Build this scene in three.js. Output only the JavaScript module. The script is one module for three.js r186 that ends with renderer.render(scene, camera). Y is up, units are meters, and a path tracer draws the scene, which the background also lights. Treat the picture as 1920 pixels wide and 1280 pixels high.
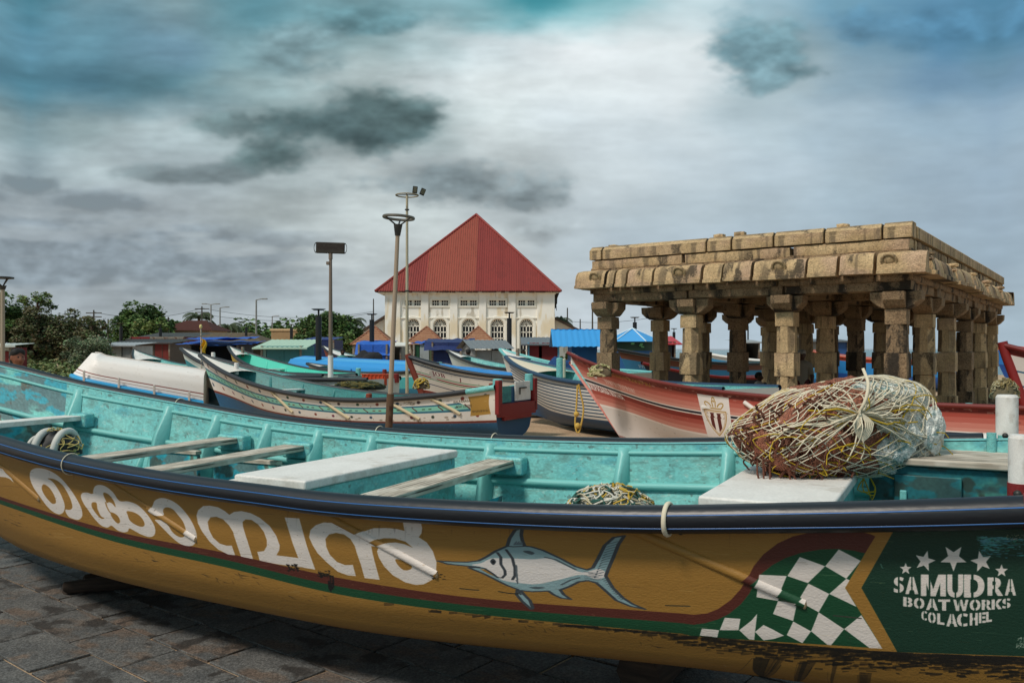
import * as THREE from 'three';
import { mergeGeometries, toCreasedNormals } from 'three/addons/utils/BufferGeometryUtils.js';
import { RoundedBoxGeometry } from 'three/addons/geometries/RoundedBoxGeometry.js';
import { MarchingCubes } from 'three/addons/objects/MarchingCubes.js';

// ---------------------------------------------------------------- camera, sky, sun
const V3 = THREE.Vector3;
const F = 1568, HZ = 655, EYE = 1.7;                    // focal length and horizon row in photo pixels, eye height
const scene = new THREE.Scene();
const camera = new THREE.PerspectiveCamera(2 * Math.atan(640 / F) * 180 / Math.PI, 1920 / 1280, 0.1, 4000);
camera.position.set(0, EYE, 0);
camera.lookAt(0, EYE, -1);
camera.setViewOffset(1920, 1280, 0, 640 - HZ, 1920, 1280);
const renderer = new THREE.WebGLRenderer();
renderer.toneMapping = THREE.LinearToneMapping;
const EXPOSURE = 1.8; renderer.toneMappingExposure = EXPOSURE;
renderer.shadowMap.enabled = true;

const rand = (seed) => { let a = seed >>> 0; return () => { a = (a + 0x6D2B79F5) | 0; let t = Math.imul(a ^ (a >>> 15), 1 | a); t = (t + Math.imul(t ^ (t >>> 7), 61 | t)) ^ t; return ((t ^ (t >>> 14)) >>> 0) / 4294967296; }; };
const clamp = (x, a = 0, b = 1) => Math.min(b, Math.max(a, x));
const lerp = (a, b, t) => a + (b - a) * t;
const smooth = (a, b, x) => { const t = clamp((x - a) / (b - a)); return t * t * (3 - 2 * t); };
const hash = (x, y, z = 0) => { let h = Math.imul(x | 0, 374761393) ^ Math.imul(y | 0, 668265263) ^ Math.imul(z | 0, 2147483647 ^ 0x5bd1e995); h = Math.imul(h ^ (h >>> 13), 1274126177); return ((h ^ (h >>> 16)) >>> 0) / 4294967296; };
function vnoise(x, y, per = 0, seed = 0) {             // value noise, tileable when per > 0
  const xi = Math.floor(x), yi = Math.floor(y), fx = x - xi, fy = y - yi, m = (k) => per ? ((k % per) + per) % per : k;
  const u = fx * fx * (3 - 2 * fx), v = fy * fy * (3 - 2 * fy);
  return lerp(lerp(hash(m(xi), m(yi), seed), hash(m(xi + 1), m(yi), seed), u), lerp(hash(m(xi), m(yi + 1), seed), hash(m(xi + 1), m(yi + 1), seed), u), v);
}
function fbm(x, y, oct = 4, per = 0, seed = 0) { let s = 0, a = 0.5, t = 0; for (let i = 0; i < oct; i++) { s += a * vnoise(x, y, per, seed + i); t += a; a *= 0.5; x *= 2; y *= 2; per *= 2; } return s / t; }
function tf(u, v, A, B, oct, seed) {                       // tileable over the unit square with A by B cells
  let s = 0, a = 0.5, t = 0; for (let i = 0; i < oct; i++) { const x = u * A, y = v * B, xi = Math.floor(x), yi = Math.floor(y), fx = x - xi, fy = y - yi, g = fx * fx * (3 - 2 * fx), h = fy * fy * (3 - 2 * fy), x0 = xi % A, x1 = (xi + 1) % A, y0 = yi % B, y1 = (yi + 1) % B, q = seed + i; s += a * lerp(lerp(hash(x0, y0, q), hash(x1, y0, q), g), lerp(hash(x0, y1, q), hash(x1, y1, q), g), h); t += a; a *= 0.5; A *= 2; B *= 2; } return s / t;
}
const noise3 = (x, y, z, seed = 0) => (vnoise(x + z * 0.71, y - z * 0.37, 0, seed) + vnoise(y + 11.3 + x * 0.43, z + 5.7, 0, seed + 9) + vnoise(z - 3.1, x + 7.9 - y * 0.29, 0, seed + 17)) / 3;
const lin = (c) => { c /= 255; return c <= 0.04045 ? c / 12.92 : ((c + 0.055) / 1.055) ** 2.4; };

// overcast sky: cloud layers as colours over azimuth and elevation, going on round the whole horizon
{
  const rows = [
    [70,130,150, 110,150,165, 130,165,175, 90,145,160, 120,165,175, 130,175,185, 60,150,165, 120,185,195, 190,215,222, 150,185,200, 110,160,185, 90,145,180, 75,135,170],
    [85,140,165, 95,145,165, 100,140,160, 120,160,170, 125,155,160, 170,195,200, 205,222,227, 228,237,240, 222,233,236, 140,168,178, 115,158,182, 80,135,170, 85,140,170],
    [75,130,150, 75,122,142, 85,130,145, 150,180,185, 175,194,196, 203,217,220, 218,230,232, 220,231,234, 217,228,232, 165,188,197, 135,168,188, 110,150,180, 110,150,175],
    [120,150,160, 150,175,180, 170,190,195, 140,163,166, 130,152,154, 155,174,176, 207,220,222, 208,222,228, 202,217,224, 182,203,213, 165,190,205, 150,180,200, 140,170,195],
    [128,150,160, 170,188,193, 158,174,180, 160,175,178, 175,188,190, 165,178,182, 178,190,193, 197,211,217, 191,208,217, 178,198,210, 165,188,202, 155,180,198, 148,174,194],
    [166,180,187, 160,174,181, 164,177,183, 168,181,183, 187,199,200, 187,199,200, 172,184,188, 180,194,201, 181,199,209, 172,192,204, 162,185,200, 155,178,195, 150,174,192],
    [150,163,171, 150,163,171, 154,167,174, 164,176,182, 186,197,199, 191,201,202, 190,200,202, 180,195,203, 175,193,205, 168,188,202, 160,182,198, 155,178,194, 150,173,190],
    [156,168,175, 160,172,179, 164,176,182, 170,182,187, 171,183,189, 186,197,201, 190,201,206, 185,198,206, 178,196,208, 170,190,204, 165,186,200, 160,182,196, 158,178,194],
    [160,170,176, 166,176,182, 170,180,186, 174,184,190, 180,190,196, 190,200,205, 195,205,210, 188,201,209, 180,198,210, 174,194,208, 168,190,204, 164,186,200, 162,183,198]];
  const blobs = [ // dark cloud patches: x, y, rx, ry, colour, strength
    [640, 232, 215, 58, 84, 110, 114, 1], [740, 205, 110, 44, 88, 114, 117, 1], [505, 288, 95, 36, 88, 112, 115, 1], [390, 232, 70, 28, 108, 134, 138, 0.85], [330, 325, 130, 24, 106, 123, 128, 0.75],
    [850, 345, 210, 50, 126, 143, 149, 0.95], [980, 370, 100, 34, 132, 148, 154, 0.85], [200, 380, 110, 26, 118, 132, 140, 0.9], [20, 346, 78, 24, 98, 114, 123, 0.85], [690, 35, 110, 36, 92, 135, 145, 0.9],
    [560, 85, 90, 46, 120, 153, 161, 0.85], [1430, 95, 105, 76, 108, 146, 158, 1], [1430, 155, 36, 36, 116, 151, 162, 0.85], [1740, 55, 200, 46, 78, 132, 166, 0.6], [1010, 425, 90, 28, 165, 178, 183, 0.7]];
  const W = 4096, H = 2048, data = new Float32Array(W * H * 4), AZ = Math.PI / 6, NC = Math.round(W / 6);
  const cloudAt = (a, e) => {                              // colour at azimuth a (within one 60 degree sector) and elevation e
    const x = 960 + F * Math.tan(a); let y = HZ - F * Math.tan(Math.min(e, 0.40)) / Math.cos(a);
    if (e > 0.40) y = lerp(y, 130 + 90 * Math.sin(x / 300 + e * 7), smooth(0.40, 0.8, e)) - (e - 0.4) * 60;
    const yn = e > 0.40 ? HZ - F * (Math.tan(0.40) + (e - 0.40)) : y;
    const wx = (fbm(x / 230, yn / 110, 6, 0, 3) - 0.5) * 190, wy = (fbm(x / 230 + 9, yn / 110 + 4, 6, 0, 5) - 0.5) * 78;
    const gx = clamp((x + wx) / 160, 0, 11.999), gy = clamp((y + wy) / 80, 0, 7.999), xi = Math.floor(gx), yi = Math.floor(gy);
    let fx = gx - xi, fy = gy - yi; fx = fx * fx * (3 - 2 * fx); fy = fy * fy * (3 - 2 * fy);
    const c = [0, 1, 2].map((k) => lerp(lerp(rows[yi][xi * 3 + k], rows[yi][xi * 3 + 3 + k], fx), lerp(rows[yi + 1][xi * 3 + k], rows[yi + 1][xi * 3 + 3 + k], fx), fy));
    const n1 = fbm(x / 85, yn / 46, 5, 0, 21) - 0.5, n2 = fbm(x / 20, yn / 12, 3, 0, 33) - 0.5, n3 = fbm(x / 46, yn / 22, 4, 0, 37);
    for (const [bx, by, rx, ry, r, g, b, s] of blobs) {
      const dx = (x + wx * 0.3 - bx) / rx, dy = (y + wy * 0.3 - by) / ry, d2 = dx * dx + dy * dy; if (d2 > 9) continue;
      const under = clamp(dy * 0.5 + 0.5), m = s * smooth(2.9, 1.3, Math.sqrt(d2)) * smooth(-0.12, 0.72, 1.12 - Math.sqrt(d2) + n1 * 1.35 + n2 * 0.36), k = 1.16 - 0.24 * under - 0.5 * (n3 - 0.45) + n2 * 0.12;
      c[0] = lerp(c[0], r * k, m); c[1] = lerp(c[1], g * k, m); c[2] = lerp(c[2], b * k, m);
    }
    const lay = smooth(720, 330, x + wx) * smooth(390, 440, y + wy) * smooth(585, 520, y + wy) * smooth(0.4, 0.6, fbm(x / 150, yn / 26, 6, 0, 61)); { const k = 1.05 - 0.4 * (n3 - 0.45) + n2 * 0.15; c[0] = lerp(c[0], 132 * k, lay * 0.9); c[1] = lerp(c[1], 147 * k, lay * 0.9); c[2] = lerp(c[2], 157 * k, lay * 0.9); }
    const rough = lerp(1, 0.4, smooth(700, 1300, x)), f = 1.0 + ((fbm(x / 110, yn / 36, 6, 0, 41) - 0.5) * 0.26 + (fbm(x / 60, yn / 9, 4, 0, 47) - 0.5) * 0.09 + n2 * 0.05) * rough;
    const grey = 0.3 * c[0] + 0.55 * c[1] + 0.15 * c[2]; return c.map((v) => lin(clamp(lerp(v, grey, 0.14) * f, 0, 250)) / EXPOSURE);
  };
  for (let j = 0; j < H; j++) {
    const el = ((j + 0.5) / H - 0.5) * Math.PI, row = j * W * 4;
    if (el < -0.003) { for (let i = 0; i < W; i++) { const o = row + i * 4; data[o] = data[o + 1] = data[o + 2] = 0.12; data[o + 3] = 1; } continue; }
    const step = el > 0.45 ? 4 : 1, col = []; if (el > 0.45 && j % 3) { data.copyWithin(row, row - W * 4, row); continue; }
    for (let k = 0; k <= NC; k++) col.push(k % step && k < NC ? null : cloudAt((k / NC * 2 - 1) * AZ, Math.max(0, el)));
    if (step > 1) for (let k = 0; k < NC; k++) if (!col[k]) { const a = k - k % step, b = Math.min(NC, a + step), t = (k - a) / (b - a); col[k] = [0, 1, 2].map((q) => lerp(col[a][q], (col[b] ?? col[a])[q], t)); }
    for (let i = 0; i < W; i++) {                          // six sectors round, every other one mirrored, so the sky has no seam
      const az = ((i + 0.5) / W - 0.5) * 2 * Math.PI + Math.PI / 2; let t = (az / AZ + 1) / 2; const fold = Math.floor(t); t -= fold; if (fold & 1) t = 1 - t;
      const q = t * NC, a = Math.floor(q), u = q - a, c0 = col[a], c1 = col[Math.min(NC, a + 1)], o = row + i * 4;
      for (let k = 0; k < 3; k++) data[o + k] = lerp(c0[k], c1[k], u); data[o + 3] = 1;
    }
  }
  const sky = new THREE.DataTexture(data, W, H, THREE.RGBAFormat, THREE.FloatType);
  sky.mapping = THREE.EquirectangularReflectionMapping; sky.magFilter = sky.minFilter = THREE.LinearFilter; sky.needsUpdate = true;
  scene.background = sky; scene.environment = sky;
}
const sun = new THREE.DirectionalLight(0xfff4e6, 1.5);
sun.position.set(-36, 62, 22); sun.target.position.set(0, 0, -12);
sun.castShadow = true; sun.shadow.radius = 20; sun.shadow.mapSize.set(4096, 4096);
Object.assign(sun.shadow.camera, { left: -60, right: 60, top: 70, bottom: -60, near: 1, far: 220 });
scene.add(sun, sun.target);

// ---------------------------------------------------------------- helpers
const P = (px, py, d) => new V3((px - 960) / F * d, EYE - (py - HZ) / F * d, -d);
const GX = (px, d) => (px - 960) / F * d;                 // world x of a column at a depth
const HY = (py, d) => EYE - (py - HZ) / F * d;            // height of a row at a depth
const project = (p) => [960 + F * p.x / -p.z, HZ - F * (p.y - EYE) / -p.z];
const names = {};
const numbered = (n) => { names[n] = (names[n] ?? -1) + 1; return names[n] ? n + '_' + String(names[n]).padStart(3, '0') : n; };
function tag(o, label, category, group, kind) { o.userData.label = label; if (category) o.userData.category = category; if (group) o.userData.group = group; if (kind) o.userData.kind = kind; return o; }
function thing(name, label, category, pos = [0, 0, 0], turn = 0, group) { const o = new THREE.Group(); o.name = numbered(name); o.position.set(...pos); o.rotation.y = turn; scene.add(o); return tag(o, label, category, group); }
function mesh(name, geo, mat, parent, pos, rot) {
  const m = new THREE.Mesh(geo, mat); m.name = parent === scene ? numbered(name) : name; m.castShadow = m.receiveShadow = true;
  if (pos) m.position.set(...pos); if (rot) m.rotation.set(...rot);
  parent.add(m); return m;
}
function structure(o) { o.userData.kind = 'structure'; return o; }
const plain = (g) => { g = g.index ? g.toNonIndexed() : g; const o = new THREE.BufferGeometry(); for (const k of ['position', 'normal', 'uv']) if (g.attributes[k]) o.setAttribute(k, g.attributes[k]); if (!o.attributes.uv) o.setAttribute('uv', new THREE.Float32BufferAttribute(new Float32Array(o.attributes.position.count * 2), 2)); return o; };
const merge = (list) => mergeGeometries(list.map(plain));
function boxUV(g, k = 1, ox = 0, oy = 0) {                  // uv in metres (times k) from the face each triangle points to
  g = g.index ? g.toNonIndexed() : g; const p = g.attributes.position, uv = new Float32Array(p.count * 2), a = new V3(), b = new V3(), c = new V3();
  for (let i = 0; i < p.count; i += 3) {
    a.fromBufferAttribute(p, i); b.fromBufferAttribute(p, i + 1); c.fromBufferAttribute(p, i + 2);
    const n = b.clone().sub(a).cross(c.clone().sub(a)), x = Math.abs(n.x), y = Math.abs(n.y), z = Math.abs(n.z);
    [a, b, c].forEach((v, j) => { const q = x >= y && x >= z ? [v.z, v.y] : y >= z ? [v.x, v.z] : [v.x, v.y]; uv[(i + j) * 2] = q[0] * k + ox; uv[(i + j) * 2 + 1] = q[1] * k + oy; });
  }
  g.setAttribute('uv', new THREE.BufferAttribute(uv, 2)); return g;
}
const rbox = (w, h, d, r = 0.01) => boxUV(new RoundedBoxGeometry(w, h, d, 1, Math.min(r, w / 2.1, h / 2.1, d / 2.1)));
const box = (w, h, d) => boxUV(new THREE.BoxGeometry(w, h, d));
const at = (g, x, y, z, ry = 0, rx = 0, rz = 0) => { if (rx) g.rotateX(rx); if (rz) g.rotateZ(rz); if (ry) g.rotateY(ry); return g.translate(x, y, z); };
const tube = (pts, r, seg = 0, rad = 8, closed = false) => new THREE.TubeGeometry(new THREE.CatmullRomCurve3(pts.map((p) => Array.isArray(p) ? new V3(...p) : p), closed), seg || pts.length * 4, r, rad, closed);
const cyl = (r0, r1, h, n = 16) => new THREE.CylinderGeometry(r1, r0, h, n).translate(0, h / 2, 0);   // r0 below, r1 above, standing on y = 0
function bar(a, b, r, n = 8, r1 = r) { const A = new V3(...a), B = new V3(...b), d = B.clone().sub(A); const g = new THREE.CylinderGeometry(r1, r, d.length(), n); g.translate(0, d.length() / 2, 0); g.applyQuaternion(new THREE.Quaternion().setFromUnitVectors(new V3(0, 1, 0), d.normalize())); return g.translate(A.x, A.y, A.z); }
function beam(a, b, w, h) { const A = new V3(...a), B = new V3(...b), d = B.clone().sub(A), g = boxUV(new RoundedBoxGeometry(d.length(), h, w, 1, Math.min(w, h) * 0.12)); const m = new THREE.Matrix4(), x = d.clone().normalize(), z = x.clone().cross(new V3(0, 1, 0)).normalize(), y = z.clone().cross(x); m.makeBasis(x, y, z).setPosition(A.add(B).multiplyScalar(0.5)); return g.applyMatrix4(m); }
function grid(nu, nv, fn) {                                  // surface from fn(u, v) -> [x, y, z, tu, tv]
  const pos = [], uv = [], idx = [];
  for (let i = 0; i <= nu; i++) for (let j = 0; j <= nv; j++) { const p = fn(i / nu, j / nv); pos.push(p[0], p[1], p[2]); uv.push(p[3] ?? i / nu, p[4] ?? j / nv); }
  for (let i = 0; i < nu; i++) for (let j = 0; j < nv; j++) { const a = i * (nv + 1) + j, b = a + nv + 1; idx.push(a, b, a + 1, b, b + 1, a + 1); }
  const g = new THREE.BufferGeometry(); g.setAttribute('position', new THREE.Float32BufferAttribute(pos, 3)); g.setAttribute('uv', new THREE.Float32BufferAttribute(uv, 2)); g.setIndex(idx); g.computeVertexNormals(); return g;
}
function poly(pts3) {                                        // flat or bent fan of points
  const pos = []; for (let i = 1; i + 1 < pts3.length; i++) for (const p of [pts3[0], pts3[i], pts3[i + 1]]) pos.push(...p);
  const g = new THREE.BufferGeometry(); g.setAttribute('position', new THREE.Float32BufferAttribute(pos, 3)); boxUV(g); g.computeVertexNormals(); return g;
}
function prism(pts2, depth, bevel = 0) { const s = new THREE.Shape(pts2.map((p) => new THREE.Vector2(...p))); return boxUV(new THREE.ExtrudeGeometry(s, { depth, bevelEnabled: bevel > 0, bevelSize: bevel, bevelThickness: bevel, bevelSegments: 1, steps: 1 })); }
function pixels(n, fn, srgb = true, m = n) {
  const d = new Uint8Array(n * m * 4);
  for (let j = 0; j < m; j++) for (let i = 0; i < n; i++) { const c = fn(i / n, j / m, i, j), o = (j * n + i) * 4; d[o] = clamp(c[0], 0, 255); d[o + 1] = clamp(c[1], 0, 255); d[o + 2] = clamp(c[2], 0, 255); d[o + 3] = 255; }
  const t = new THREE.DataTexture(d, n, m); t.wrapS = t.wrapT = THREE.RepeatWrapping; t.magFilter = THREE.LinearFilter; t.minFilter = THREE.LinearMipmapLinearFilter; t.generateMipmaps = true; if (srgb) t.colorSpace = THREE.SRGBColorSpace; t.needsUpdate = true; return t;
}
const rep = (t, k, l = k) => { const c = t.clone(); c.repeat.set(k, l); c.needsUpdate = true; return c; };
const mat = (color, roughness = 0.7, o = {}) => new THREE.MeshStandardMaterial({ color, roughness, ...o });
const mixc = (a, b, t) => [lerp(a[0], b[0], t), lerp(a[1], b[1], t), lerp(a[2], b[2], t)];
function canvas(w, h) { const c = document.createElement('canvas'); c.width = w; c.height = h; return c; }
function canvasTex(c) { const t = new THREE.CanvasTexture(c); t.colorSpace = THREE.SRGBColorSpace; t.magFilter = THREE.LinearFilter; return t; }

// ---------------------------------------------------------------- materials
const T = {};
T.stone = pixels(512, (u, v) => {
  const a = tf(u, v, 8, 8, 5, 1), b = tf(u, v, 90, 90, 3, 2), big = tf(u, v, 3, 3, 3, 4);
  let c = mixc([172, 145, 106], [208, 180, 138], a * 1.1); c = mixc(c, [178, 146, 130], smooth(0.5, 0.75, big) * 0.5);
  c = c.map((x) => x * (0.82 + 0.32 * b)); const pit = smooth(0.66, 0.82, tf(u, v, 150, 150, 2, 7)); c = mixc(c, [84, 66, 50], pit * 0.45);
  const al = smooth(0.6, 0.7, tf(u, v, 6, 3, 6, 11) * 0.85 + b * 0.15), sk = smooth(0.6, 0.74, tf(u, v, 16, 2, 5, 15)); c = mixc(c, [44, 38, 30], al * 0.7); return mixc(c, [60, 52, 42], sk * 0.4);
});
T.stoneH = pixels(384, (u, v) => { const x = 255 * (0.55 * tf(u, v, 20, 20, 4, 3) + 0.45 * tf(u, v, 110, 110, 2, 6)); return [x, x, x]; }, false);
T.stoneDark = pixels(448, (u, v) => {
  const a = tf(u, v, 8, 8, 5, 31), b = tf(u, v, 90, 90, 3, 32);
  let c = mixc([126, 103, 78], [164, 138, 106], a * 1.1); c = c.map((x) => x * (0.8 + 0.36 * b)); const pit = smooth(0.6, 0.8, tf(u, v, 150, 150, 2, 37)); c = mixc(c, [60, 45, 32], pit * 0.6);
  const al = smooth(0.5, 0.66, tf(u, v, 9, 2, 6, 41) * 0.8 + b * 0.2); return mixc(c, [30, 26, 21], al * 0.8);
});
T.grain = pixels(384, (u, v) => { const x = 255 * (0.6 * tf(u, v, 60, 60, 3, 5) + 0.4 * tf(u, v, 8, 8, 4, 8)); return [x, x, x]; }, false);
T.wood = pixels(384, (u, v) => {
  const g = tf(u, v, 4, 90, 4, 3), w = tf(u, v, 10, 10, 4, 9); let c = mixc([134, 124, 110], [214, 204, 188], clamp(g * 1.1 + (w - 0.5) * 0.7));
  const crack = smooth(0.66, 0.74, tf(u, v, 3, 130, 3, 15)); c = mixc(c, [40, 34, 30], crack * 0.8); return mixc(c, [214, 208, 196], smooth(0.6, 0.72, tf(u, v, 6, 14, 5, 19)) * 0.5);
});
T.darkwood = pixels(256, (u, v) => { const g = tf(u, v, 4, 60, 4, 3); return mixc([34, 26, 21], [78, 62, 50], g); });
T.turq = pixels(512, (u, v) => {
  const a = tf(u, v, 7, 7, 6, 1), b = tf(u, v, 14, 30, 5, 4), f = tf(u, v, 100, 100, 2, 6);
  let c = mixc([98, 178, 180], [134, 204, 198], clamp(a * 1.3 - 0.15)); c = mixc(c, [66, 150, 166], smooth(0.55, 0.75, tf(u, v, 5, 9, 6, 9)) * 0.5);
  c = mixc(c, [100, 138, 132], smooth(0.54, 0.78, b) * 0.5); c = mixc(c, [186, 204, 196], smooth(0.7, 0.76, tf(u, v, 34, 60, 4, 25)) * 0.4); c = mixc(c, [78, 92, 88], smooth(0.72, 0.78, tf(u, v, 40, 26, 4, 27)) * 0.5); c = mixc(c, [84, 110, 106], smooth(0.62, 0.82, tf(u, v, 22, 22, 5, 12)) * 0.4); return c.map((x) => x * (0.9 + 0.2 * f));
});
T.turqworn = pixels(400, (u, v) => {
  const a = tf(u, v, 6, 6, 6, 51), f = tf(u, v, 90, 90, 3, 56); let c = mixc([70, 108, 116], [112, 142, 140], a);
  c = mixc(c, [52, 158, 176], smooth(0.52, 0.6, tf(u, v, 9, 16, 6, 53))); c = mixc(c, [120, 198, 190], smooth(0.56, 0.66, tf(u, v, 4, 10, 6, 58))); c = mixc(c, [88, 74, 62], smooth(0.6, 0.7, tf(u, v, 12, 12, 5, 61)) * 0.7); return c.map((x) => x * (0.86 + 0.28 * f));
});
T.sand = pixels(400, (u, v) => { const a = tf(u, v, 10, 10, 6, 2), b = tf(u, v, 200, 200, 2, 4); return mixc([150, 124, 98], [196, 170, 140], a).map((x) => x * (0.85 + 0.3 * b)); });
T.white = pixels(320, (u, v) => { const a = tf(u, v, 6, 6, 6, 2), b = tf(u, v, 120, 120, 2, 4); let c = mixc([214, 210, 204], [232, 230, 226], a); c = mixc(c, [176, 166, 154], smooth(0.64, 0.78, tf(u, v, 9, 9, 6, 8)) * 0.35); return c.map((x) => x * (0.95 + 0.1 * b)); });
T.rust = pixels(320, (u, v) => { const a = tf(u, v, 8, 8, 6, 2); let c = mixc([112, 104, 94], [148, 138, 124], a); return mixc(c, [96, 58, 36], smooth(0.5, 0.66, tf(u, v, 5, 9, 6, 8)) * 0.8); });
T.wall = pixels(320, (u, v) => { const a = tf(u, v, 6, 6, 6, 2), s = tf(u, v, 12, 3, 6, 7); let c = mixc([236, 233, 224], [246, 245, 240], a); c = mixc(c, [212, 184, 134], smooth(0.58, 0.78, s) * 0.45); return mixc(c, [150, 138, 118], smooth(0.64, 0.8, tf(u, v, 14, 5, 6, 13)) * 0.5); });
const M = {
  stone: mat(0xffffff, 0.92, { map: rep(T.stone, 0.5), bumpMap: rep(T.stoneH, 1), bumpScale: 0.02 }),
  stoneDark: mat(0xffffff, 0.94, { map: rep(T.stoneDark, 0.5), bumpMap: rep(T.stoneH, 1), bumpScale: 0.02 }),
  wood: mat(0xffffff, 0.85, { map: T.wood, bumpMap: T.wood, bumpScale: 0.004 }), darkwood: mat(0xffffff, 0.9, { map: T.darkwood, bumpMap: T.darkwood, bumpScale: 0.01 }),
  turq: mat(0xffffff, 0.48, { map: rep(T.turq, 0.7), bumpMap: rep(T.grain, 2), bumpScale: 0.0015 }), turqPlain: mat(0xffffff, 0.5, { map: rep(T.turq, 1.3), bumpMap: T.grain, bumpScale: 0.001 }),
  rib: mat(0x74bdb9, 0.42, { bumpMap: T.grain, bumpScale: 0.002 }),
  turqworn: mat(0xffffff, 0.55, { map: rep(T.turqworn, 0.6), bumpMap: T.grain, bumpScale: 0.002 }),
  pipe: new THREE.MeshPhysicalMaterial({ color: 0x15181f, roughness: 0.38, bumpMap: rep(T.grain, 5, 0.5), bumpScale: 0.001 }), pipeOld: mat(0x24272c, 0.5, { bumpMap: T.grain, bumpScale: 0.001 }),
  white: mat(0xffffff, 0.55, { map: T.white, bumpMap: T.grain, bumpScale: 0.001 }), rust: mat(0xffffff, 0.7, { map: T.rust }), metal: mat(0x3a3a38, 0.5, { metalness: 0.4 }), black: mat(0x17181a, 0.5),
  red: mat(0x7c1a1a, 0.5, { bumpMap: T.grain, bumpScale: 0.002 }), sand: mat(0xffffff, 0.95, { map: rep(T.sand, 0.25), bumpMap: rep(T.sand, 0.5), bumpScale: 0.02 }), rope: mat(0xd6ccb4, 0.9), yellowRope: mat(0xb99a1c, 0.8),
};

// ---------------------------------------------------------------- ground, paving, sea
{
  const s = new THREE.Shape(); [[-700, -60], [60, -60], [60, 22], [44, 40], [30, 60], [22, 110], [-30, 260], [-700, 420]].forEach(([x, d], i) => i ? s.lineTo(x, d) : s.moveTo(x, d));
  const g = new THREE.ShapeGeometry(s); g.rotateX(-Math.PI / 2); boxUV(g); g.computeVertexNormals();
  structure(mesh('ground', g, M.sand, scene));
  const sea = new THREE.PlaneGeometry(6000, 6000); sea.rotateX(-Math.PI / 2);
  structure(mesh('sea', sea, mat(0x5f7f88, 0.25, { bumpMap: rep(T.grain, 700), bumpScale: 0.3 }), scene, [0, -0.6, -2600]));
}
{ // granite paving beside the yellow boat: every slab its own mesh, sand in the joints
  const pave = new THREE.Group(); pave.name = 'pavement'; structure(pave); scene.add(pave);
  const r = rand(5), p = [0.785, -0.62], q = [0.62, 0.785], o = [-3.81, 6.23];
  const tex = [0, 1, 2, 3].map((k) => pixels(256, (u, v) => {
    const a = tf(u, v, 6, 6, 5, 70 + k), b = tf(u, v, 90, 90, 2, 80 + k); let c = mixc([66, 68, 69], [106, 105, 102], a); c = mixc(c, [98, 82, 70], smooth([0.56, 0.5, 0.58, 0.44][k], 0.74, tf(u, v, 4, 7, 6, 90 + k)) * 0.8);
    c = mixc(c, [34, 30, 27], smooth(0.58, 0.72, tf(u, v, 5, 5, 6, 99 + k)) * 0.7); return c.map((x) => x * (0.62 + 0.76 * b));
  }));
  const mats = tex.map((t) => mat(0xffffff, 0.82, { map: rep(t, 1.3), bumpMap: rep(T.stoneH, 1.6), bumpScale: 0.006 }));
  const geos = [0.606, 0.594, 0.6, 0.588].map((l, k) => boxUV(new RoundedBoxGeometry(l - 0.012, 0.05, 0.33 - 0.011, 1, 0.006), 1, k * 0.37, k * 0.21));
  const turn = Math.atan2(p[1], p[0]);
  const rest = [];
  for (let row = -24; row < 12; row++) for (let k = -14; k < 26; k++) {
    const l = k * 0.6 + (row & 1) * 0.3 + 0.05, x = o[0] + p[0] * l + q[0] * (row * 0.33 + 0.165), d = o[1] + p[1] * l + q[1] * (row * 0.33 + 0.165);
    if (d < -3 || d > 9.6 || x < -7.5 || x > 6.5 || (d > 4.5 && x > 3.5)) continue;
    const i = (r() * 4) | 0, mt = (r() * 4) | 0, y = -0.017 + r() * 0.008, rx = (r() - 0.5) * 0.01, rz = (r() - 0.5) * 0.01;
    if (d > 3.7 && x / d > -0.68 && x / d < 0.12) mesh('slab', geos[i], mats[mt], pave, [x, y, -d], [rx, turn, rz]); else rest.push(geos[i].clone().rotateY(turn).translate(x, y, -d));
  }
  mesh('slabs_around', merge(rest), mats[1], pave).userData.kind = 'stuff';
}

// ---------------------------------------------------------------- boats
const SEC = [[0, 1, 0], [0.3, 0.965, 0.31], [0.6, 0.895, 0.63], [0.76, 0.79, 0.81], [0.88, 0.52, 0.94], [1, 0, 1]];
const interp = (tab, x, c = 1) => { if (x <= tab[0][0]) return tab[0][c]; for (let i = 1; i < tab.length; i++) if (x <= tab[i][0]) { const t = (x - tab[i - 1][0]) / (tab[i][0] - tab[i - 1][0]); return lerp(tab[i - 1][c], tab[i][c], t); } return tab[tab.length - 1][c]; };
function spline(tab) { // smooth curve through [x, y] pairs
  const n = tab.length, m = tab.map((p, i) => { const a = tab[Math.max(0, i - 1)], b = tab[Math.min(n - 1, i + 1)]; return (b[1] - a[1]) / (b[0] - a[0]); });
  return (x) => { if (x <= tab[0][0]) return tab[0][1] + m[0] * (x - tab[0][0]); if (x >= tab[n - 1][0]) return tab[n - 1][1] + m[n - 1] * (x - tab[n - 1][0]); let i = 1; while (x > tab[i][0]) i++; const h = tab[i][0] - tab[i - 1][0], t = (x - tab[i - 1][0]) / h, t2 = t * t, t3 = t2 * t; return (2 * t3 - 3 * t2 + 1) * tab[i - 1][1] + (t3 - 2 * t2 + t) * h * m[i - 1] + (-2 * t3 + 3 * t2) * tab[i][1] + (t3 - t2) * h * m[i]; };
}
function secAt(q, v) { const wf = interp(SEC, q, 1), hf = interp(SEC, q, 2); return [lerp(wf, 1 - hf ** 1.15, v), hf]; }
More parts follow.
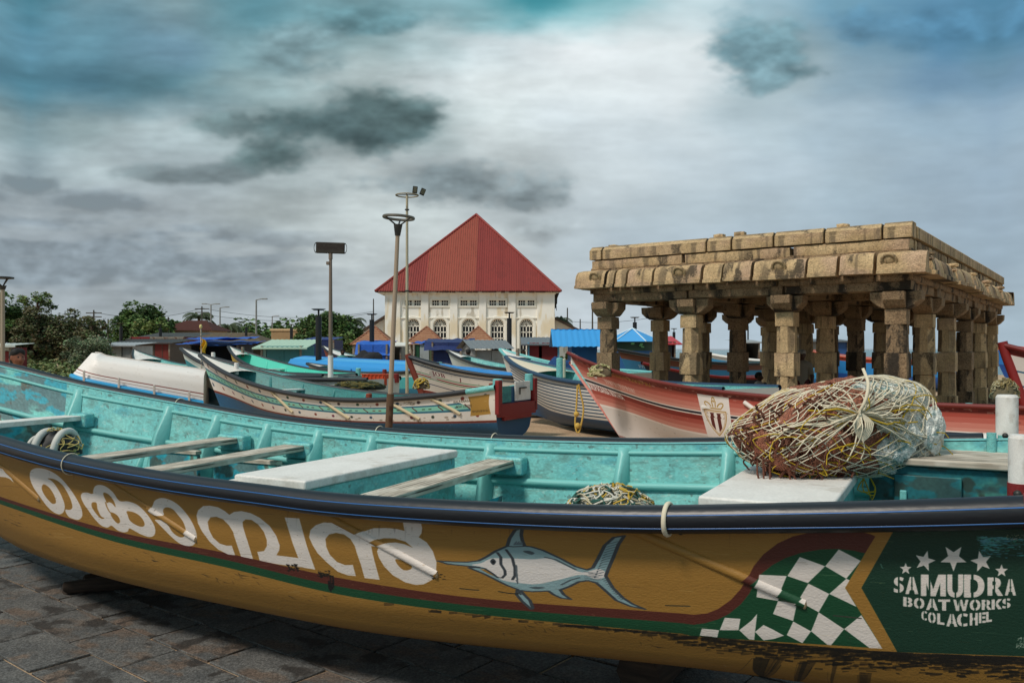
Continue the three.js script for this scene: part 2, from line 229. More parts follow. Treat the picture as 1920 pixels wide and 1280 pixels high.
// a hull in its own frame: x from stern to bow, y up, z to the side; side -1 and +1
function hullFrame(o) {
  const B = { L: o.L, rake: o.rake ?? 0.8, ...o };
  B.v = (s) => smooth(0.45, 0.95, s / B.L); B.ramp = (s) => smooth(0.55, 1, s / B.L);
  B.pt = (s, q, side, inset = 0) => { const w = Math.max(0, B.w(s) - inset), H = side < 0 ? B.hN(s) : B.hF(s), k = B.k(s) + inset, [wf, hf] = secAt(q, B.v(s)); return [s - B.rake * B.ramp(s) * hf - (inset && s > B.L - 0.4 ? inset * 1.5 * smooth(B.L - 0.4, B.L, s) : 0), H + (k - H) * hf, side * w * wf]; };
  B.qAt = (s, y, side, inset = 0.035) => { let a = 0, b = 1; for (let i = 0; i < 24; i++) { const m = (a + b) / 2; if (B.pt(s, m, side, inset)[1] > y) a = m; else b = m; } return a; };
  return B;
}
function hullSide(B, side, ns, nq, U = (s) => s / B.L, inset = 0, q1 = 1) { return grid(ns, nq, (u, v) => { const s = lerp(B.s0 ?? 0, B.L, u), q = v * q1, p = B.pt(s, q, side, inset); return [...p, U(s), 1 - q]; }); }
function ribGeo(B, s, side, t, deep, q0, q1, n = 9) {     // frame hugging the inside of the planking
  return merge([boxUV((() => {
    const pos = [], idx = [];
    for (let i = 0; i <= n; i++) { const q = lerp(q0, q1, i / n), a = B.pt(s, q, side, 0.03), e = Math.min(1, 0.25 + 2.6 * Math.min(i, n - i) / n), b = B.pt(s, q, side, 0.03 + deep * e); for (const [p, dx] of [[a, -t], [b, -t * 0.6], [b, t * 0.6], [a, t]]) pos.push(p[0] + dx, p[1], p[2]); }
    for (let i = 0; i < n; i++) for (let k = 0; k < 3; k++) { const a = i * 4 + k; idx.push(a, a + 4, a + 1, a + 1, a + 4, a + 5); }
    idx.push(0, 1, 2, 0, 2, 3); const e = n * 4; idx.push(e, e + 2, e + 1, e, e + 3, e + 2);
    const g = new THREE.BufferGeometry(); g.setAttribute('position', new THREE.Float32BufferAttribute(pos, 3)); g.setIndex(idx); g.computeVertexNormals(); return g.toNonIndexed();
  })())]);
}
const floorGeo = (B, y, s0, s1) => grid(24, 2, (u, v) => { const s = lerp(s0, s1, u), yy = y(s), a = B.pt(s, B.qAt(s, yy, -1), -1, 0.03), b = B.pt(s, B.qAt(s, yy, 1), 1, 0.03); return [lerp(a[0], b[0], v), yy, lerp(a[2], b[2], v), s, v * 1.2]; });
const capGeo = (B, side, up = 0.012) => grid(40, 2, (u, v) => { const s = lerp(B.s0 ?? 0, B.L, u), a = B.pt(s, 0, side, 0), b = B.pt(s, 0, side, 0.04); const t = v; return [lerp(a[0], b[0], t), lerp(a[1], b[1], t) + up * (v === 0.5 ? 1 : 0.4), lerp(a[2], b[2], t), s, t]; });
const transomGeo = (B, s, n = 12) => merge([0, 0.05].map((dx) => grid(n, 4, (u, v) => { const a = B.pt(s, u, -1, dx ? 0.02 : 0), b = B.pt(s, u, 1, dx ? 0.02 : 0); return [s + dx, lerp(a[1], b[1], v), lerp(a[2], b[2], v), lerp(a[2], b[2], v), a[1]]; })));
const deckGeo = (B, s0, drop = 0.02, crown = 0.05) => grid(12, 6, (u, v) => { const s = lerp(s0, B.L - 0.02, u), a = B.pt(s, 0, -1, 0.02), b = B.pt(s, 0, 1, 0.02), c = 1 - (2 * v - 1) ** 2; return [lerp(a[0], b[0], v), lerp(a[1], b[1], v) - drop + crown * c, lerp(a[2], b[2], v), s, lerp(a[2], b[2], v)]; });
const sheerLine = (B, side, out, dy, s0 = 0, s1 = B.L, n = 26) => Array.from({ length: n + 1 }, (_, i) => { const s = lerp(s0, s1, i / n), p = B.pt(s, 0, side); return new V3(p[0], p[1] + dy, p[2] + side * out); });

// ---- the big yellow boat in front
const A = (() => {
  const a = [-0.885, 0.465], b = [0.465, 0.885], C = [1.992, 3.438];           // axis and beam directions, stern centre: [x, depth]
  const wT = spline([[0, 0.80], [1, 0.87], [2, 0.93], [3, 0.955], [4, 0.945], [5, 0.90], [6, 0.80], [7, 0.63], [8, 0.42], [9, 0.16], [9.4, 0.0]]);
  const w = (s) => Math.max(0, wT(s));
  const sOf = (px, side) => { const k = (px - 960) / F; let lo = -1, hi = 9.4; for (let i = 0; i < 50; i++) { const m = (lo + hi) / 2, x = C[0] + a[0] * m + side * b[0] * w(m), d = C[1] + a[1] * m + side * b[1] * w(m); if (x / d > k) lo = m; else hi = m; } const s = (lo + hi) / 2; return [s, C[1] + a[1] * s + side * b[1] * w(s)]; };
  // rail heights read off the photograph along the near and the far gunwale
  const near = [[1890, 956], [1700, 962], [1500, 966], [1200, 969], [893, 959], [640, 943], [533, 930], [320, 901], [147, 868], [0, 828]].map(([px, py]) => { const [s, d] = sOf(px, -1); return [s, HY(py, d)]; });
  const far = [[1845, 833], [1365, 838], [1175, 838], [925, 830], [705, 815], [510, 793], [325, 760], [150, 727], [0, 690]].map(([px, py]) => { const [s, d] = sOf(px, 1); return [s, HY(py, d)]; });
  const hF0 = spline(far), hN0 = spline(near);
  const lastF = far[far.length - 1][0], lastN = near[near.length - 1][0];
  const hF = (s) => s > lastF ? hF0(lastF) + (s - lastF) * 0.14 : hF0(s);
  const hN = (s) => s > lastN ? lerp(hN0(lastN) + (s - lastN) * 0.05, hF(s), smooth(lastN, 9.2, s)) : hN0(s);
  const k = (s) => 0.185 + 0.125 * smooth(3.2, 0.6, s) + 0.25 * smooth(6, 9.4, s);
  const B = hullFrame({ L: 9.4, w, hN: (s) => hN(s) + 0.02, hF: (s) => hF(s) + 0.02, k, rake: 0.9, s0: -0.28 });
  const g = thing('fishing_boat', 'large ochre fishing boat with turquoise inside, swordfish painting and white lettering, on paving', 'boat', [C[0], 0, -C[1]], Math.atan2(a[1], a[0]));
  g.updateMatrixWorld(true);
  const world = (s, q) => new V3(...B.pt(s, q, -1)).applyMatrix4(g.matrixWorld);
  const U = (s) => (1 - Math.exp(-(s + 0.28) / 5)) / (1 - Math.exp(-7.08 / 5));
  // pixel -> place on the near planking
  const cells = []; for (let i = 0; i <= 60; i++) for (let j = 0; j <= 24; j++) { const s = -0.28 + 7.5 * i / 60, q = 0.9 * j / 24; cells.push([s, q, ...project(world(s, q))]); }
  const onHull = (px, py) => {
    let best = 1e9, s = 0, q = 0; for (const c of cells) { const d = (c[2] - px) ** 2 + (c[3] - py) ** 2; if (d < best) { best = d; s = c[0]; q = c[1]; } }
    for (let i = 0; i < 8; i++) { const p = project(world(s, q)), e = 1e-3, ps = project(world(s + e, q)), pq = project(world(s, q + e)); const A1 = (ps[0] - p[0]) / e, B1 = (pq[0] - p[0]) / e, C1 = (ps[1] - p[1]) / e, D1 = (pq[1] - p[1]) / e, det = A1 * D1 - B1 * C1; if (Math.abs(det) < 1) break; const rx = px - p[0], ry = py - p[1]; s += clamp((rx * D1 - ry * B1) / det, -0.3, 0.3); q = clamp(q + clamp((ry * A1 - rx * C1) / det, -0.1, 0.1), 0, 0.97); }
    return [s, q];
  };
  // ---- paint on the near side
  const CW = 2048, CH = 1024, cv = canvas(CW, CH), c = cv.getContext('2d'), r = rand(77);
  const tx = (px, py) => { const [s, q] = onHull(px, py); return [U(s) * CW, q * CH]; };
  const path = (pts) => { pts.forEach((p, i) => { const [x, y] = tx(...p); i ? c.lineTo(x, y) : c.moveTo(x, y); }); c.closePath(); };
  const round = (pts) => { const cu = new THREE.CatmullRomCurve3(pts.map((p) => new V3(p[0], p[1], 0)), true, 'centripetal'); return cu.getPoints(pts.length * 4).slice(0, -1).map((p) => [p.x, p.y]); };
  const fill = (style, rings) => { c.fillStyle = style; c.beginPath(); rings.forEach(path); c.fill('evenodd'); };
  const stroke = (style, pts, wd) => { c.strokeStyle = style; c.lineWidth = wd; c.lineCap = c.lineJoin = 'round'; c.beginPath(); pts.forEach((p, i) => { const [x, y] = tx(...p); i ? c.lineTo(x, y) : c.moveTo(x, y); }); c.stroke(); };
  const tile = (ox, oy, k) => (pts) => pts.map(([x, y]) => [ox + x / k, oy + y / k]);
  const OCHRE = '#997030', CREAM = '#dcd3cc', BROWN = '#54241a', GREEN = '#0d4529';
  c.fillStyle = OCHRE; c.fillRect(0, 0, CW, CH);
  // grain and old blemishes in the paint
  for (let i = 0; i < 2600; i++) { c.fillStyle = r() < 0.5 ? `rgba(120,78,20,${0.05 + 0.1 * r()})` : `rgba(200,150,70,${0.04 + 0.08 * r()})`; c.fillRect(r() * CW, r() * CH, 3 + r() * 40, 1 + r() * 5); }
  const redTop = [[-60, 905], [0, 931], [213, 995], [426, 1037], [640, 1084], [893, 1121], [1280, 1150], [1300, 1152]], redBot = [[-60, 912], [0, 937], [213, 1004], [426, 1050], [640, 1100], [893, 1136], [1280, 1168], [1302, 1171]], grBot = [[-60, 920], [0, 945], [213, 1015], [426, 1064], [640, 1115], [893, 1151], [1280, 1188], [1650, 1219], [1990, 1232]];
  const dense = (l) => { const f = spline(l.map((p) => [p[0], p[1]])), o = []; for (let x = l[0][0]; x <= l[l.length - 1][0]; x += 20) o.push([x, f(x)]); o.push(l[l.length - 1]); return o; };
  const rt = dense(redTop), rb = dense(redBot), gb = dense(grBot);
  fill(OCHRE, [[...gb, [1990, 1278], [-60, 1000]]]);
  fill(GREEN, [[...rb, [1300, 1193], ...gb.filter((p) => p[0] < 1300).reverse()]]);
  fill(BROWN, [[...rt, ...rb.slice().reverse()]]);
  { // sweep, chequered flag and green stern panel
    const t = tile(1300, 980, 4.924);
    const up = [[0, 848], [130, 835], [230, 795], [350, 710], [440, 610], [520, 480], [560, 400], [650, 290], [780, 190], [920, 125], [1080, 88], [1250, 75], [1540, 80], [1640, 105], [1685, 125]], low = [[1590, 280], [1480, 255], [1350, 240], [1180, 245], [1000, 275], [850, 325], [730, 390], [630, 470], [560, 570], [520, 650], [440, 750], [330, 840], [230, 890], [110, 925], [0, 940]];
    fill(GREEN, [t([...low.slice().reverse(), [1405, 600], [1750, 1160], [1300, 1130], [800, 1100], [400, 1075], [0, 1047]])]);
    fill(BROWN, [t([...up, ...low])]);
    for (const s of [[[1345, 245], [1550, 350], [1415, 515], [1220, 400]], [[985, 315], [1220, 400], [1060, 555], [870, 490]], [[610, 478], [865, 490], [820, 600], [785, 720], [585, 685]], [[1415, 515], [1450, 530], [1405, 600], [1510, 775], [1258, 655]], [[1065, 560], [1258, 655], [1160, 825], [970, 720]], [[785, 720], [960, 740], [925, 905], [738, 840]], [[1160, 825], [1395, 980], [1275, 1130], [1240, 1125], [1090, 1000]], [[1555, 850], [1750, 1160], [1630, 1155], [1395, 980]], [[925, 910], [1090, 1000], [1010, 1110], [865, 1035]], [[80, 975], [240, 990], [222, 1058], [60, 1040]], [[292, 875], [437, 885], [420, 990], [245, 990]], [[592, 838], [565, 1080], [515, 1075], [425, 990], [540, 900]], [[650, 942], [740, 985], [840, 1040], [750, 1070], [650, 1085], [572, 1005]]]) fill(CREAM, [t(s)]);
    fill(OCHRE, [t([[1685, 125], [1590, 280], [1405, 600], [1750, 1160], [1890, 1165], [1555, 600], [1865, 75], [1700, 72]])]);
    fill('#0b3324', [[[1679, 990], [1615.8, 1101.9], [1683, 1222], [1800, 1226], [1990, 1232], [1990, 980]]]);
    for (let i = 0; i < 30; i++) { const x = 1572 + r() * 22, y = 1165 + (x - 1572) * 1.6 + r() * 20 - 10; fill('rgba(70,55,40,.6)', [[[x, y], [x + 2, y], [x + 1.5, y + 2 * r() + 1]]]); }
    stroke('#3c3a34', [[1565, 1154], [1588, 1156], [1614, 1159]], 5);
  }
  { // stars and stencil lettering
    const t = tile(1640, 1000, 5.818);
    const star = (x, y, R, rot) => fill(CREAM, [t(Array.from({ length: 10 }, (_, i) => { const q = rot + i * Math.PI / 5, rr = i & 1 ? R * 0.42 : R; return [x + rr * Math.sin(q), y - rr * Math.cos(q)]; }))]);
    star(865, 265, 150, Math.PI); star(553, 300, 118, 0.25); star(1170, 305, 122, -0.22); star(343, 385, 68, 0); star(1390, 407, 74, 0);
    const glyph = (ch, x0, x1, y0, y1, sk = 0) => {
      const [p0, p1, p2] = [[x0, y0], [x1, y0 + sk], [x0, y1]].map((p) => tx(...t([p])[0]));
      c.save(); c.font = 'bold 100px sans-serif'; const m = c.measureText(ch), bw = m.actualBoundingBoxLeft + m.actualBoundingBoxRight, bh = m.actualBoundingBoxAscent + m.actualBoundingBoxDescent;
      c.transform(p1[0] - p0[0], p1[1] - p0[1], p2[0] - p0[0], p2[1] - p0[1], p0[0], p0[1]); c.scale(1 / bw, 1 / bh); c.fillStyle = CREAM; c.strokeStyle = CREAM; c.lineWidth = 3; c.translate(m.actualBoundingBoxLeft, m.actualBoundingBoxAscent); c.fillText(ch, 0, 0); c.strokeText(ch, 0, 0);
      c.fillStyle = '#0b3324'; const ctr = { S: [0.42, 0.58], O: [0.44, 0.56], C: [0.45, 0.58], D: [0.34, 0.46], R: [0.4, 0.5], A: [0.45, 0.54], B: [0.38, 0.48], M: [0.3, 0.37], U: [0.46, 0.56], W: [0.4, 0.46], K: [0.34, 0.42], H: [0.42, 0.52], E: [0.36, 0.46] }[ch];
      if (ctr) c.fillRect(-m.actualBoundingBoxLeft + ctr[0] * bw, -bh * 1.1, (ctr[1] - ctr[0]) * bw, bh * 1.2); c.restore();
    };
    [['S', 215, 320, 475, 640], ['A', 345, 480, 475, 655], ['M', 515, 780, 450, 675], ['U', 800, 970, 448, 690], ['D', 985, 1200, 450, 690], ['R', 1240, 1400, 480, 675], ['A', 1430, 1545, 500, 670], ['B', 320, 415, 690, 790, 12], ['O', 435, 545, 700, 810, 8], ['A', 570, 695, 710, 830, 6], ['T', 700, 825, 720, 837], ['W', 865, 1025, 722, 840], ['O', 1045, 1155, 722, 836], ['R', 1175, 1275, 724, 832, -4], ['K', 1285, 1390, 720, 825, -6], ['S', 1400, 1485, 712, 815, -8], ['C', 515, 575, 840, 938, 10], ['O', 590, 670, 855, 968, 10], ['L', 690, 765, 870, 985, 8], ['A', 790, 905, 877, 1008, 4], ['C', 905, 1020, 872, 1008], ['H', 1045, 1130, 870, 1000, -4], ['E', 1145, 1215, 865, 975, -6], ['L', 1225, 1285, 857, 965, -8]].forEach((a) => glyph(...a));
    for (let i = 0; i < 260; i++) { const x = 1100 + Math.abs(r() + r() - 1) * 560 + r() * 60, y = 20 + r() * r() * 250 + 0.06 * (x - 1000), l = 20 + 70 * r(), hh = 3 + 12 * r(); if (y > 300) continue; fill(`rgba(${58 + 40 * r()},${128 + 40 * r()},${142 + 30 * r()},${0.25 + 0.4 * r()})`, [t([[x, y], [x + l, y - 4], [x + l * 0.9, y + hh], [x + 6, y + hh * 0.8]])]); }
    for (let i = 0; i < 40; i++) { const x = 1440 + 220 * r(), y = 10 + 60 * r(); fill(`rgba(${170 + 40 * r()},${150 + 30 * r()},140,.6)`, [t([[x, y], [x + 14, y + 3], [x + 6, y + 12]])]); }
    for (let i = 0; i < 60; i++) { const x = 1540 + 120 * r(), y = 1130 + 120 * r(); if (x + y < 2700) continue; fill(`rgba(190,190,175,.6)`, [t([[x, y], [x + 22, y - 10], [x + 12, y + 6]])]); }
    stroke('rgba(150,190,180,.35)', t([[70, 330], [85, 370], [95, 380]]), 2);
  }
  { // the name in big rounded letters
    const t1 = tile(0, 860, 6.4), t2 = tile(260, 900, 6.4), t3 = tile(520, 940, 6);
    fill(CREAM, [t1([[-80, 60], [0, 105], [50, 120], [95, 175], [160, 285], [110, 240], [60, 220], [0, 215], [-80, 190]])]);
    fill(CREAM, [round(t1([[450, 110], [560, 130], [700, 210], [820, 340], [920, 490], [975, 610], [980, 690], [940, 730], [860, 715], [815, 690], [778, 610], [830, 612], [860, 590], [850, 510], [800, 400], [740, 310], [650, 245], [565, 235], [620, 270], [700, 380], [755, 500], [772, 580], [755, 640], [710, 665], [640, 640], [560, 570], [470, 450], [390, 330], [352, 220], [360, 150], [400, 118]])), round(t1([[515, 305], [570, 330], [625, 400], [660, 480], [662, 530], [630, 540], [570, 490], [520, 420], [495, 350]]))]);
    fill(CREAM, [round(t1([[965, 440], [985, 410], [1040, 405], [1105, 420], [1115, 370], [1140, 325], [1190, 312], [1260, 330], [1350, 400], [1430, 505], [1530, 510], [1640, 550], [1740, 640], [1820, 750], [1858, 840], [1850, 910], [1800, 938], [1700, 910], [1620, 870], [1545, 835], [1530, 870], [1480, 880], [1410, 860], [1330, 800], [1290, 822], [1220, 805], [1130, 720], [1050, 610], [990, 520]])), round(t1([[1100, 525], [1150, 525], [1165, 600], [1210, 690], [1250, 710], [1215, 720], [1150, 660], [1095, 570]])), round(t1([[1240, 405], [1290, 420], [1345, 480], [1375, 540], [1382, 580], [1340, 535], [1300, 520], [1280, 530], [1260, 490], [1235, 430]])), round(t1([[1320, 640], [1380, 660], [1425, 710], [1435, 760], [1410, 775], [1360, 730], [1325, 670]])), round(t1([[1515, 630], [1600, 640], [1680, 690], [1725, 760], [1728, 800], [1700, 815], [1620, 790], [1550, 735], [1530, 680]]))]);
    stroke(OCHRE, t1([[1262, 520], [1275, 570], [1300, 620], [1322, 650]]), 2.5);
    fill(CREAM, [round(t2([[165, 300], [185, 250], [250, 215], [340, 225], [450, 280], [560, 390], [640, 510], [690, 640], [690, 720], [650, 780], [590, 790], [500, 765], [400, 690], [300, 590], [230, 520], [190, 475], [240, 478], [290, 485], [350, 545], [400, 620], [460, 670], [520, 685], [550, 665], [560, 600], [530, 500], [470, 420], [400, 345], [330, 325], [295, 345], [290, 380], [300, 415], [210, 420], [130, 370]]))]);
    fill(CREAM, [[...t2([[690, 420], [710, 360], [770, 310], [850, 305], [950, 325], [1030, 370], [1085, 415], [1140, 380], [1230, 370], [1340, 395], [1450, 450], [1570, 550], [1650, 670], [1690, 780], [1685, 840], [1650, 900]]), [559, 1045.8], [533.3, 969.7], [560.8, 971.7], [590.8, 1067.5], [563, 1063], [520, 1057.5], ...t2([[1450, 965], [1420, 860], [1500, 850], [1535, 790], [1535, 720], [1500, 620], [1430, 530], [1350, 475], [1280, 470], [1245, 500], [1250, 560], [1300, 720], [1370, 945], [1225, 915], [1130, 620], [1080, 540], [1010, 470], [930, 438], [860, 445], [825, 500], [840, 590], [890, 690], [970, 760], [1050, 785], [1115, 785], [1155, 900], [1070, 890], [950, 830], [850, 740], [760, 620], [705, 510]])]]);
    fill(CREAM, [t3([[355, 400], [370, 320], [430, 265], [520, 235], [620, 240], [730, 300], [890, 380], [960, 340], [1080, 300], [1230, 298], [1340, 308], [1430, 330], [1410, 228], [1615, 245], [1630, 300], [1620, 360], [1590, 400], [1680, 460], [1750, 560], [1790, 680], [1785, 800], [1740, 880], [1650, 930], [1560, 938], [1440, 910], [1300, 830], [1200, 730], [1140, 630], [1120, 560], [1140, 510], [1055, 500], [1150, 880], [980, 860], [935, 700], [870, 500], [820, 420], [750, 370], [660, 352], [580, 370], [540, 420], [550, 510], [590, 600], [670, 680], [760, 715], [848, 712], [882, 838], [790, 830], [680, 790], [560, 690], [450, 580], [390, 480]]), t3([[1060, 475], [1120, 430], [1200, 412], [1320, 415], [1440, 450], [1525, 520], [1430, 480], [1330, 460], [1240, 465], [1180, 490], [1130, 520]]), round(t3([[1325, 650], [1400, 660], [1480, 690], [1515, 740], [1480, 770], [1420, 770], [1360, 720]]))]);
    for (const [x, y, n] of [[545, 1060, 26], [605, 1072, 40], [820, 1078, 14]]) for (let i = 0; i < n; i++) { const X = x + (r() - 0.5) * 24, Y = y + (r() - 0.3) * 12; fill('rgba(18,15,12,.85)', [[[X, Y], [X + 7 * r() + 2, Y + 1], [X + 3, Y + 3 * r() + 2]]]); }
    for (let i = 0; i < 14; i++) { const X = 614 + r() * 9, Y = 1078 + r() * 26; fill('rgba(16,14,12,.8)', [[[X, Y], [X + 3, Y], [X + 4, Y + 12 * r() + 4], [X + 1, Y + 10]]]); }
    for (let i = 0; i < 90; i++) { const X = 40 + r() * 770, Y = 890 + X * 0.17 + r() * 80 - 30; fill(`rgba(60,50,45,${0.2 + 0.4 * r()})`, [[[X, Y], [X + 1 + 4 * r(), Y + r() * 2], [X + 1, Y + 1.2]]]); }
  }
  { // swordfish
    const t = tile(810, 970, 4.571), O = '#3b4147', BL = '#86a3a8', body = t([[50, 372], [200, 380], [300, 382], [400, 370], [470, 335], [540, 290], [620, 255], [645, 245], [665, 180], [710, 110], [775, 82], [765, 150], [775, 200], [795, 245], [850, 250], [950, 280], [1100, 350], [1230, 420], [1330, 448], [1380, 430], [1420, 360], [1480, 240], [1560, 170], [1650, 155], [1600, 230], [1560, 330], [1530, 400], [1490, 500], [1550, 600], [1640, 690], [1720, 740], [1825, 785], [1700, 760], [1580, 710], [1480, 620], [1410, 560], [1340, 540], [1260, 550], [1180, 590], [1100, 620], [1130, 660], [1190, 700], [1110, 690], [1050, 665], [1000, 630], [860, 635], [760, 625], [790, 660], [840, 710], [865, 775], [850, 785], [770, 715], [725, 660], [735, 615], [640, 580], [540, 530], [440, 480], [315, 430], [400, 425], [300, 415], [130, 398]]);
    fill(BL, [body]);
    fill('#dcd6d2', [round(t([[340, 405], [420, 390], [500, 352], [560, 348], [730, 352], [860, 358], [1000, 350], [1120, 400], [1290, 470], [1440, 440], [1500, 490], [1420, 530], [1290, 490], [1100, 530], [900, 570], [740, 560], [600, 535], [540, 495], [450, 430]]))]);
    stroke(O, [...body, body[0]], 6);
    stroke(O, t([[645, 246], [700, 250], [795, 246]]), 5); stroke(O, t([[735, 617], [760, 660]]), 4);
    fill(OCHRE, [t([[410, 440], [470, 445], [560, 512], [480, 480]])]);
    stroke(O, t([[560, 300], [590, 340], [590, 400], [625, 455], [628, 490], [600, 518], [560, 512], [520, 480], [450, 435], [330, 424]]), 5); stroke(O, t([[635, 275], [690, 350], [710, 430], [712, 495], [690, 532]]), 5);
    fill('#343c42', [round(t([[498, 375], [523, 352], [549, 378], [525, 407]]))]); fill('#0c0f12', [round(t([[514, 380], [525, 369], [537, 381], [526, 393]]))]);
    fill('#4a565c', [round(t([[780, 288], [830, 284], [880, 305], [860, 318], [810, 306]]))]); fill('#4a565c', [round(t([[830, 600], [900, 593], [970, 600], [900, 612]]))]);
    stroke('#4a565c', t([[970, 340], [1060, 360], [1150, 405], [1230, 445]]), 5); stroke('#4a565c', t([[1110, 575], [1190, 535], [1265, 515]]), 4);
    for (let i = 0; i < 13; i++) { const y = 205 + i * 24; stroke('#46525a', t([[1600 - i * 11 - 8, y], [1550 - i * 13, y + 12], [1505 - i * 9, y + 24]]), 2); const f = i / 13; stroke('#46525a', t([[1490 + 170 * f, 520 + 190 * f], [1460 + 170 * f, 530 + 190 * f]]), 2); }
    for (let i = 0; i < 10; i++) stroke('#5b6a72', t([[700 + 8 * i, 235], [712 + 7 * i, 215 - 6 * (i % 3)]]), 1.5);
    for (let i = 0; i < 16; i++) stroke('#5a646a', t([[715 + 14 * r(), 400 + 150 * r()], [725 + 14 * r(), 430 + 140 * r()]]), 1.5);
    for (let i = 0; i < 12; i++) { const y = 465 + 7 * i; stroke('#4a555b', t([[1300 + 60 * r(), y], [1400 + 50 * r(), y + 14]]), 1.5); }
    for (const l of [[[864, 1103], [880, 1105], [896, 1106]], [[936, 1109], [955, 1112], [970, 1113]], [[1250, 1135], [1292, 1136]], [[1275, 1000], [1277, 1002]]]) stroke('#1c211c', l, 5);
  }
  // black bottom paint brushed along the lower edge, scrapes in the ochre
  const gbF = spline(grBot.map((p) => [p[0], p[1]]));
  for (let i = 0; i < 1500; i++) { const x = 700 + 1260 * Math.sqrt(r()), k0 = smooth(1150, 1500, x), y = gbF(x) + 1 + r() * r() * (8 + 48 * k0) * (0.4 + 0.9 * fbm(x / 40, 3, 3, 0, 8)); if (r() > 0.25 + 0.75 * k0) continue; const l = 6 + 26 * r(); fill(`rgba(20,17,12,${0.25 + 0.5 * r()})`, [[[x, y], [x + l, y + 1], [x + l, y + 2 + 3 * r()], [x, y + 2 + 4 * r()]]]); }
  for (let i = 0; i < 260; i++) { const x = r() * 1300 - 30, y = gbF(x) + 3 + r() * 26; if (fbm(x / 60, y / 20, 3, 0, 4) < 0.55) continue; fill(`rgba(30,24,14,${0.2 + 0.45 * r()})`, [[[x, y], [x + 5 + 16 * r(), y + 3 + 8 * r()], [x + 4, y + 3]]]); }
  for (let i = 0; i < 160; i++) { const x = r() * 1650, y = lerp(950, 1130, r()); fill(`rgba(${r() < 0.5 ? '70,45,15' : '215,175,105'},${0.2 + 0.3 * r()})`, [[[x, y], [x + 2 + 8 * r() * r(), y + r() * 2], [x + 1, y + 1]]]); }
  for (let i = 0; i < 900; i++) { const x = r() * 1900 - 20, y = lerp(880, 1225, r()), l = 4 + 50 * r() * r(); fill(`rgba(${r() < 0.6 ? '62,44,20' : '205,180,135'},${0.06 + 0.16 * r()})`, [[[x, y], [x + l, y + l * 0.05], [x + l, y + l * 0.05 + 0.8 + r()], [x, y + 0.9]]]); }
  for (let i = 0; i < 420; i++) { const x = r() * 840, y = 880 + x * 0.15 + r() * 120; fill(`rgba(150,110,60,${0.3 + 0.4 * r()})`, [[[x, y], [x + 0.6 + 2.4 * r(), y + r()], [x + 0.8, y + 0.6 + 1.6 * r()]]]); }
  for (let i = 0; i < 70; i++) { const x = r() * 1880, y = (x < 640 ? 862 + x * 0.165 : 985) + r() * 10, h2 = 6 + 46 * r() * r(); fill(`rgba(44,32,20,${0.06 + 0.14 * r()})`, [[[x, y], [x + 1.5 + 3 * r(), y], [x + 1.2, y + h2]]]); }
  const paintTex = canvasTex(cv);
  const paint = new THREE.MeshPhysicalMaterial({ map: paintTex, roughness: 0.58, bumpMap: rep(T.grain, 9, 3), bumpScale: 0.0016 });
  mesh('hull', hullSide(B, -1, 110, 24, U), paint, g);
  mesh('hull', hullSide(B, 1, 70, 16), mat(0x997030, 0.5), g);
  // inside planking: worn forward, fresher aft
  const inner = (s0, s1, side) => grid(40, 20, (u, v) => { const s = lerp(s0, s1, u), p = B.pt(s, v, side, 0.035); return [...p, s, v * 1.4 + side * 0.3]; });
  for (const side of [-1, 1]) { mesh('lining', inner(-0.25, 6.9, side), M.turq, g); mesh('lining', inner(6.9, 9.36, side), M.turqworn, g); mesh('rail_cap', capGeo(B, side), M.turqPlain, g); }
  mesh('transom', transomGeo(B, -0.28), M.turqworn, g);
  mesh('floor', floorGeo(B, (s) => 0.44 + 0.1 * smooth(6.5, 9, s), 0.1, 8.6), M.turqworn, g);
  // plastic pipe rails with their blue lines and lashings
  for (const side of [-1, 1]) {
    const line = sheerLine(B, side, 0.045, -0.02, side < 0 ? -0.05 : 0.02, 9.35, 40), pipe = mesh('rail_pipe', tube(line, 0.054, 160, 20), M.pipe, g);
    const blue = mat(0x2c66a8, 0.35);
    for (const an of side < 0 ? [0.42, -0.55] : [0.6]) mesh('blue_line', tube(line.map((p) => new V3(p.x, p.y + 0.0528 * Math.sin(an), p.z + side * 0.0528 * Math.cos(an))), 0.0028, 160, 5), blue, pipe);
    if (side < 0) mesh('pipe_end', at(cyl(0.058, 0.058, 0.34, 18), 0, 0, 0, 0, 0, Math.PI / 2).translate(line[0].x + 0.01, line[0].y, line[0].z), M.red, g);
    else mesh('pipe_end', at(cyl(0.05, 0.05, 0.06, 14), 0, 0, 0, 0, 0, Math.PI / 2).translate(line[0].x, line[0].y, line[0].z), M.white, g);
    for (const px of side < 0 ? [1260, 147] : [922, 705, 330]) { const s = sOf(px, side)[0], p = B.pt(s, 0, side); mesh('lashing', new THREE.TorusGeometry(0.0595, px === 147 ? 0.003 : side > 0 ? 0.004 : 0.008, 6, 20).scale(1, 1, px === 1260 ? 1.2 : 1).rotateY(Math.PI / 2).translate(p[0], p[1] - 0.02, p[2] + side * 0.045), M.rope, g); }
  }
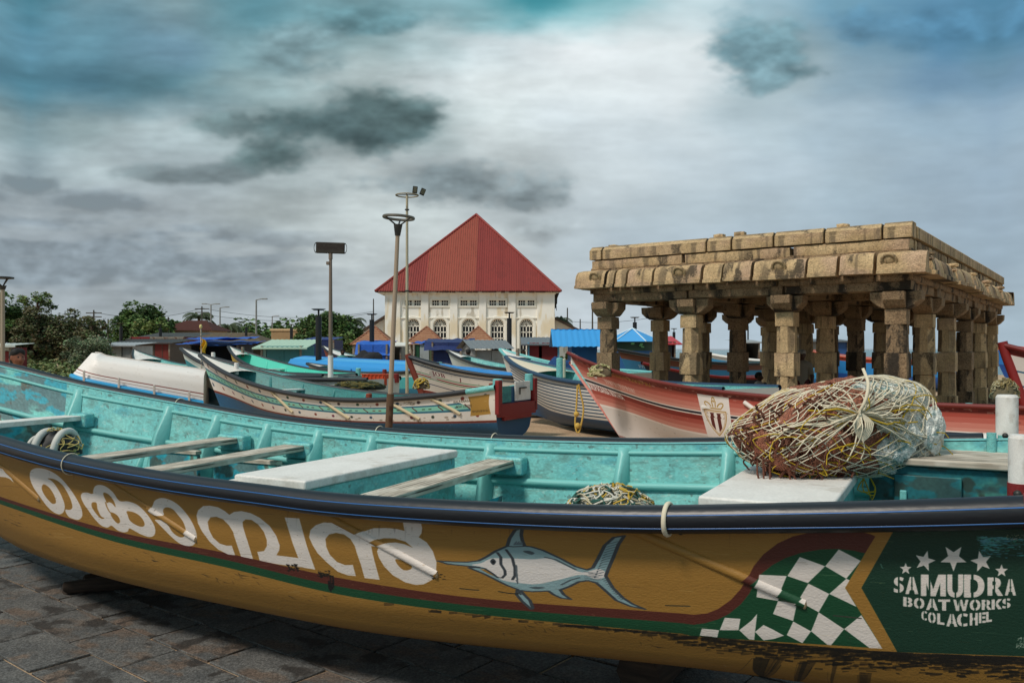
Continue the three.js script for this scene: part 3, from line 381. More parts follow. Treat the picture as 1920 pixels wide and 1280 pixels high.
  // diagonal rub strips, painted over with the rest of the side
  for (const [p0, p1, rr] of [[[-12, 862], [72, 935], 0.02], [[208, 906], [290, 958], 0.014], [[276, 952], [366, 1010], 0.02], [[596, 958], [818, 1076], 0.022], [[1185, 993], [1508, 1132], 0.022]]) {
    const n = 24, pts = [], uv = []; for (let i = 0; i <= n; i++) { const [s, q] = onHull(lerp(p0[0], p1[0], i / n), lerp(p0[1], p1[1], i / n)); pts.push(B.pt(s, q, -1)); uv.push([U(s), 1 - q]); }
    const gg = tube(pts.map((p) => [p[0], p[1], p[2] + rr * 0.45]), rr, n, 12); const U2 = gg.attributes.uv; const old = U2.array.slice(); for (let i = 0; i < U2.count; i++) { const k = Math.min(n, Math.round(old[i * 2] * n)); const cx = pts[k]; U2.setXY(i, uv[k][0], uv[k][1] + (gg.attributes.position.getY(i) - cx[1]) / 0.85); }
    mesh('rub_strip', gg, paint, g); mesh('rub_strip_end', new THREE.SphereGeometry(rr * 0.98, 10, 8).scale(0.5, 1, 1).translate(pts[n][0], pts[n][1], pts[n][2] + rr * 0.45), mat(0xb59c78, 0.7), g);
  }
  // frames and stringers
  const ribS = [1370, 1175, 925, 705, 605, 510, 415, 325, 155].map((px) => sOf(px, 1)[0]);
  for (const s of [...ribS, 8.2]) for (const side of [-1, 1]) mesh('frame', ribGeo(B, s, side, 0.042, 0.11, 0.02, 0.86, 16), M.rib, g);
  for (const px of [1195, 1345, 300, 930]) mesh('frame', ribGeo(B, sOf(px, 1)[0] + 0.05, 1, 0.022, 0.05, 0.36, 0.86), M.rib, g);
  for (const side of [-1, 1]) { mesh('stringer', tube(Array.from({ length: 30 }, (_, i) => B.pt(0.1 + i * 0.29, 0.29, side, 0.045)), 0.024, 90, 8), M.rib, g); mesh('stringer', tube(Array.from({ length: 30 }, (_, i) => B.pt(0.1 + i * 0.29, 0.06, side, 0.035)), 0.014, 90, 8), M.rib, g); }
  // thwarts: each a plank on blocks
  const inv = g.matrixWorld.clone().invert();
  const local = (px, py, y) => { const d = (EYE - y) * F / (py - HZ); return P(px, py, d).applyMatrix4(inv); };
  const thwart = (px, py, y, skew, m, wd = 0.19) => { const f = sOf(px, 1)[0], zf = B.pt(f, B.qAt(f, y, 1), 1, 0.035)[2], n = f - skew, zn = B.pt(n, B.qAt(n, y, -1), -1, 0.035)[2]; mesh('thwart', beam([f, y, zf - 0.005], [n, y, zn + 0.005], wd, 0.04), m, g); mesh('thwart_block', rbox(0.28, 0.12, 0.1, 0.02).translate(f - 0.02, y - 0.02, zf - 0.045), M.turqPlain, g); return [f, n]; };
  thwart(175, 757, 1.13, 0.12, M.white, 0.2); thwart(455, 813, 1.0, 0.16, M.wood); thwart(575, 828, 0.97, 0.16, M.wood); thwart(957, 857, 0.965, 0.12, M.wood);
  // bulkheads and low dividers between the thwarts
  const bulk = (s, y) => mesh('bulkhead', grid(2, 10, (u, v) => { const q0 = B.qAt(s, y, -1), a = B.pt(s, lerp(q0, 1, v), -1, 0.04), b = B.pt(s, lerp(B.qAt(s, y, 1), 1, v), 1, 0.04); return [s, lerp(a[1], b[1], u), lerp(a[2], b[2], u), lerp(a[2], b[2], u), a[1]]; }), M.turqworn, g);
  bulk(sOf(150, 1)[0] + 0.1, 1.08); bulk(sOf(545, 1)[0], 0.78); bulk(sOf(950, 1)[0] - 0.02, 0.74);
  for (const [p0, p1, y] of [[[285, 845], [370, 853], 0.9], [[402, 862], [525, 872], 0.86], [[655, 905], [740, 915], 0.84]]) { const a1 = local(...p0, y), b1 = local(...p1, y); mesh('divider', rbox(Math.abs(a1.x - b1.x), y - 0.44, 0.035, 0.006).translate((a1.x + b1.x) / 2, (y + 0.44) / 2, (a1.z + b1.z) / 2), M.turqworn, g); mesh('divider_cap', rbox(Math.abs(a1.x - b1.x), 0.03, 0.06, 0.006).translate((a1.x + b1.x) / 2, y + 0.016, (a1.z + b1.z) / 2), M.wood, g); }
  // boxes with white lids amidships and aft
  const boxWithLid = (c1, y, lx, lz, mLid) => { const yb = 0.62, zn = Math.max(c1[1] - lz / 2, B.pt(c1[0], B.qAt(c1[0], yb, -1), -1, 0.05)[2]), zf = Math.min(c1[1] + lz / 2, B.pt(c1[0], B.qAt(c1[0], yb, 1), 1, 0.05)[2]), gb2 = mesh('storage_box', rbox(lx, y - yb - 0.02, zf - zn, 0.01).translate(c1[0], yb + (y - yb) / 2 - 0.015, (zn + zf) / 2), M.turq, g); mesh('lid', rbox(lx + 0.03, 0.05, lz + 0.02, 0.012).translate(c1[0], y, c1[1]), mLid, gb2); return gb2; };
  { const q4 = [[465, 893], [575, 912], [818, 842], [690, 836]].map((p) => local(...p, 1.05)); const cx = q4.reduce((t, p) => t + p.x, 0) / 4, cz = q4.reduce((t, p) => t + p.z, 0) / 4; boxWithLid([cx - 0.04, cz + 0.04], 1.03, 0.45, 1.42, M.white); const e = q4[0]; mesh('hatch_cover', rbox(0.2, 0.04, 0.42, 0.008).translate(e.x + 0.13, 0.985, e.z + 0.08), M.white, g); }
  { const q4 = [[1410, 877], [1600, 880], [1570, 935], [1340, 938]].map((p) => local(...p, 1.12)); const cx = q4.reduce((t, p) => t + p.x, 0) / 4, cz = q4.reduce((t, p) => t + p.z, 0) / 4; const bx = boxWithLid([cx + 0.02, cz - 0.02], 1.095, 0.47, 0.98, M.white); mesh('hasp', rbox(0.012, 0.09, 0.05, 0.003).translate(cx + 0.02 - 0.245, 1.05, cz - 0.3), mat(0x6a4a30, 0.6, { metalness: 0.5 }), bx); }
  // stern locker and mooring posts
  { const s = 0.2, zf = B.pt(s, 0.3, 1, 0.05)[2], dk = mat(0x8fa8a4, 0.6, { map: rep(T.turqworn, 0.8) }); const lk = mesh('stern_locker', rbox(0.62, 0.55, 0.4, 0.012).translate(s, 0.885, zf - 0.21), dk, g); mesh('locker_top', rbox(0.7, 0.035, 0.48, 0.01).translate(s, 1.18, zf - 0.2), M.wood, lk); mesh('locker_door', rbox(0.28, 0.34, 0.02, 0.006).translate(s + 0.06, 0.95, zf - 0.422), dk, lk); mesh('door_handle', rbox(0.03, 0.14, 0.02, 0.006).translate(s + 0.16, 0.98, zf - 0.44), M.turqPlain, lk); }
  const post = (p, y0, y1, rr, split) => { const st = mesh('mooring_post', merge([at(cyl(rr, rr, y1 - y0 - 0.012, 20), p[0], y0, p[1]), at(cyl(rr, rr * 0.86, 0.012, 20), p[0], y1 - 0.012, p[1])]), M.white, g); mesh('lower_band', at(cyl(rr + 0.003, rr + 0.003, split - y0, 20), p[0], y0, p[1]), p[1] > 0 ? M.turqPlain : M.red, st); mesh('bolt', new THREE.SphereGeometry(0.014, 8, 6).translate(p[0] + 0.01, y1 - 0.2, p[1] - rr), M.metal, st); };
  { const d1 = 4.18, d2 = 2.9; const a1 = P(1889, 740, d1).applyMatrix4(inv), b1 = P(1914, 815, d2).applyMatrix4(inv); post([a1.x, a1.z], 1.06, a1.y, 0.05, HY(815, d1)); post([b1.x, b1.z], 1.0, b1.y, 0.037, HY(905, d2)); const c1 = P(1860, 815, 4.1).applyMatrix4(inv); mesh('peg', at(cyl(0.022, 0.022, 0.16, 12), c1.x, c1.y - 0.15, c1.z), M.turqPlain, g); }
  mesh('foredeck', deckGeo(B, 7.75), M.white, g);
  // logs under the keel
  return { g, B, sOf, local, inv, C, a, b };
})();
{ // rollers the boat stands on
  const logAt = (p0, p1, r0, r1, label) => { const a = new V3(p0[0], r0, -p0[1]), b = new V3(p1[0], r1, -p1[1]), d = b.clone().sub(a), L = d.length(), q = new THREE.CylinderGeometry(r1, r0, L, 14, 16).translate(0, L / 2, 0), p = q.attributes.position; for (let i = 0; i < p.count; i++) { const x = p.getX(i), y = p.getY(i), z = p.getZ(i), k = 0.9 + (noise3(x * 18, y * 5, z * 18, 3) - 0.5) * 0.5; p.setXYZ(i, x * k, y + (noise3(x * 30, 1, z * 30, 5) - 0.5) * 0.06, z * k); } q.computeVertexNormals(); q.applyQuaternion(new THREE.Quaternion().setFromUnitVectors(new V3(0, 1, 0), d.normalize())); const l = thing('wooden_log', label, 'log', [a.x, a.y, a.z]); mesh('trunk', boxUV(q, 2), M.darkwood, l); };
  const q = (s, z) => [A.C[0] + A.a[0] * s + A.b[0] * z, A.C[1] + A.a[1] * s + A.b[1] * z];
  logAt([GX(120, 5.75), 5.75], q(4.6, 0.9), 0.055, 0.1, 'dark log sticking out from under the ochre boat onto the paving');
  logAt([GX(155, 5.95), 5.98], q(5.0, 0.9), 0.05, 0.1, 'weathered log lying behind another log beneath the ochre boat');
  logAt(q(1.5, -0.1), q(1.4, 0.8), 0.13, 0.14, 'thick dark log wedged under the stern half of the ochre boat');
}

// ---- the other boats, one hull builder with its own lines, paint and fittings for each
function stripes(list) { return (c, W, H) => { for (const [v0, v1, col] of list) { c.fillStyle = col; c.fillRect(0, v0 * H, W, (v1 - v0) * H); } }; }
function weather(c, W, H, r, n, tones) { for (let i = 0; i < n; i++) { c.fillStyle = tones[(r() * tones.length) | 0]; const x = r() * W, y = r() * H; c.beginPath(); c.ellipse(x, y, 1 + 14 * r() * r(), 0.6 + 4 * r() * r(), 0, 0, 7); c.fill(); } }
function boat(o) {
  // bow and stern on the ground as [x, depth]; near side is the one at -z
  const [bx, bd] = o.bow, [sx, sd] = o.stern, L = Math.hypot(bx - sx, bd - sd), hw = (o.beam ?? 1.7) / 2;
  const { hStern = 1.05, hMid = 0.98, hBow = 1.6 } = o, keel = o.keel ?? 0.05;
  const w = (s) => { const u = clamp(s / L); return hw * (u < 0.42 ? lerp(0.82, 1, Math.sin(u / 0.42 * Math.PI / 2)) : Math.max(0, 1 - ((u - 0.42) / 0.58) ** 2.3)); };
  const h = (s) => { const u = s / L; return hMid + (hStern - hMid) * Math.max(0, 1 - u / 0.45) ** 2 + (hBow - hMid) * Math.max(0, (u - 0.32) / 0.68) ** (o.pw ?? 2.1); };
  const B = hullFrame({ L, w, hN: (s) => h(s) + (o.roll ?? 0), hF: (s) => h(s) - (o.roll ?? 0), k: (s) => keel + 0.18 * smooth(0.7, 1, s / L), rake: o.rake ?? 0.75 });
  const g = thing('fishing_boat', o.label, 'boat', [sx, 0, -sd], Math.atan2(bd - sd, bx - sx), 'fishing boats drawn up on the shore');
  const W = 2048, H = 256, r = rand(o.seed ?? 1), tex = (words) => { const cv = canvas(W, H), c = cv.getContext('2d'); c.fillStyle = o.base; c.fillRect(0, 0, W, H); o.paint?.(c, W, H, r); if (words) o.words?.(c, W, H, r); weather(c, W, H, r, o.worn ?? 260, ['rgba(60,45,35,.16)', 'rgba(90,70,50,.14)', 'rgba(235,230,220,.16)', 'rgba(40,35,30,.2)']); return canvasTex(cv); };
  const pn = new THREE.MeshStandardMaterial({ map: tex(true), roughness: 0.5, bumpMap: rep(T.grain, 6, 2), bumpScale: 0.001 }), pf = o.farPaint ? new THREE.MeshStandardMaterial({ map: tex(false), roughness: 0.5 }) : mat(o.base, 0.5);
  mesh('hull', hullSide(B, -1, 44, 14), pn, g); mesh('hull', hullSide(B, 1, 44, 14), pf, g);
  const im = o.inside ?? M.turqPlain;
  for (const side of [-1, 1]) {
    mesh('lining', grid(36, 10, (u, v) => { const s = u * (L - 0.03) + 0.02; return [...B.pt(s, v, side, 0.035), s, v * 1.4]; }), im, g);
    const rl = mesh('rail', tube(sheerLine(B, side, 0.02, 0.0, 0, L, 28), o.railR ?? 0.05, 70, 10), o.rail ?? M.pipeOld, g);
    mesh('rail_cap', capGeo(B, side), o.cap ?? im, g);
    if (o.railTip) mesh('rail_end', tube(sheerLine(B, side, 0.02, 0, -0.02, 0.55, 6), 0.052, 12, 10), M.turqPlain, rl);
  }
  mesh('transom', transomGeo(B, 0), o.transomMat ?? mat(o.base, 0.5), g);
  mesh('floor', floorGeo(B, () => keel + 0.26, 0.1, L * 0.86), im, g);
  mesh('foredeck', deckGeo(B, L * (o.deck ?? 0.86)), o.deckMat ?? M.white, g);
  const n = o.ribs ?? 7; for (let i = 0; i < n; i++) { const s = L * lerp(0.1, 0.8, i / (n - 1)); for (const side of [-1, 1]) mesh('frame', ribGeo(B, s, side, 0.03, 0.06, 0.04, 0.85, 6), im, g); }
  for (const u of o.thwarts ?? [0.25, 0.5, 0.7]) { const s = u * L, y = h(s) - 0.16, z = Math.abs(B.pt(s, B.qAt(s, y, 1), 1, 0.035)[2]); mesh('thwart', rbox(0.2, 0.04, 2 * z, 0.006).translate(s, y, 0), o.thwartMat ?? M.white, g); }
  if (o.posts) for (const [s, zf, hh, m2, rr] of o.posts) { const p = B.pt(Math.max(0.02, s * L), 0, zf < 0 ? -1 : 1, 0.08); mesh('mooring_post', merge([at(cyl(rr ?? 0.06, rr ?? 0.06, hh, 14), 0, 0, 0), at(cyl(rr ?? 0.06, (rr ?? 0.06) * 0.8, 0.015, 14), 0, hh, 0)]), m2, g, [p[0], p[1] - 0.1, p[2] * Math.abs(zf)]); }
  for (const [u0, q0, u1, q1, m2] of o.battens ?? []) { const a = Array.from({ length: 12 }, (_, i) => { const p = B.pt(lerp(u0, u1, i / 11) * L, lerp(q0, q1, i / 11), -1); return [p[0], p[1], p[2] - 0.01]; }); mesh('rub_strip', tube(a, 0.03, 22, 8), m2 ?? mat(0xc9b998, 0.7), g); }
  // timber chocks under the keel
  if (keel > 0.12) for (const u of [0.18, 0.66]) { const s = u * L; mesh('chock', rbox(0.22, keel + 0.02, 1.0, 0.02).translate(s, (keel + 0.02) / 2, 0), M.darkwood, g); }
  if (o.stem) { const pts = Array.from({ length: 8 }, (_, i) => { const p = B.pt(L, i / 9, -1); return [p[0] + 0.01, p[1] + (i ? 0 : 0.06), 0]; }); mesh('stem_post', tube(pts, 0.085, 16, 8), o.stem, g); }
  g.updateMatrixWorld(true);
  return { g, B, L, h, w };
}
const capText = (c, s, x, y, w, hgt, col, font = 'bold 100px sans-serif') => { c.save(); c.font = font; const m = c.measureText(s), bw = m.actualBoundingBoxLeft + m.actualBoundingBoxRight, bh = m.actualBoundingBoxAscent; c.translate(x, y); c.scale(-w / bw, hgt / bh); c.fillStyle = col; c.fillText(s, m.actualBoundingBoxLeft - bw, bh); c.restore(); };
// lettering too small or worn to read: rows of short strokes
const scribble = (c, x, y, w, h, col, n, seed = 1) => { const r = rand(seed); c.strokeStyle = col; c.lineWidth = Math.max(1.2, h * 0.14); for (let i = 0; i < n; i++) { const X = x - w * (i + 0.5) / n, g = w / n * 0.36; c.beginPath(); c.moveTo(X + g, y + h * (0.1 + 0.2 * r())); c.quadraticCurveTo(X + g * (r() - 0.5) * 3, y + h * r(), X + g * (r() - 0.3), y + h * 0.95); c.stroke(); c.beginPath(); c.moveTo(X - g, y + h * 0.15 * r()); c.lineTo(X - g * 0.6, y + h * (0.7 + 0.3 * r())); c.stroke(); } };
// near sides are seen with the bow to the left, so words run from the bow: capText writes towards the stern
const TEAL = mat(0xffffff, 0.5, { map: rep(T.turq, 1.1) }), DEEP = mat(0x86b4b4, 0.55, { map: rep(T.turq, 1.1) }), MINT = mat(0x55d0ba, 0.5, { bumpMap: T.grain, bumpScale: 0.001 });

// white boat with stars and teal band, red stern frame
const Bt = boat({ seed: 3, bow: [-7.31, 19.6], stern: [0.05, 15.6], beam: 1.85, hBow: 1.56, hMid: 0.7, hStern: 1.02, transomMat: mat(0x1c4f74, 0.5), keel: 0.02, label: 'white fishing boat with star spots, teal band and open red stern frame', base: '#d8d2cc', inside: DEEP, deckMat: mat(0xe2dcd2, 0.5), worn: 700, railTip: true, ribs: 8, deck: 0.84,
  posts: [[0.0, -0.9, 0.24, TEAL, 0.09], [0.0, 0.9, 0.3, TEAL, 0.08], [0.05, -0.2, 0.2, mat(0x8a3a22, 0.7), 0.05], [0.36, -0.6, 0.2, mat(0x8a3a22, 0.7), 0.06], [0.86, 0.0, 0.25, M.white, 0.05]],
  battens: [[0.27, 0.05, 0.19, 0.5], [0.46, 0.05, 0.385, 0.5], [0.635, 0.05, 0.57, 0.48], [0.155, 0.05, 0.085, 0.42]],
  paint: (c, W, H) => { stripes([[0, 0.05, '#5a231b'], [0.2, 0.235, '#27647c'], [0.235, 0.33, '#7fbfae'], [0.33, 0.375, '#2d6d84'], [0.56, 0.6, '#6e2c22'], [0.6, 1, '#1d5276']])(c, W, H); c.fillStyle = '#e0d8cf'; c.beginPath(); c.moveTo(0, 0.05 * H); c.lineTo(0.12 * W, 0.05 * H); c.lineTo(0.04 * W, 0.4 * H); c.lineTo(0, 0.4 * H); c.fill(); c.strokeStyle = '#5a2a2a'; c.lineWidth = 6; for (let i = 1; i < 15; i++) { c.beginPath(); c.moveTo(W * i / 15 + 14, 0.235 * H); c.lineTo(W * i / 15 - 12, 0.33 * H); c.stroke(); c.fillStyle = ['#6b2a20', '#22445c', '#3a5a3a', '#4a2a4a'][i % 4]; c.fillRect(W * (i + 0.35) / 15, 0.275 * H, 16, 6); c.fillRect(W * (i + 0.6) / 15, 0.275 * H, 16, 6); }
    const star = (x, y, R, col) => { c.fillStyle = col; for (let k = 0; k < 8; k++) { c.beginPath(); c.ellipse(x, y, R, R * 0.16, k * Math.PI / 8, 0, 7); c.fill(); } }; for (let i = 0; i < 18; i++) { star(W * (i + 0.4) / 18, 0.12 * H, 11, ['#27445c', '#7a2f22', '#2c4c3c', '#3c2c30'][i % 4]); star(W * (i + 0.8) / 18, 0.46 * H, 10, ['#7a2f22', '#27445c', '#2a3a30', '#6a2a44'][i % 4]); } },
  words: (c, W, H, r) => { c.fillStyle = '#a8803a'; c.beginPath(); c.moveTo(0.012 * W, 0.1 * H); c.quadraticCurveTo(0.018 * W, 0.27 * H, 0.012 * W, 0.45 * H); c.lineTo(0.062 * W, 0.47 * H); c.quadraticCurveTo(0.056 * W, 0.28 * H, 0.064 * W, 0.1 * H); c.fill(); capText(c, 'KALPANAGA', 0.058 * W, 0.15 * H, 0.042 * W, 0.05 * H, '#3a3020'); capText(c, 'BOAT CENTRE', 0.056 * W, 0.25 * H, 0.038 * W, 0.05 * H, '#3a3020'); scribble(c, 0.057 * W, 0.36 * H, 0.04 * W, 0.05 * H, '#5a4826', 12, 4); for (let i = 0; i < 60; i++) { c.fillStyle = `rgba(80,65,45,${0.2 + 0.3 * r()})`; const x = (r() < 0.5 ? 0.2 + 0.02 * r() : 0.3 * r() + 0.1) * W; c.beginPath(); c.ellipse(x, (r() < 0.5 ? 0.13 : 0.5) * H + (r() - 0.5) * 24, 10 * r() + 2, 5 * r() + 1, 0, 0, 7); c.fill(); } scribble(c, 0.965 * W, 0.13 * H, 0.06 * W, 0.06 * H, '#8a6a70', 7, 9); } });
{ // its red stern frame, lid and motor board
  const { g, B } = Bt, pn = B.pt(0, 0, -1), pf = B.pt(0, 0, 1), y0 = pn[1], z0 = pn[2], z1 = pf[2];
  const red = M.red; const fr = mesh('stern_frame', merge([rbox(0.09, 0.62, 0.14, 0.02).translate(-0.05, y0 - 0.18, z0 + 0.06), rbox(0.09, 0.62, 0.14, 0.02).translate(-0.05, y0 - 0.18, z1 - 0.06), rbox(0.09, 0.24, z1 - z0 - 0.1, 0.02).translate(-0.05, y0 - 0.42, (z0 + z1) / 2), rbox(0.08, 0.1, (z1 - z0) * 0.7, 0.02).translate(-0.05, y0 - 0.56, (z0 + z1) / 2)]), red, g);
  const white = mesh('engine_lid', rbox(0.03, 0.36, 0.62, 0.01).translate(-0.02, y0 - 0.1, z1 - 0.48), M.white, g); mesh('handle', merge([bar([-0.06, y0 - 0.04, z1 - 0.66], [-0.06, y0 - 0.04, z1 - 0.4], 0.014), bar([-0.06, y0 - 0.04, z1 - 0.66], [-0.06, y0 - 0.16, z1 - 0.66], 0.014)]), M.metal, white);
  mesh('motor_board', rbox(0.04, 0.3, 0.4, 0.01).translate(-0.02, y0 - 0.14, z0 + 0.36), DEEP, g);
}
boat({ seed: 4, bow: [-8.95, 22.6], stern: [-2.95, 19.3], beam: 1.45, hBow: 1.72, hMid: 1.0, hStern: 1.02, label: 'pale teal boat with dark pipe rails lying close behind the star-spotted boat', base: '#cfd4cc', inside: TEAL, paint: stripes([[0.18, 0.3, '#3a8a96'], [0.55, 1, '#2a5a70']]), deck: 0.8, posts: [[0.84, 0.4, 0.3, M.white, 0.05], [0.0, 0.9, 0.2, mat(0x7a1f1a, 0.6), 0.08]] });
boat({ seed: 5, bow: [-9.15, 27], stern: [-3.7, 22.3], beam: 1.6, hBow: 1.78, hMid: 1.02, hStern: 1.0, transomMat: TEAL, label: 'boat painted bright mint green inside with a dark pipe rail', base: '#c9b25a', inside: MINT, paint: stripes([[0, 0.12, '#d8d2c0'], [0.12, 0.3, '#b89b3a'], [0.3, 0.7, '#5a6a4a']]), deck: 0.88, posts: [[0.9, 0.3, 0.3, M.rust, 0.05], [0.0, -0.85, 0.3, TEAL, 0.07], [0.0, 0.7, 0.25, mat(0x7a1f1a, 0.6), 0.06]] });
boat({ seed: 6, bow: [-2.66, 21.4], stern: [2.3, 21.0], beam: 1.4, hBow: 1.52, hMid: 1.0, hStern: 1.05, rake: 0.5, label: 'white boat with thin red, green and navy lines and thick brown stem', base: '#d8d0c6', inside: TEAL, stem: mat(0x7a3424, 0.6), worn: 420, rail: M.pipeOld,
  paint: (c, W, H) => { stripes([[0, 0.035, '#6e2f22'], [0.1, 0.118, '#1f2d52'], [0.26, 0.275, '#2f7a4a'], [0.3, 0.325, '#8a2a2a'], [0.34, 0.355, '#2f7a4a'], [0.46, 0.475, '#1f2d52'], [0.62, 1, '#7a3226']])(c, W, H); },
  words: (c, W, H) => { c.fillStyle = '#b9b2ab'; c.beginPath(); c.ellipse(0.885 * W, 0.26 * H, 0.022 * W, 0.09 * H, 0, 0, 7); c.fill(); capText(c, 'JOB', 0.81 * W, 0.15 * H, 0.075 * W, 0.085 * H, '#6a2030', 'bold 100px serif'); capText(c, 'J', 0.715 * W, 0.16 * H, 0.014 * W, 0.07 * H, '#6a2030', 'bold 100px serif'); scribble(c, 0.93 * W, 0.045 * H, 0.16 * W, 0.045 * H, 'rgba(42,42,48,.7)', 12, 3); } });
boat({ seed: 7, bow: [-2.4, 31], stern: [2.6, 26.6], beam: 1.5, hBow: 1.66, hMid: 1.02, label: 'small teal boat with white bow deck beside the grey shed', base: '#c9cfc8', inside: TEAL, paint: stripes([[0.5, 1, '#3a7a8a']]), deck: 0.86, posts: [[0.9, 0.3, 0.25, M.rust, 0.05]] });
boat({ seed: 8, bow: [-0.39, 28], stern: [3.4, 23], beam: 1.6, hBow: 1.7, hMid: 1.1, label: 'boat with white bow deck and pale turquoise inside near the red kiosk', base: '#dcd6cc', inside: TEAL, rail: TEAL, paint: stripes([[0.0, 0.04, '#6e2f22'], [0.18, 0.2, '#6a2a2a'], [0.6, 1, '#9aa0a0']]), deck: 0.82, posts: [[0.86, 0.2, 0.35, M.rust, 0.06]] });
boat({ seed: 9, bow: [-0.13, 20], stern: [4.0, 13.9], beam: 1.66, hBow: 1.52, hMid: 1.02, hStern: 1.05, label: 'white boat with close navy stripes on its side and a deep blue bottom', base: '#d8d2ca', inside: TEAL, railTip: false, deckMat: mat(0xd8ccb4, 0.6), deck: 0.74, worn: 420, rail: mat(0x24405a, 0.5),
  paint: (c, W, H) => { const l = []; for (let i = 0; i < 9; i++) l.push([0.1 + i * 0.062, 0.122 + i * 0.062, '#1d4362']); l.push([0, 0.05, '#27506e'], [0.66, 1, '#1a4468']); stripes(l)(c, W, H); }, words: (c, W, H) => scribble(c, 0.86 * W, 0.17 * H, 0.12 * W, 0.08 * H, '#3a4a8a', 9, 5),
  posts: [[0.62, -0.8, 0.5, TEAL, 0.07], [0.72, 0.2, 0.4, M.rope, 0.06]], thwarts: [0.3, 0.5] });
// red and pink boat with a crest on its side
const Jt = boat({ seed: 10, roll: 0.085, bow: [0.96, 14.2], stern: [6.9, 8.9], beam: 1.75, hBow: 1.56, hMid: 0.98, hStern: 0.98, keel: 0.1, rake: 1.05, pw: 2.5, label: 'red and salmon pink striped fishing boat with white bottom and painted crest', base: '#c4776a', inside: TEAL, railR: 0.03, rail: mat(0x7c2620, 0.6, { map: T.white }), cap: M.white, worn: 500, thwarts: [0.2, 0.45, 0.62], stem: null, deck: 0.9,
  paint: (c, W, H, r) => { stripes([[0, 0.075, '#6e1712'], [0.075, 0.13, '#a5483c'], [0.13, 0.19, '#b55e52'], [0.19, 0.25, '#c4796c'], [0.25, 0.29, '#ce8d80'], [0.29, 0.305, '#e4dcd6'], [0.305, 0.335, '#141a2c'], [0.335, 0.35, '#e4dcd6'], [0.35, 0.41, '#7c1d17'], [0.41, 0.47, '#a54a40'], [0.47, 0.53, '#b96a5e'], [0.53, 0.585, '#cc8b7e'], [0.585, 0.61, '#e2d8d2'], [0.61, 1, '#cfc6c0']])(c, W, H); for (let i = 0; i < 300; i++) { c.fillStyle = r() < 0.5 ? 'rgba(205,180,165,.5)' : 'rgba(150,50,40,.4)'; c.fillRect(r() * W, r() * 0.07 * H, 4 + r() * 14, 1 + r() * 5); } },
  words: (c, W, H) => { scribble(c, 0.9 * W, 0.04 * H, 0.15 * W, 0.055 * H, '#b7a02c', 16, 6); scribble(c, 0.915 * W, 0.18 * H, 0.1 * W, 0.075 * H, '#e8d5ce', 13, 7); capText(c, 'KRIPASANA MATHA', 0.885 * W, 0.345 * H, 0.115 * W, 0.075 * H, '#efe6e2'); c.fillStyle = '#e0cfc9'; c.beginPath(); c.ellipse(0.945 * W, 0.17 * H, 0.009 * W, 0.07 * H, 0, 0, 7); c.fill();
    // crest panel
    const x0 = 0.64 * W, x1 = 0.575 * W, X = (t) => lerp(x0, x1, t), Y = (t) => lerp(0.065, 0.62, t) * H, pw = x0 - x1; c.fillStyle = '#e6dfdb'; c.fillRect(x1, Y(0), pw, Y(1) - Y(0));
    const sh = (k, col) => { c.fillStyle = col; c.beginPath(); const cx = 0.5, l = 0.5 - 0.38 * k, rr = 0.5 + 0.38 * k, t0 = 0.63 - 0.29 * k, t1 = 0.63 + 0.31 * k; c.moveTo(X(l), Y(t0)); c.lineTo(X(rr), Y(t0)); c.quadraticCurveTo(X(rr + 0.02), Y(lerp(t0, t1, 0.62)), X(cx), Y(t1)); c.quadraticCurveTo(X(l - 0.02), Y(lerp(t0, t1, 0.62)), X(l), Y(t0)); c.fill(); };
    sh(1, '#b4873a'); sh(0.92, '#e9e2dc'); sh(0.86, '#b4873a'); sh(0.82, '#e9e2dc'); c.save(); sh(0.76, '#e9e2dc'); c.clip(); c.fillStyle = '#5c1f1c'; c.fillRect(x1, Y(0.4), pw, Y(0.52) - Y(0.4)); for (let i = 0; i < 3; i++) { c.fillRect(X(0.3 + i * 0.24), Y(0.52), -0.12 * pw, Y(1) - Y(0.52)); } c.restore(); c.fillStyle = '#e9e2dc'; for (let i = 0; i < 3; i++) { c.beginPath(); c.ellipse(X(0.27 + i * 0.23), Y(0.46), 0.06 * pw, 0.035 * H, 0, 0, 7); c.fill(); }
    c.strokeStyle = '#b08a3c'; c.lineWidth = 4; c.beginPath(); c.moveTo(X(0.28), Y(0.3)); c.lineTo(X(0.72), Y(0.3)); c.stroke(); for (const k of [-1, 1]) { c.beginPath(); c.moveTo(X(0.5 + 0.22 * k), Y(0.29)); c.bezierCurveTo(X(0.5 + 0.42 * k), Y(0.15), X(0.5 + 0.2 * k), Y(0.1), X(0.5 + 0.1 * k), Y(0.26)); c.stroke(); c.beginPath(); c.moveTo(X(0.5 + 0.04 * k), Y(0.27)); c.lineTo(X(0.5 + 0.06 * k), Y(0.12)); c.stroke(); } c.beginPath(); c.ellipse(X(0.5), Y(0.09), 5, 7, 0, 0, 7); c.stroke(); },
  battens: [[0.545, 0.1, 0.475, 0.42, mat(0xe0d6d0, 0.6)]], posts: [[0.03, 0.9, 0.26, TEAL, 0.06], [0.0, 0.5, 0.34, TEAL, 0.07], [0.25, 0.9, 0.2, TEAL, 0.05]] });
boat({ seed: 11, bow: [9.05, 15.4], stern: [15.5, 11.4], beam: 1.7, hBow: 1.78, hMid: 1.05, label: 'white boat with thick dark red stem beside the stone pavilion', base: '#d6d2ce', inside: TEAL, stem: M.red, rail: mat(0x6a1a18, 0.5), paint: stripes([[0, 0.1, '#6a1a18'], [0.28, 0.3, '#2f5c7c'], [0.45, 0.47, '#2f5c7c'], [0.62, 1, '#2f5c7c']]), deckMat: M.red, rake: 0.5 });
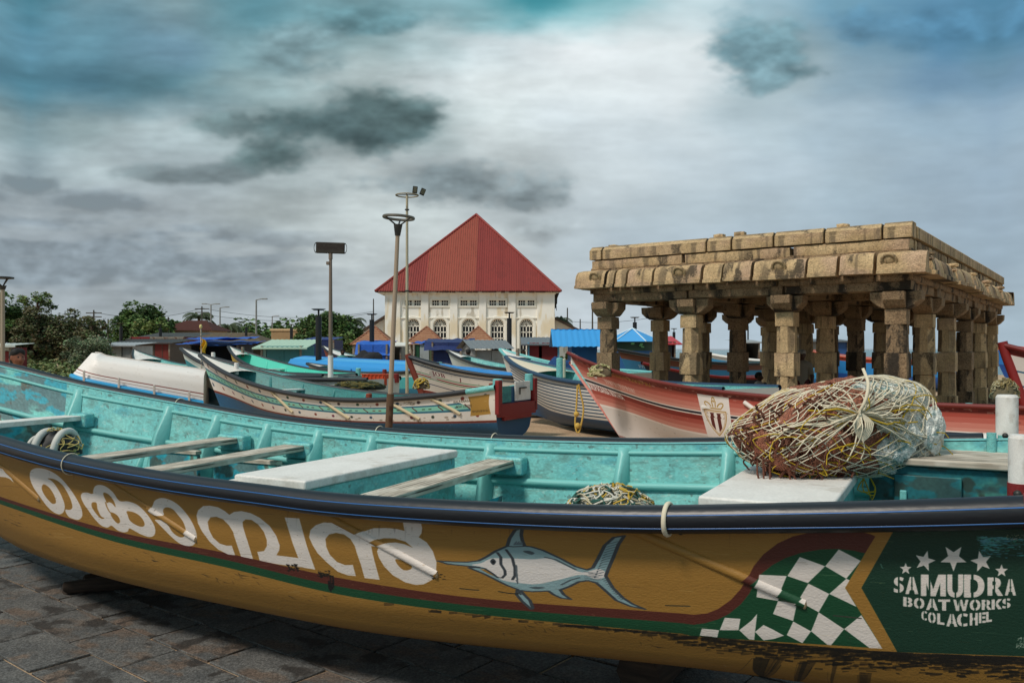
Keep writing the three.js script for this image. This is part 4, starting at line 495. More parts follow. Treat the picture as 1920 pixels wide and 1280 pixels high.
// boats beyond the pavilion, seen between its columns
boat({ seed: 12, bow: [3.9, 31], stern: [11.2, 25.6 + 8], beam: 1.8, hBow: 1.7, hMid: 1.15, hStern: 1.2, label: 'blue boat with brown rubbing band and pale blue inside beyond the pavilion', base: '#3a84b0', inside: TEAL, thwarts: [0.3, 0.5, 0.7], thwartMat: mat(0x2f74a8, 0.5), paint: stripes([[0, 0.05, '#9cc4cc'], [0.05, 0.22, '#7a4a38'], [0.22, 1, '#3a84b0']]), words: (c, W, H) => scribble(c, 0.93 * W, 0.3 * H, 0.12 * W, 0.1 * H, '#c8d4d8', 10, 8) });
boat({ seed: 13, bow: [4.3, 27.6], stern: [9.8, 30.6], beam: 1.4, hBow: 1.25, hMid: 0.7, hStern: 0.7, keel: 0.1, label: 'low navy boat with red rail lying beyond the pavilion columns', base: '#18243e', inside: DEEP, rail: M.red });
boat({ seed: 14, bow: [12.2, 37.5], stern: [18.5, 33], beam: 1.9, hBow: 1.9, hMid: 1.25, label: 'bright blue boat with orange rail behind the back pavilion columns', base: '#2f86c8', inside: TEAL, rail: mat(0xb84426, 0.5), paint: stripes([[0, 0.12, '#b84426'], [0.5, 1, '#2456a0']]) });
boat({ seed: 15, bow: [20.5, 36], stern: [27, 33], beam: 1.9, hBow: 2.0, hMid: 1.5, label: 'blue boat with orange top edge just past the last pavilion column', base: '#2c78c4', inside: TEAL, rail: mat(0xb84426, 0.5), paint: stripes([[0, 0.15, '#c05a30'], [0.5, 1, '#1f4a90']]) });
boat({ seed: 16, bow: [-10.7, 38], stern: [-6.2, 34.5], beam: 1.4, hBow: 1.75, hMid: 1.1, label: 'cream boat bow in front of the dark blue container', base: '#c9b98c', inside: MINT, paint: stripes([[0, 0.06, '#4a3a2a'], [0.5, 1, '#6a5a3a']]) });
boat({ seed: 17, bow: [-8.95, 39.5], stern: [-4.4, 36.4], beam: 1.5, hBow: 1.85, hMid: 1.2, label: 'boat with brown red bow and pale deck next to the container', base: '#8a3a2a', inside: TEAL, deck: 0.7, paint: stripes([[0.5, 1, '#c9c4b8']]) });
boat({ seed: 18, bow: [-17.2, 38], stern: [-12.6, 33], beam: 1.5, hBow: 1.68, hMid: 1.05, label: 'white boat bow with red side in front of the small grey shed', base: '#d8d4cc', inside: TEAL, paint: stripes([[0, 0.3, '#8a2a26'], [0.3, 1, '#d8d4cc']]), deck: 0.72 });
boat({ seed: 19, bow: [-9.9, 25.1], stern: [-4.3, 20.9], beam: 1.3, hBow: 1.7, hMid: 0.98, label: 'boat with pale patterned bow and flag pole between teal and mint boats', base: '#d6cdbd', inside: DEEP, paint: stripes([[0.14, 0.22, '#6a8a9a'], [0.3, 0.34, '#8a4a5a'], [0.5, 1, '#b8963a']]), deck: 0.84 });

boat({ seed: 20, bow: [-7.2, 29.4], stern: [-2.4, 25.4], beam: 1.2, hBow: 1.2, hMid: 0.95, label: 'turquoise boat wedged between mint boat and upturned blue hull', base: '#4aa4a8', inside: TEAL, paint: stripes([[0, 0.15, '#d8d4cc'], [0.5, 1, '#2a6a84']]), posts: [[0.0, 0.8, 0.35, TEAL, 0.06]] });
boat({ seed: 21, bow: [7.6, 36.5], stern: [13.4, 34.5], beam: 1.6, hBow: 1.75, hMid: 1.2, label: 'sky blue boat with white rail behind the middle pavilion columns', base: '#3f9ad0', inside: TEAL, rail: M.white, paint: stripes([[0, 0.12, '#e0e0dc'], [0.55, 1, '#2a68a0']]) });

// two boats turned over on trestles
function upturned(o) {
  const [bx, bd] = o.bow, [sx, sd] = o.stern, L = Math.hypot(bx - sx, bd - sd), hw = o.beam / 2, dep = o.depth;
  const w = (s) => { const u = s / L; return hw * (u < 0.45 ? lerp(0.86, 1, Math.sin(u / 0.45 * Math.PI / 2)) : Math.max(0.0, 1 - ((u - 0.45) / 0.55) ** (o.fat ?? 3)) * (1 - 0.0 * u)); };
  const g = thing('upturned_boat', o.label, 'boat', [sx, 0, -sd], Math.atan2(bd - sd, bx - sx), 'boats turned upside down');
  const base = (s) => lerp(o.y0, o.y1, s / L), top = (s) => lerp(o.t0, o.t1, s / L) - 0.35 * smooth(0.86, 1, s / L) * (o.drop ?? 0.3);
  const pt = (s, q, side) => { const wf = interp([[0, 1], [0.25, 0.985], [0.55, 0.93], [0.75, 0.8], [0.9, 0.45], [1, 0]], q), hf = interp([[0, 0], [0.25, 0.26], [0.55, 0.6], [0.75, 0.84], [0.9, 0.97], [1, 1]], q); return [s - 0.5 * smooth(0.7, 1, s / L) * hf, lerp(base(s), top(s), hf), side * w(s) * wf]; };
  const cv = canvas(512, 256), c = cv.getContext('2d'), r = rand(o.seed); c.fillStyle = o.base; c.fillRect(0, 0, 512, 256); stripes(o.bands)(c, 512, 256); weather(c, 512, 256, r, 200, ['rgba(90,80,70,.12)', 'rgba(255,255,255,.15)', 'rgba(120,60,50,.08)']);
  const m = mat(0xffffff, 0.5, { map: canvasTex(cv), bumpMap: rep(T.grain, 4, 2), bumpScale: 0.0015 });
  for (const side of [-1, 1]) { mesh('hull', grid(40, 16, (u, v) => [...pt(u * L, v, side), u, 1 - v]), m, g); mesh('rubbing_rail', tube(Array.from({ length: 24 }, (_, i) => { const p = pt(L * i / 23.2, 0.06, side); return [p[0], p[1], p[2] + side * 0.03]; }), 0.055, 60, 8), o.rail, g); }
  mesh('transom', grid(12, 4, (u, v) => { const p = pt(0, u, 1); return [0, p[1], p[2] * (2 * v - 1), p[2], p[1]]; }), mat(0xcfc9c0, 0.6), g);
  mesh('keel_strip', tube(Array.from({ length: 20 }, (_, i) => pt(L * i / 19.5, 1, 1)), 0.03, 40, 6), o.keelMat, g);
  for (const u of [0.1, 0.35, 0.6, 0.85]) { const p = pt(u * L, 0.02, -1); mesh('bracket', rbox(0.05, 0.3, 0.05, 0.01).translate(p[0], p[1] + 0.12, p[2] - 0.07), o.keelMat, g); }
  for (const u of [0.16, 0.5, 0.82]) { const y = base(u * L), z = w(u * L); mesh('trestle', merge([rbox(0.1, 0.1, 2 * z + 0.2, 0.01).translate(u * L, y - 0.05, 0), bar([u * L - 0.2, 0, -z], [u * L, y - 0.06, -z + 0.06], 0.04), bar([u * L + 0.2, 0, -z], [u * L, y - 0.06, -z + 0.06], 0.04), bar([u * L - 0.2, 0, z], [u * L, y - 0.06, z - 0.06], 0.04), bar([u * L + 0.2, 0, z], [u * L, y - 0.06, z - 0.06], 0.04)]), M.darkwood, g); }
}
upturned({ seed: 31, bow: [-10.95, 20.7], stern: [-7.85, 21.45], beam: 1.4, depth: 0.7, fat: 7, drop: 0.1, y0: 0.3, y1: 1.02, t0: 1.17, t1: 1.66, base: '#ece6e1', bands: [[0.3, 0.33, '#8a4a44'], [0.22, 0.235, '#9a6a64'], [0.04, 0.14, '#2f9acb']], rail: mat(0x2a9ad0, 0.45), keelMat: mat(0xc9c0b8, 0.6), label: 'white upturned boat hull with thin maroon lines and blue rail' });
upturned({ seed: 32, bow: [-9.0, 33], stern: [-2.3, 26.2], beam: 1.9, depth: 0.7, fat: 4, drop: 0.35, y0: 0.72, y1: 0.86, t0: 1.28, t1: 1.46, base: '#2f90d4', bands: [[0.8, 1, '#46a4de'], [0, 0.22, '#4cae4a']], rail: mat(0x52b04a, 0.5), keelMat: mat(0x2a76bc, 0.5), label: 'bright blue upturned boat hull with a green lower band' });

// ---------------------------------------------------------------- stone pavilion
{
  const XC = 6.92, DC = 15, fL = [-0.805, 0.593], fS = [0.593, 0.805], NX = 4, NZ = 6, BX = 1.98, BZ = 2.55, LX = BX * 3, LZ = BZ * 5;
  const g = thing('stone_pavilion', 'open granite pavilion with carved columns and heavy blackened cornice', 'pavilion', [XC, 0, -DC], Math.atan2(0.593, -0.805));
  const r = rand(21);
  const rough = (w, h, d, amp = 0.014, round = 0.02) => {
    const q = new THREE.BoxGeometry(w, h, d, clamp(Math.round(w / 0.16), 2, 12), 2, clamp(Math.round(d / 0.16), 2, 12)), p = q.attributes.position, o = r() * 50;
    for (let i = 0; i < p.count; i++) { const x = p.getX(i), y = p.getY(i), z = p.getZ(i), ex = Math.abs(x) > w / 2 - 1e-4, ey = Math.abs(y) > h / 2 - 1e-4, ez = Math.abs(z) > d / 2 - 1e-4, k = ex + ey + ez > 1 ? round : 0; const f = (s) => (noise3(x * 5 + o, y * 5 + s, z * 5 + o, s) - 0.5) * 2 * amp; p.setXYZ(i, x - Math.sign(x) * k * ex + f(1), y - Math.sign(y) * k * ey + f(2), z - Math.sign(z) * k * ez + f(3)); }
    return boxUV(toCreasedNormals(q, 0.7), 1, r() * 3, r() * 3);
  };
  const blk = (name, mt, x0, x1, y0, y1, z0, z1, parent = g, amp) => mesh(name, rough(x1 - x0, y1 - y0, z1 - z0, amp), mt, parent, [(x0 + x1) / 2, (y0 + y1) / 2, (z0 + z1) / 2]);
  const xOf = (px, z) => { const k = (px - 960) / F; return (k * (DC + fS[1] * z) - XC - fS[0] * z) / (fL[0] - k * fL[1]); };
  blk('plinth', M.stoneDark, -0.7, LX + 0.7, 0, 0.1, -0.7, LZ + 0.7);
  // columns: square blocks and eight-sided lengths in turn, bracket capital on top
  const oct = (w, y0, y1) => { const q = new THREE.CylinderGeometry(w * 0.5 / Math.cos(Math.PI / 8), w * 0.52 / Math.cos(Math.PI / 8), y1 - y0, 8, 3).toNonIndexed(); q.rotateY(Math.PI / 8); const p = q.attributes.position; for (let i = 0; i < p.count; i++) { const x = p.getX(i), y = p.getY(i), z = p.getZ(i); p.setXYZ(i, x + (noise3(x * 7, y * 7, z * 7, 4) - 0.5) * 0.02, y, z + (noise3(x * 7, y * 7, z * 7, 6) - 0.5) * 0.02); } q.computeVertexNormals(); return boxUV(q).translate(0, (y0 + y1) / 2, 0); };
  const variants = [0, 1, 2, 3, 4].map(() => merge([rough(0.44, 0.56, 0.44).translate(0, 0.38, 0), oct(0.35, 0.65, 1.18), rough(0.415, 0.48, 0.415, 0.016).translate(0, 1.41, 0), oct(0.345, 1.64, 2.14), rough(0.39, 0.31, 0.39, 0.016).translate(0, 2.28, 0)]));
  const arm = () => { const q = prism([[-0.2, 0], [0.2, 0], [0.3, 0.05], [0.41, 0.15], [0.42, 0.28], [-0.42, 0.28], [-0.41, 0.15], [-0.3, 0.05]], 0.34, 0.012).translate(0, 0, -0.17); return q; };
  const cap = merge([arm(), arm().scale(0.8, 0.985, 0.985).rotateY(Math.PI / 2)]);
  for (let i = 0; i < NX; i++) for (let k = 0; k < NZ; k++) { const c = mesh('column', variants[(i + 2 * k) % 5], (i + k) % 3 ? M.stone : M.stoneDark, g, [i * BX, 0, k * BZ], [0, ((i * 3 + k) % 4) * Math.PI / 2, 0]); mesh('capital', cap, M.stoneDark, c, [0, 2.44, 0]); }
  // lintels in two steps along every column line
  for (let k = 0; k < NZ; k++) for (let i = 0; i < NX - 1; i++) blk('lintel', M.stoneDark, i * BX + (i ? 0.004 : -0.28), (i + 1) * BX - (i < NX - 2 ? 0.004 : -0.28), 2.735, 3.03, k * BZ - 0.23, k * BZ + 0.23, g, 0.008);
  for (const i of [0, 1, 2, 3]) for (let k = 0; k < NZ - 1; k++) blk('lintel', M.stoneDark, i * BX - 0.23, i * BX + 0.23, 2.74, 3.025, k * BZ + 0.235, (k + 1) * BZ - 0.235, g, 0.008);
  const lj = [-0.32, xOf(1640, -0.3), xOf(1458, -0.3), xOf(1300, -0.3), LX + 0.32];
  for (let i = 0; i + 1 < lj.length; i++) blk('beam_moulding', M.stoneDark, lj[i] + 0.006, lj[i + 1] - 0.006, 2.9, 3.05, -0.31, -0.2, g, 0.008);
  for (let k = 0; k < 6; k++) { blk('beam_moulding', M.stoneDark, -0.31, -0.2, 2.9, 3.05, -0.19 + k * (LZ + 0.4) / 6, -0.2 + (k + 1) * (LZ + 0.4) / 6, g, 0.008); blk('beam_moulding', M.stoneDark, LX + 0.2, LX + 0.31, 2.9, 3.05, -0.19 + k * (LZ + 0.4) / 6, -0.2 + (k + 1) * (LZ + 0.4) / 6, g, 0.008); }
  blk('roof_slab', M.stoneDark, -0.3, LX + 0.3, 3.055, 3.5, -0.3, LZ + 0.3, g, 0.004);
  // curved cornice, stone by stone; profile: outward u, up v
  const prof = [[0, 0], [0.34, 0], [0.34, 0.075], [0.305, 0.08], [0.285, 0.2], [0.255, 0.3], [0.19, 0.37], [0.1, 0.395], [0, 0.4]];
  const cornice = (len, sag = 0) => { const n = clamp(Math.round(len / 0.12), 2, 10); const pts = [], idx = [], o = r() * 40; for (let i = 0; i <= n; i++) for (let j = 0; j < prof.length; j++) { const e = i === 0 || i === n ? 0.012 : 0; const a = prof[j][0] - e * (j > 0), b = prof[j][1] - e * (j > 1); const x = len * i / n; pts.push(x + (noise3(a * 6 + o, b * 6, i, 3) - 0.5) * 0.012, b + (noise3(x * 4 + o, b * 5, a * 5, 5) - 0.5) * 0.014, -a + (noise3(x * 4, b * 5 + o, a * 5, 7) - 0.5) * 0.014); } const m = prof.length; for (let i = 0; i < n; i++) for (let j = 0; j < m - 1; j++) { const a = i * m + j; idx.push(a, a + 1, a + m, a + 1, a + m + 1, a + m); } for (let j = 1; j < m - 1; j++) { idx.push(0, j + 1, j); idx.push(n * m, n * m + j, n * m + j + 1); } const q = new THREE.BufferGeometry(); q.setAttribute('position', new THREE.Float32BufferAttribute(pts, 3)); q.setIndex(idx); return boxUV(toCreasedNormals(q.toNonIndexed(), 0.75), 1, r() * 3, r() * 3); };
  const y0 = 3.03, zf = -0.24;
  const front = [1087, 1133, 1150, 1173, 1222, 1315, 1353, 1408, 1510, 1570, 1640, 1728].map((px) => xOf(px, -0.57)).reverse();
  front[0] = -0.58; front[front.length - 1] = LX + 0.58;
  for (let i = 0; i + 1 < front.length; i++) { const a = front[i] + 0.015 + 0.025 * r(), b = front[i + 1] - 0.015 - 0.025 * r(); mesh('cornice_stone', cornice(b - a), M.stone, g, [a, y0 + (r() - 0.5) * 0.02, zf]); }
  // side runs butt against the front and back runs
  const sideRun = (x, sgn) => { let z = -0.235; while (z < LZ + 0.2) { const l = Math.min(0.55 + 0.5 * r(), LZ + 0.235 - z); if (l > 0.12) mesh('cornice_stone', cornice(l - 0.03), r() < 0.75 ? M.stone : M.stoneDark, g, sgn < 0 ? [x, y0 + (r() - 0.5) * 0.03, z + 0.015] : [x, y0 + (r() - 0.5) * 0.03, z + l - 0.015], [0, sgn < 0 ? -Math.PI / 2 : Math.PI / 2, 0]); z += l; } };
  // outward is -z of the piece: turned so that it faces -x (the camera's right) or +x
  { let z = LZ + 0.235; while (z > -0.2) { const l = Math.min(0.55 + 0.5 * r(), z + 0.235); if (l > 0.12) mesh('cornice_stone', cornice(l - 0.07), r() < 0.75 ? M.stone : M.stoneDark, g, [-0.24 - (r() - 0.5) * 0.1, y0 + (r() - 0.5) * 0.06, z - 0.015], [0, Math.PI / 2, 0]); z -= l; } }
  { let z = -0.235; while (z < LZ + 0.2) { const l = Math.min(0.6 + 0.6 * r(), LZ + 0.235 - z); if (l > 0.12) mesh('cornice_stone', cornice(l - 0.03), M.stone, g, [LX + 0.24, y0, z + 0.015], [0, -Math.PI / 2, 0]); z += l; } }
  for (let i = 0; i < 8; i++) { const l = (LX + 1.16) / 8; mesh('cornice_stone', cornice(l - 0.03), M.stone, g, [-0.58 + (i + 1) * l - 0.015, y0, LZ + 0.24], [0, Math.PI, 0]); }
  // corner stones of the side runs, horseshoe ornaments and broken beast heads
  for (const px of [1115, 1273, 1460, 1667]) { const x = xOf(px, -0.55), o = mesh('carved_medallion', new THREE.TorusGeometry(0.12, 0.03, 8, 18).rotateX(-0.5).translate(0, 0, 0), M.stone, g, [x, y0 + 0.22, zf - 0.29]); mesh('boss', new THREE.SphereGeometry(0.1, 12, 8).scale(1, 1, 0.3).rotateX(-0.5), M.stone, o); }
  for (const z of [0.1, 2.6, 5.1, 7.6, 10.2]) mesh('carved_head', merge([rough(0.24, 0.1, 0.12, 0.02), rough(0.16, 0.08, 0.1, 0.02).translate(-0.02, -0.09, 0.01)]), M.stone, g, [-0.5, y0 + 0.36, z]);
  // two parapet courses
  const c1 = [1112, 1281, 1484, 1705].map((px) => xOf(px, -0.3)).reverse(); c1[0] = -0.3; c1[c1.length - 1] = LX + 0.3;
  for (let i = 0; i + 1 < c1.length; i++) blk('parapet_stone', M.stone, c1[i] + 0.02, c1[i + 1] - 0.03, 3.44, 3.665, -0.31, 0.05, g, 0.016);
  const chamfer = (len) => { const q = prism([[0, 0], [0.36, 0], [0.36, 0.265], [0.1, 0.265], [0, 0.185]], len, 0.01); q.rotateY(-Math.PI / 2); return q; };   // along -x, outer face towards -z
  const c2 = [1112, 1129, 1325, 1372, 1451, 1546, 1655, 1703].map((px) => xOf(px, -0.3)).reverse(); c2[0] = -0.32; c2[c2.length - 1] = LX + 0.32;
  for (let i = 0; i + 1 < c2.length; i++) mesh('coping_stone', chamfer(c2[i + 1] - c2[i] - 0.06), M.stone, g, [c2[i + 1] - 0.03, 3.68 + (r() - 0.5) * 0.012, -0.31]);
  { let z = 0.08; while (z < LZ + 0.28) { const l = Math.min(0.2 + 0.25 * r(), LZ + 0.3 - z); if (l > 0.05) { blk('parapet_stone', r() < 0.5 ? M.stone : M.stoneDark, -0.3 + 0.02 * r(), -0.02, 3.44, 3.665, z + 0.015, z + l - 0.015); } z += l; } }
  { let z = 0.08; while (z < LZ + 0.28) { const l = Math.min(1.0 + 0.7 * r(), LZ + 0.3 - z); if (l > 0.2) { const q = mesh('coping_stone', chamfer(l - 0.03), M.stone, g, [-0.31, 3.68 + (r() - 0.5) * 0.01, z + 0.015], [0, Math.PI / 2, 0]); blk('parapet_stone', M.stone, LX + 0.02, LX + 0.3, 3.44, 3.94, z + 0.01, z + l - 0.01); } z += l; } }
  blk('parapet_stone', M.stone, -0.3, LX + 0.3, 3.44, 3.92, LZ, LZ + 0.3);
  for (const [px, h] of [[1158, 0.05], [1355, 0.09], [1394, 0.1], [1586, 0.08]]) { const x = xOf(px, 0.2); blk('loose_stone', M.stone, x - 0.12, x + 0.12, 3.95, 3.97 + h, -0.05, 0.15); }
}

// ---------------------------------------------------------------- white church-like hall with red sheet roof
{
  const D = 89, X = (px) => GX(px, D), Y = (py) => HY(py, D), g = thing('white_hall', 'tall cream white hall with arched windows under a steep red sheet roof', 'building', [0, 0, -D]);
  const x0 = X(722), x1 = X(1040), yt = 8.0, dep = 26, wall = mat(0xffffff, 0.9, { map: rep(T.wall, 0.12), bumpMap: rep(T.grain, 0.5), bumpScale: 0.01 }), trim = mat(0xeae6da, 0.85), dark = mat(0x14171a, 0.25), white = mat(0xe8e4d8, 0.6);
  const cs = [774, 825, 878.5, 932.5, 987].map(X), sh = new THREE.Shape(); sh.moveTo(x0, 0); sh.lineTo(x1, 0); sh.lineTo(x1, yt); sh.lineTo(x0, yt);
  const arch = (c, hw, y0, ys, k = THREE.Path) => { const p = new k(); p.moveTo(c - hw, y0); p.lineTo(c + hw, y0); p.lineTo(c + hw, ys); p.absarc(c, ys, hw, 0, Math.PI, false); p.lineTo(c - hw, y0); return p; };
  const rect = (c, hw, a, b, k = THREE.Path) => { const p = new k(); p.moveTo(c - hw, a); p.lineTo(c + hw, a); p.lineTo(c + hw, b); p.lineTo(c - hw, b); p.closePath(); return p; };
  for (const c of cs) { sh.holes.push(arch(c, 0.7, 1.0, 4.25)); sh.holes.push(rect(c, 0.86, 6.38, 6.92)); }
  const eg = (s, d, b = false) => boxUV(new THREE.ExtrudeGeometry(s, { depth: d, bevelEnabled: b, bevelSize: 0.02, bevelThickness: 0.02, bevelSegments: 1, curveSegments: 20 }));
  mesh('front_wall', eg(sh, 0.5), wall, g, [0, 0, -0.5]);
  for (const [xa, xb, z0, z1] of [[x0, x0 + 0.5, -dep, -0.5], [x1 - 0.5, x1, -dep, -0.5], [x0, x1, -dep - 0.5, -dep]]) mesh('side_wall', box(xb - xa, yt, z1 - z0).translate((xa + xb) / 2, yt / 2, (z0 + z1) / 2), wall, g);
  for (const [a, b] of [[722, 750.5], [789, 803.5], [843.5, 858], [898, 911.5], [952.5, 967], [1007, 1040]]) { const p = mesh('pilaster', rbox(X(b) - X(a), yt - 0.2, 0.24, 0.03).translate((X(a) + X(b)) / 2, (yt - 0.2) / 2, 0.1), wall, g); mesh('pilaster_cap', rbox(X(b) - X(a) + 0.2, 0.3, 0.4, 0.03).translate((X(a) + X(b)) / 2, yt - 0.3, 0.12), trim, p); }
  mesh('string_course', rbox(x1 - x0, 0.14, 0.16, 0.02).translate((x0 + x1) / 2, 5.05, 0.06), trim, g); mesh('eaves_band', rbox(x1 - x0 + 0.3, 0.2, 0.5, 0.02).translate((x0 + x1) / 2, yt - 0.08, 0.08), trim, g);
  for (const c of cs) {
    const o = mesh('arched_window', (() => { const a = arch(c, 0.98, 1.0, 4.25, THREE.Shape); a.holes.push(arch(c, 0.76, 1.1, 4.25)); return eg(a, 0.1, true); })(), trim, g, [0, 0, 0.0]);
    const bars = []; for (const dx of [-0.68, 0, 0.68]) bars.push(box(0.1, 3.3, 0.08).translate(c + dx, 2.62, -0.25)); for (const dx of [-0.34, 0.34]) bars.push(box(0.07, 3.3, 0.06).translate(c + dx, 2.62, -0.25)); for (const y of [1.6, 2.25, 2.9, 3.55, 4.22]) bars.push(box(1.4, y > 4 ? 0.16 : 0.1, 0.07).translate(c, y, -0.245)); for (let k = 1; k < 8; k++) { const a = k * Math.PI / 8; bars.push(bar([c + 0.22 * Math.cos(a), 4.28 + 0.22 * Math.sin(a), -0.25], [c + 0.68 * Math.cos(a), 4.28 + 0.68 * Math.sin(a), -0.25], 0.045, 5)); } bars.push(new THREE.TorusGeometry(0.68, 0.06, 5, 20, Math.PI).translate(c, 4.25, -0.25), new THREE.TorusGeometry(0.22, 0.05, 5, 14, Math.PI).translate(c, 4.25, -0.25));
    mesh('glazing_bars', merge(bars), white, o); mesh('pane', eg(arch(c, 0.69, 1.02, 4.25, THREE.Shape), 0.02), dark, o, [0, 0, -0.4]);
    const u = mesh('upper_window', (() => { const s = rect(c, 1.06, 6.18, 7.12, THREE.Shape); s.holes.push(rect(c, 0.9, 6.36, 6.95)); return eg(s, 0.08, true); })(), trim, g, [0, 0, 0]);
    const b2 = [box(0.3, 0.54, 0.08).translate(c, 6.65, -0.2), box(1.72, 0.06, 0.07).translate(c, 6.65, -0.2)]; for (const k of [-0.86, -0.62, -0.38, 0.38, 0.62, 0.86]) b2.push(box(0.06, 0.54, 0.06).translate(c + k, 6.65, -0.2)); mesh('glazing_bars', merge(b2), white, u); mesh('pane', box(1.7, 0.53, 0.03).translate(c, 6.65, -0.38), dark, u);
  }
  // roof: sheets laid up the slopes, ribs on each, ridge caps
  const ex0 = X(706) , ex1 = X(1051), ey = 7.85, ez = 0.9, ax = GX(893, 97), ay = HY(402, 97), az = -8, bz = -dep - 0.5 + 8;
  const top = (x) => x < ax ? (x - ex0) / (ax - ex0) : (ex1 - x) / (ex1 - ax);
  const roofP = (x, t) => [x, lerp(ey, ay, t), lerp(ez, az, t)];
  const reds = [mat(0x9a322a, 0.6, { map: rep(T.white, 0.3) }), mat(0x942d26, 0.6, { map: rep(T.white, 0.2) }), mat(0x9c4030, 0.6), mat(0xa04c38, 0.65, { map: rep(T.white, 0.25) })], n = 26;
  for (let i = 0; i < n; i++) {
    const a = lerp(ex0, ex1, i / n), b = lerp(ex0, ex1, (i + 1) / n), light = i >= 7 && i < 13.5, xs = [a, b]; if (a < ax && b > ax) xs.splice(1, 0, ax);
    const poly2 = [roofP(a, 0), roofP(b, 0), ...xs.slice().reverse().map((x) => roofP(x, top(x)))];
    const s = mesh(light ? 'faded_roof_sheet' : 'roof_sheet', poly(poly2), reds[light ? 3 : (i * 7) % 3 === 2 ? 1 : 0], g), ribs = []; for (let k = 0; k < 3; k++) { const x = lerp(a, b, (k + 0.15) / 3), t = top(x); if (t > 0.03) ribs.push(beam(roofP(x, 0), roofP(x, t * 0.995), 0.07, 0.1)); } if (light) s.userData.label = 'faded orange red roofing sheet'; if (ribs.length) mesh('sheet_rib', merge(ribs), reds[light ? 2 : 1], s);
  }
  const P0 = [ax, ay, az], P1 = [ax, ay, bz], cnr = [[ex0, ey, ez], [ex1, ey, ez], [ex1, ey, -dep - 1.2], [ex0, ey, -dep - 1.2]];
  mesh('roof_slope', poly([cnr[1], cnr[2], P1, P0]), reds[0], g); mesh('roof_slope', poly([cnr[3], cnr[0], P0, P1]), reds[1], g); mesh('roof_slope', poly([cnr[2], cnr[3], P1]), reds[0], g);
  for (const [a, b] of [[cnr[0], P0], [cnr[1], P0], [P0, P1]]) mesh('ridge_cap', bar(a, b, 0.16, 8), reds[0], g);
  mesh('soffit', box(ex1 - ex0 - 0.3, 0.08, dep + 1.6).translate((ex0 + ex1) / 2, ey - 0.12, (-dep - 0.3) / 2), wall, g);
  { const r = rand(4), jag = []; for (let i = 0; i < 60; i++) { const x = lerp(ex0, ex1, r()); jag.push(box(0.12 + 0.5 * r(), 0.06 + 0.2 * r(), 0.05).translate(x, ey - 0.05, ez - 0.04 - 0.02 * r())); } mesh('broken_eaves_boards', merge(jag), mat(0x3a2018, 0.9), g).userData.kind = 'stuff'; const hang = []; for (let i = 0; i < 24; i++) hang.push(bar([ex1 - 0.2 - r() * 0.5, ey - 0.1, -r() * 3], [ex1 - 0.3 - r() * 0.6, ey - 0.8 - 2.2 * r() * r(), -r() * 3], 0.12 * r() + 0.03, 5)); mesh('hanging_debris', merge(hang), mat(0x2c2620, 0.95), g).userData.kind = 'stuff'; }
  // side aisles with sloping roofs
  const aisle = (xa, xb, ya, yb) => { const o = mesh('side_aisle', prism([[xa, 0], [xb, 0], [xb, Math.min(yb, ya + 10)], [xa, ya]].map((p) => p), dep - 2).translate(0, 0, -dep), wall, g); mesh('aisle_roof', prism([[xa, ya], [xb, yb], [xb, yb + 0.25], [xa, ya + 0.25]], dep - 1).translate(0, 0, -dep), mat(0x4a3a30, 0.9), o); };
  aisle(X(662), x0 - 0.02, Y(630), Y(592)); aisle(x1 + 0.02, X(1090), Y(597), Y(622));
}

// ---------------------------------------------------------------- stalls and sheds behind the boats
const cloth = (c) => mat(c, 0.6, { bumpMap: rep(T.grain, 0.6), bumpScale: 0.03 });
const sheet = (w, d, n, m = 10) => grid(Math.max(8, Math.round(w / 0.05)), m, (u, v) => [(u - 0.5) * w, 0.012 * Math.sin(u * w / 0.1 * Math.PI * 2 * 0.5), (v - 0.5) * d, u * w, v * d]);
function draped(w, d, sag, seed, drop = 0) { return grid(20, 12, (u, v) => { const x = (u - 0.5) * w, z = (v - 0.5) * d; let y = -sag * Math.sin(u * Math.PI) * Math.sin(v * Math.PI) + (fbm(u * 5 + seed, v * 4, 3) - 0.5) * 0.14; if (drop) y -= drop * smooth(0.8, 1, v); return [x, y, z]; }); }
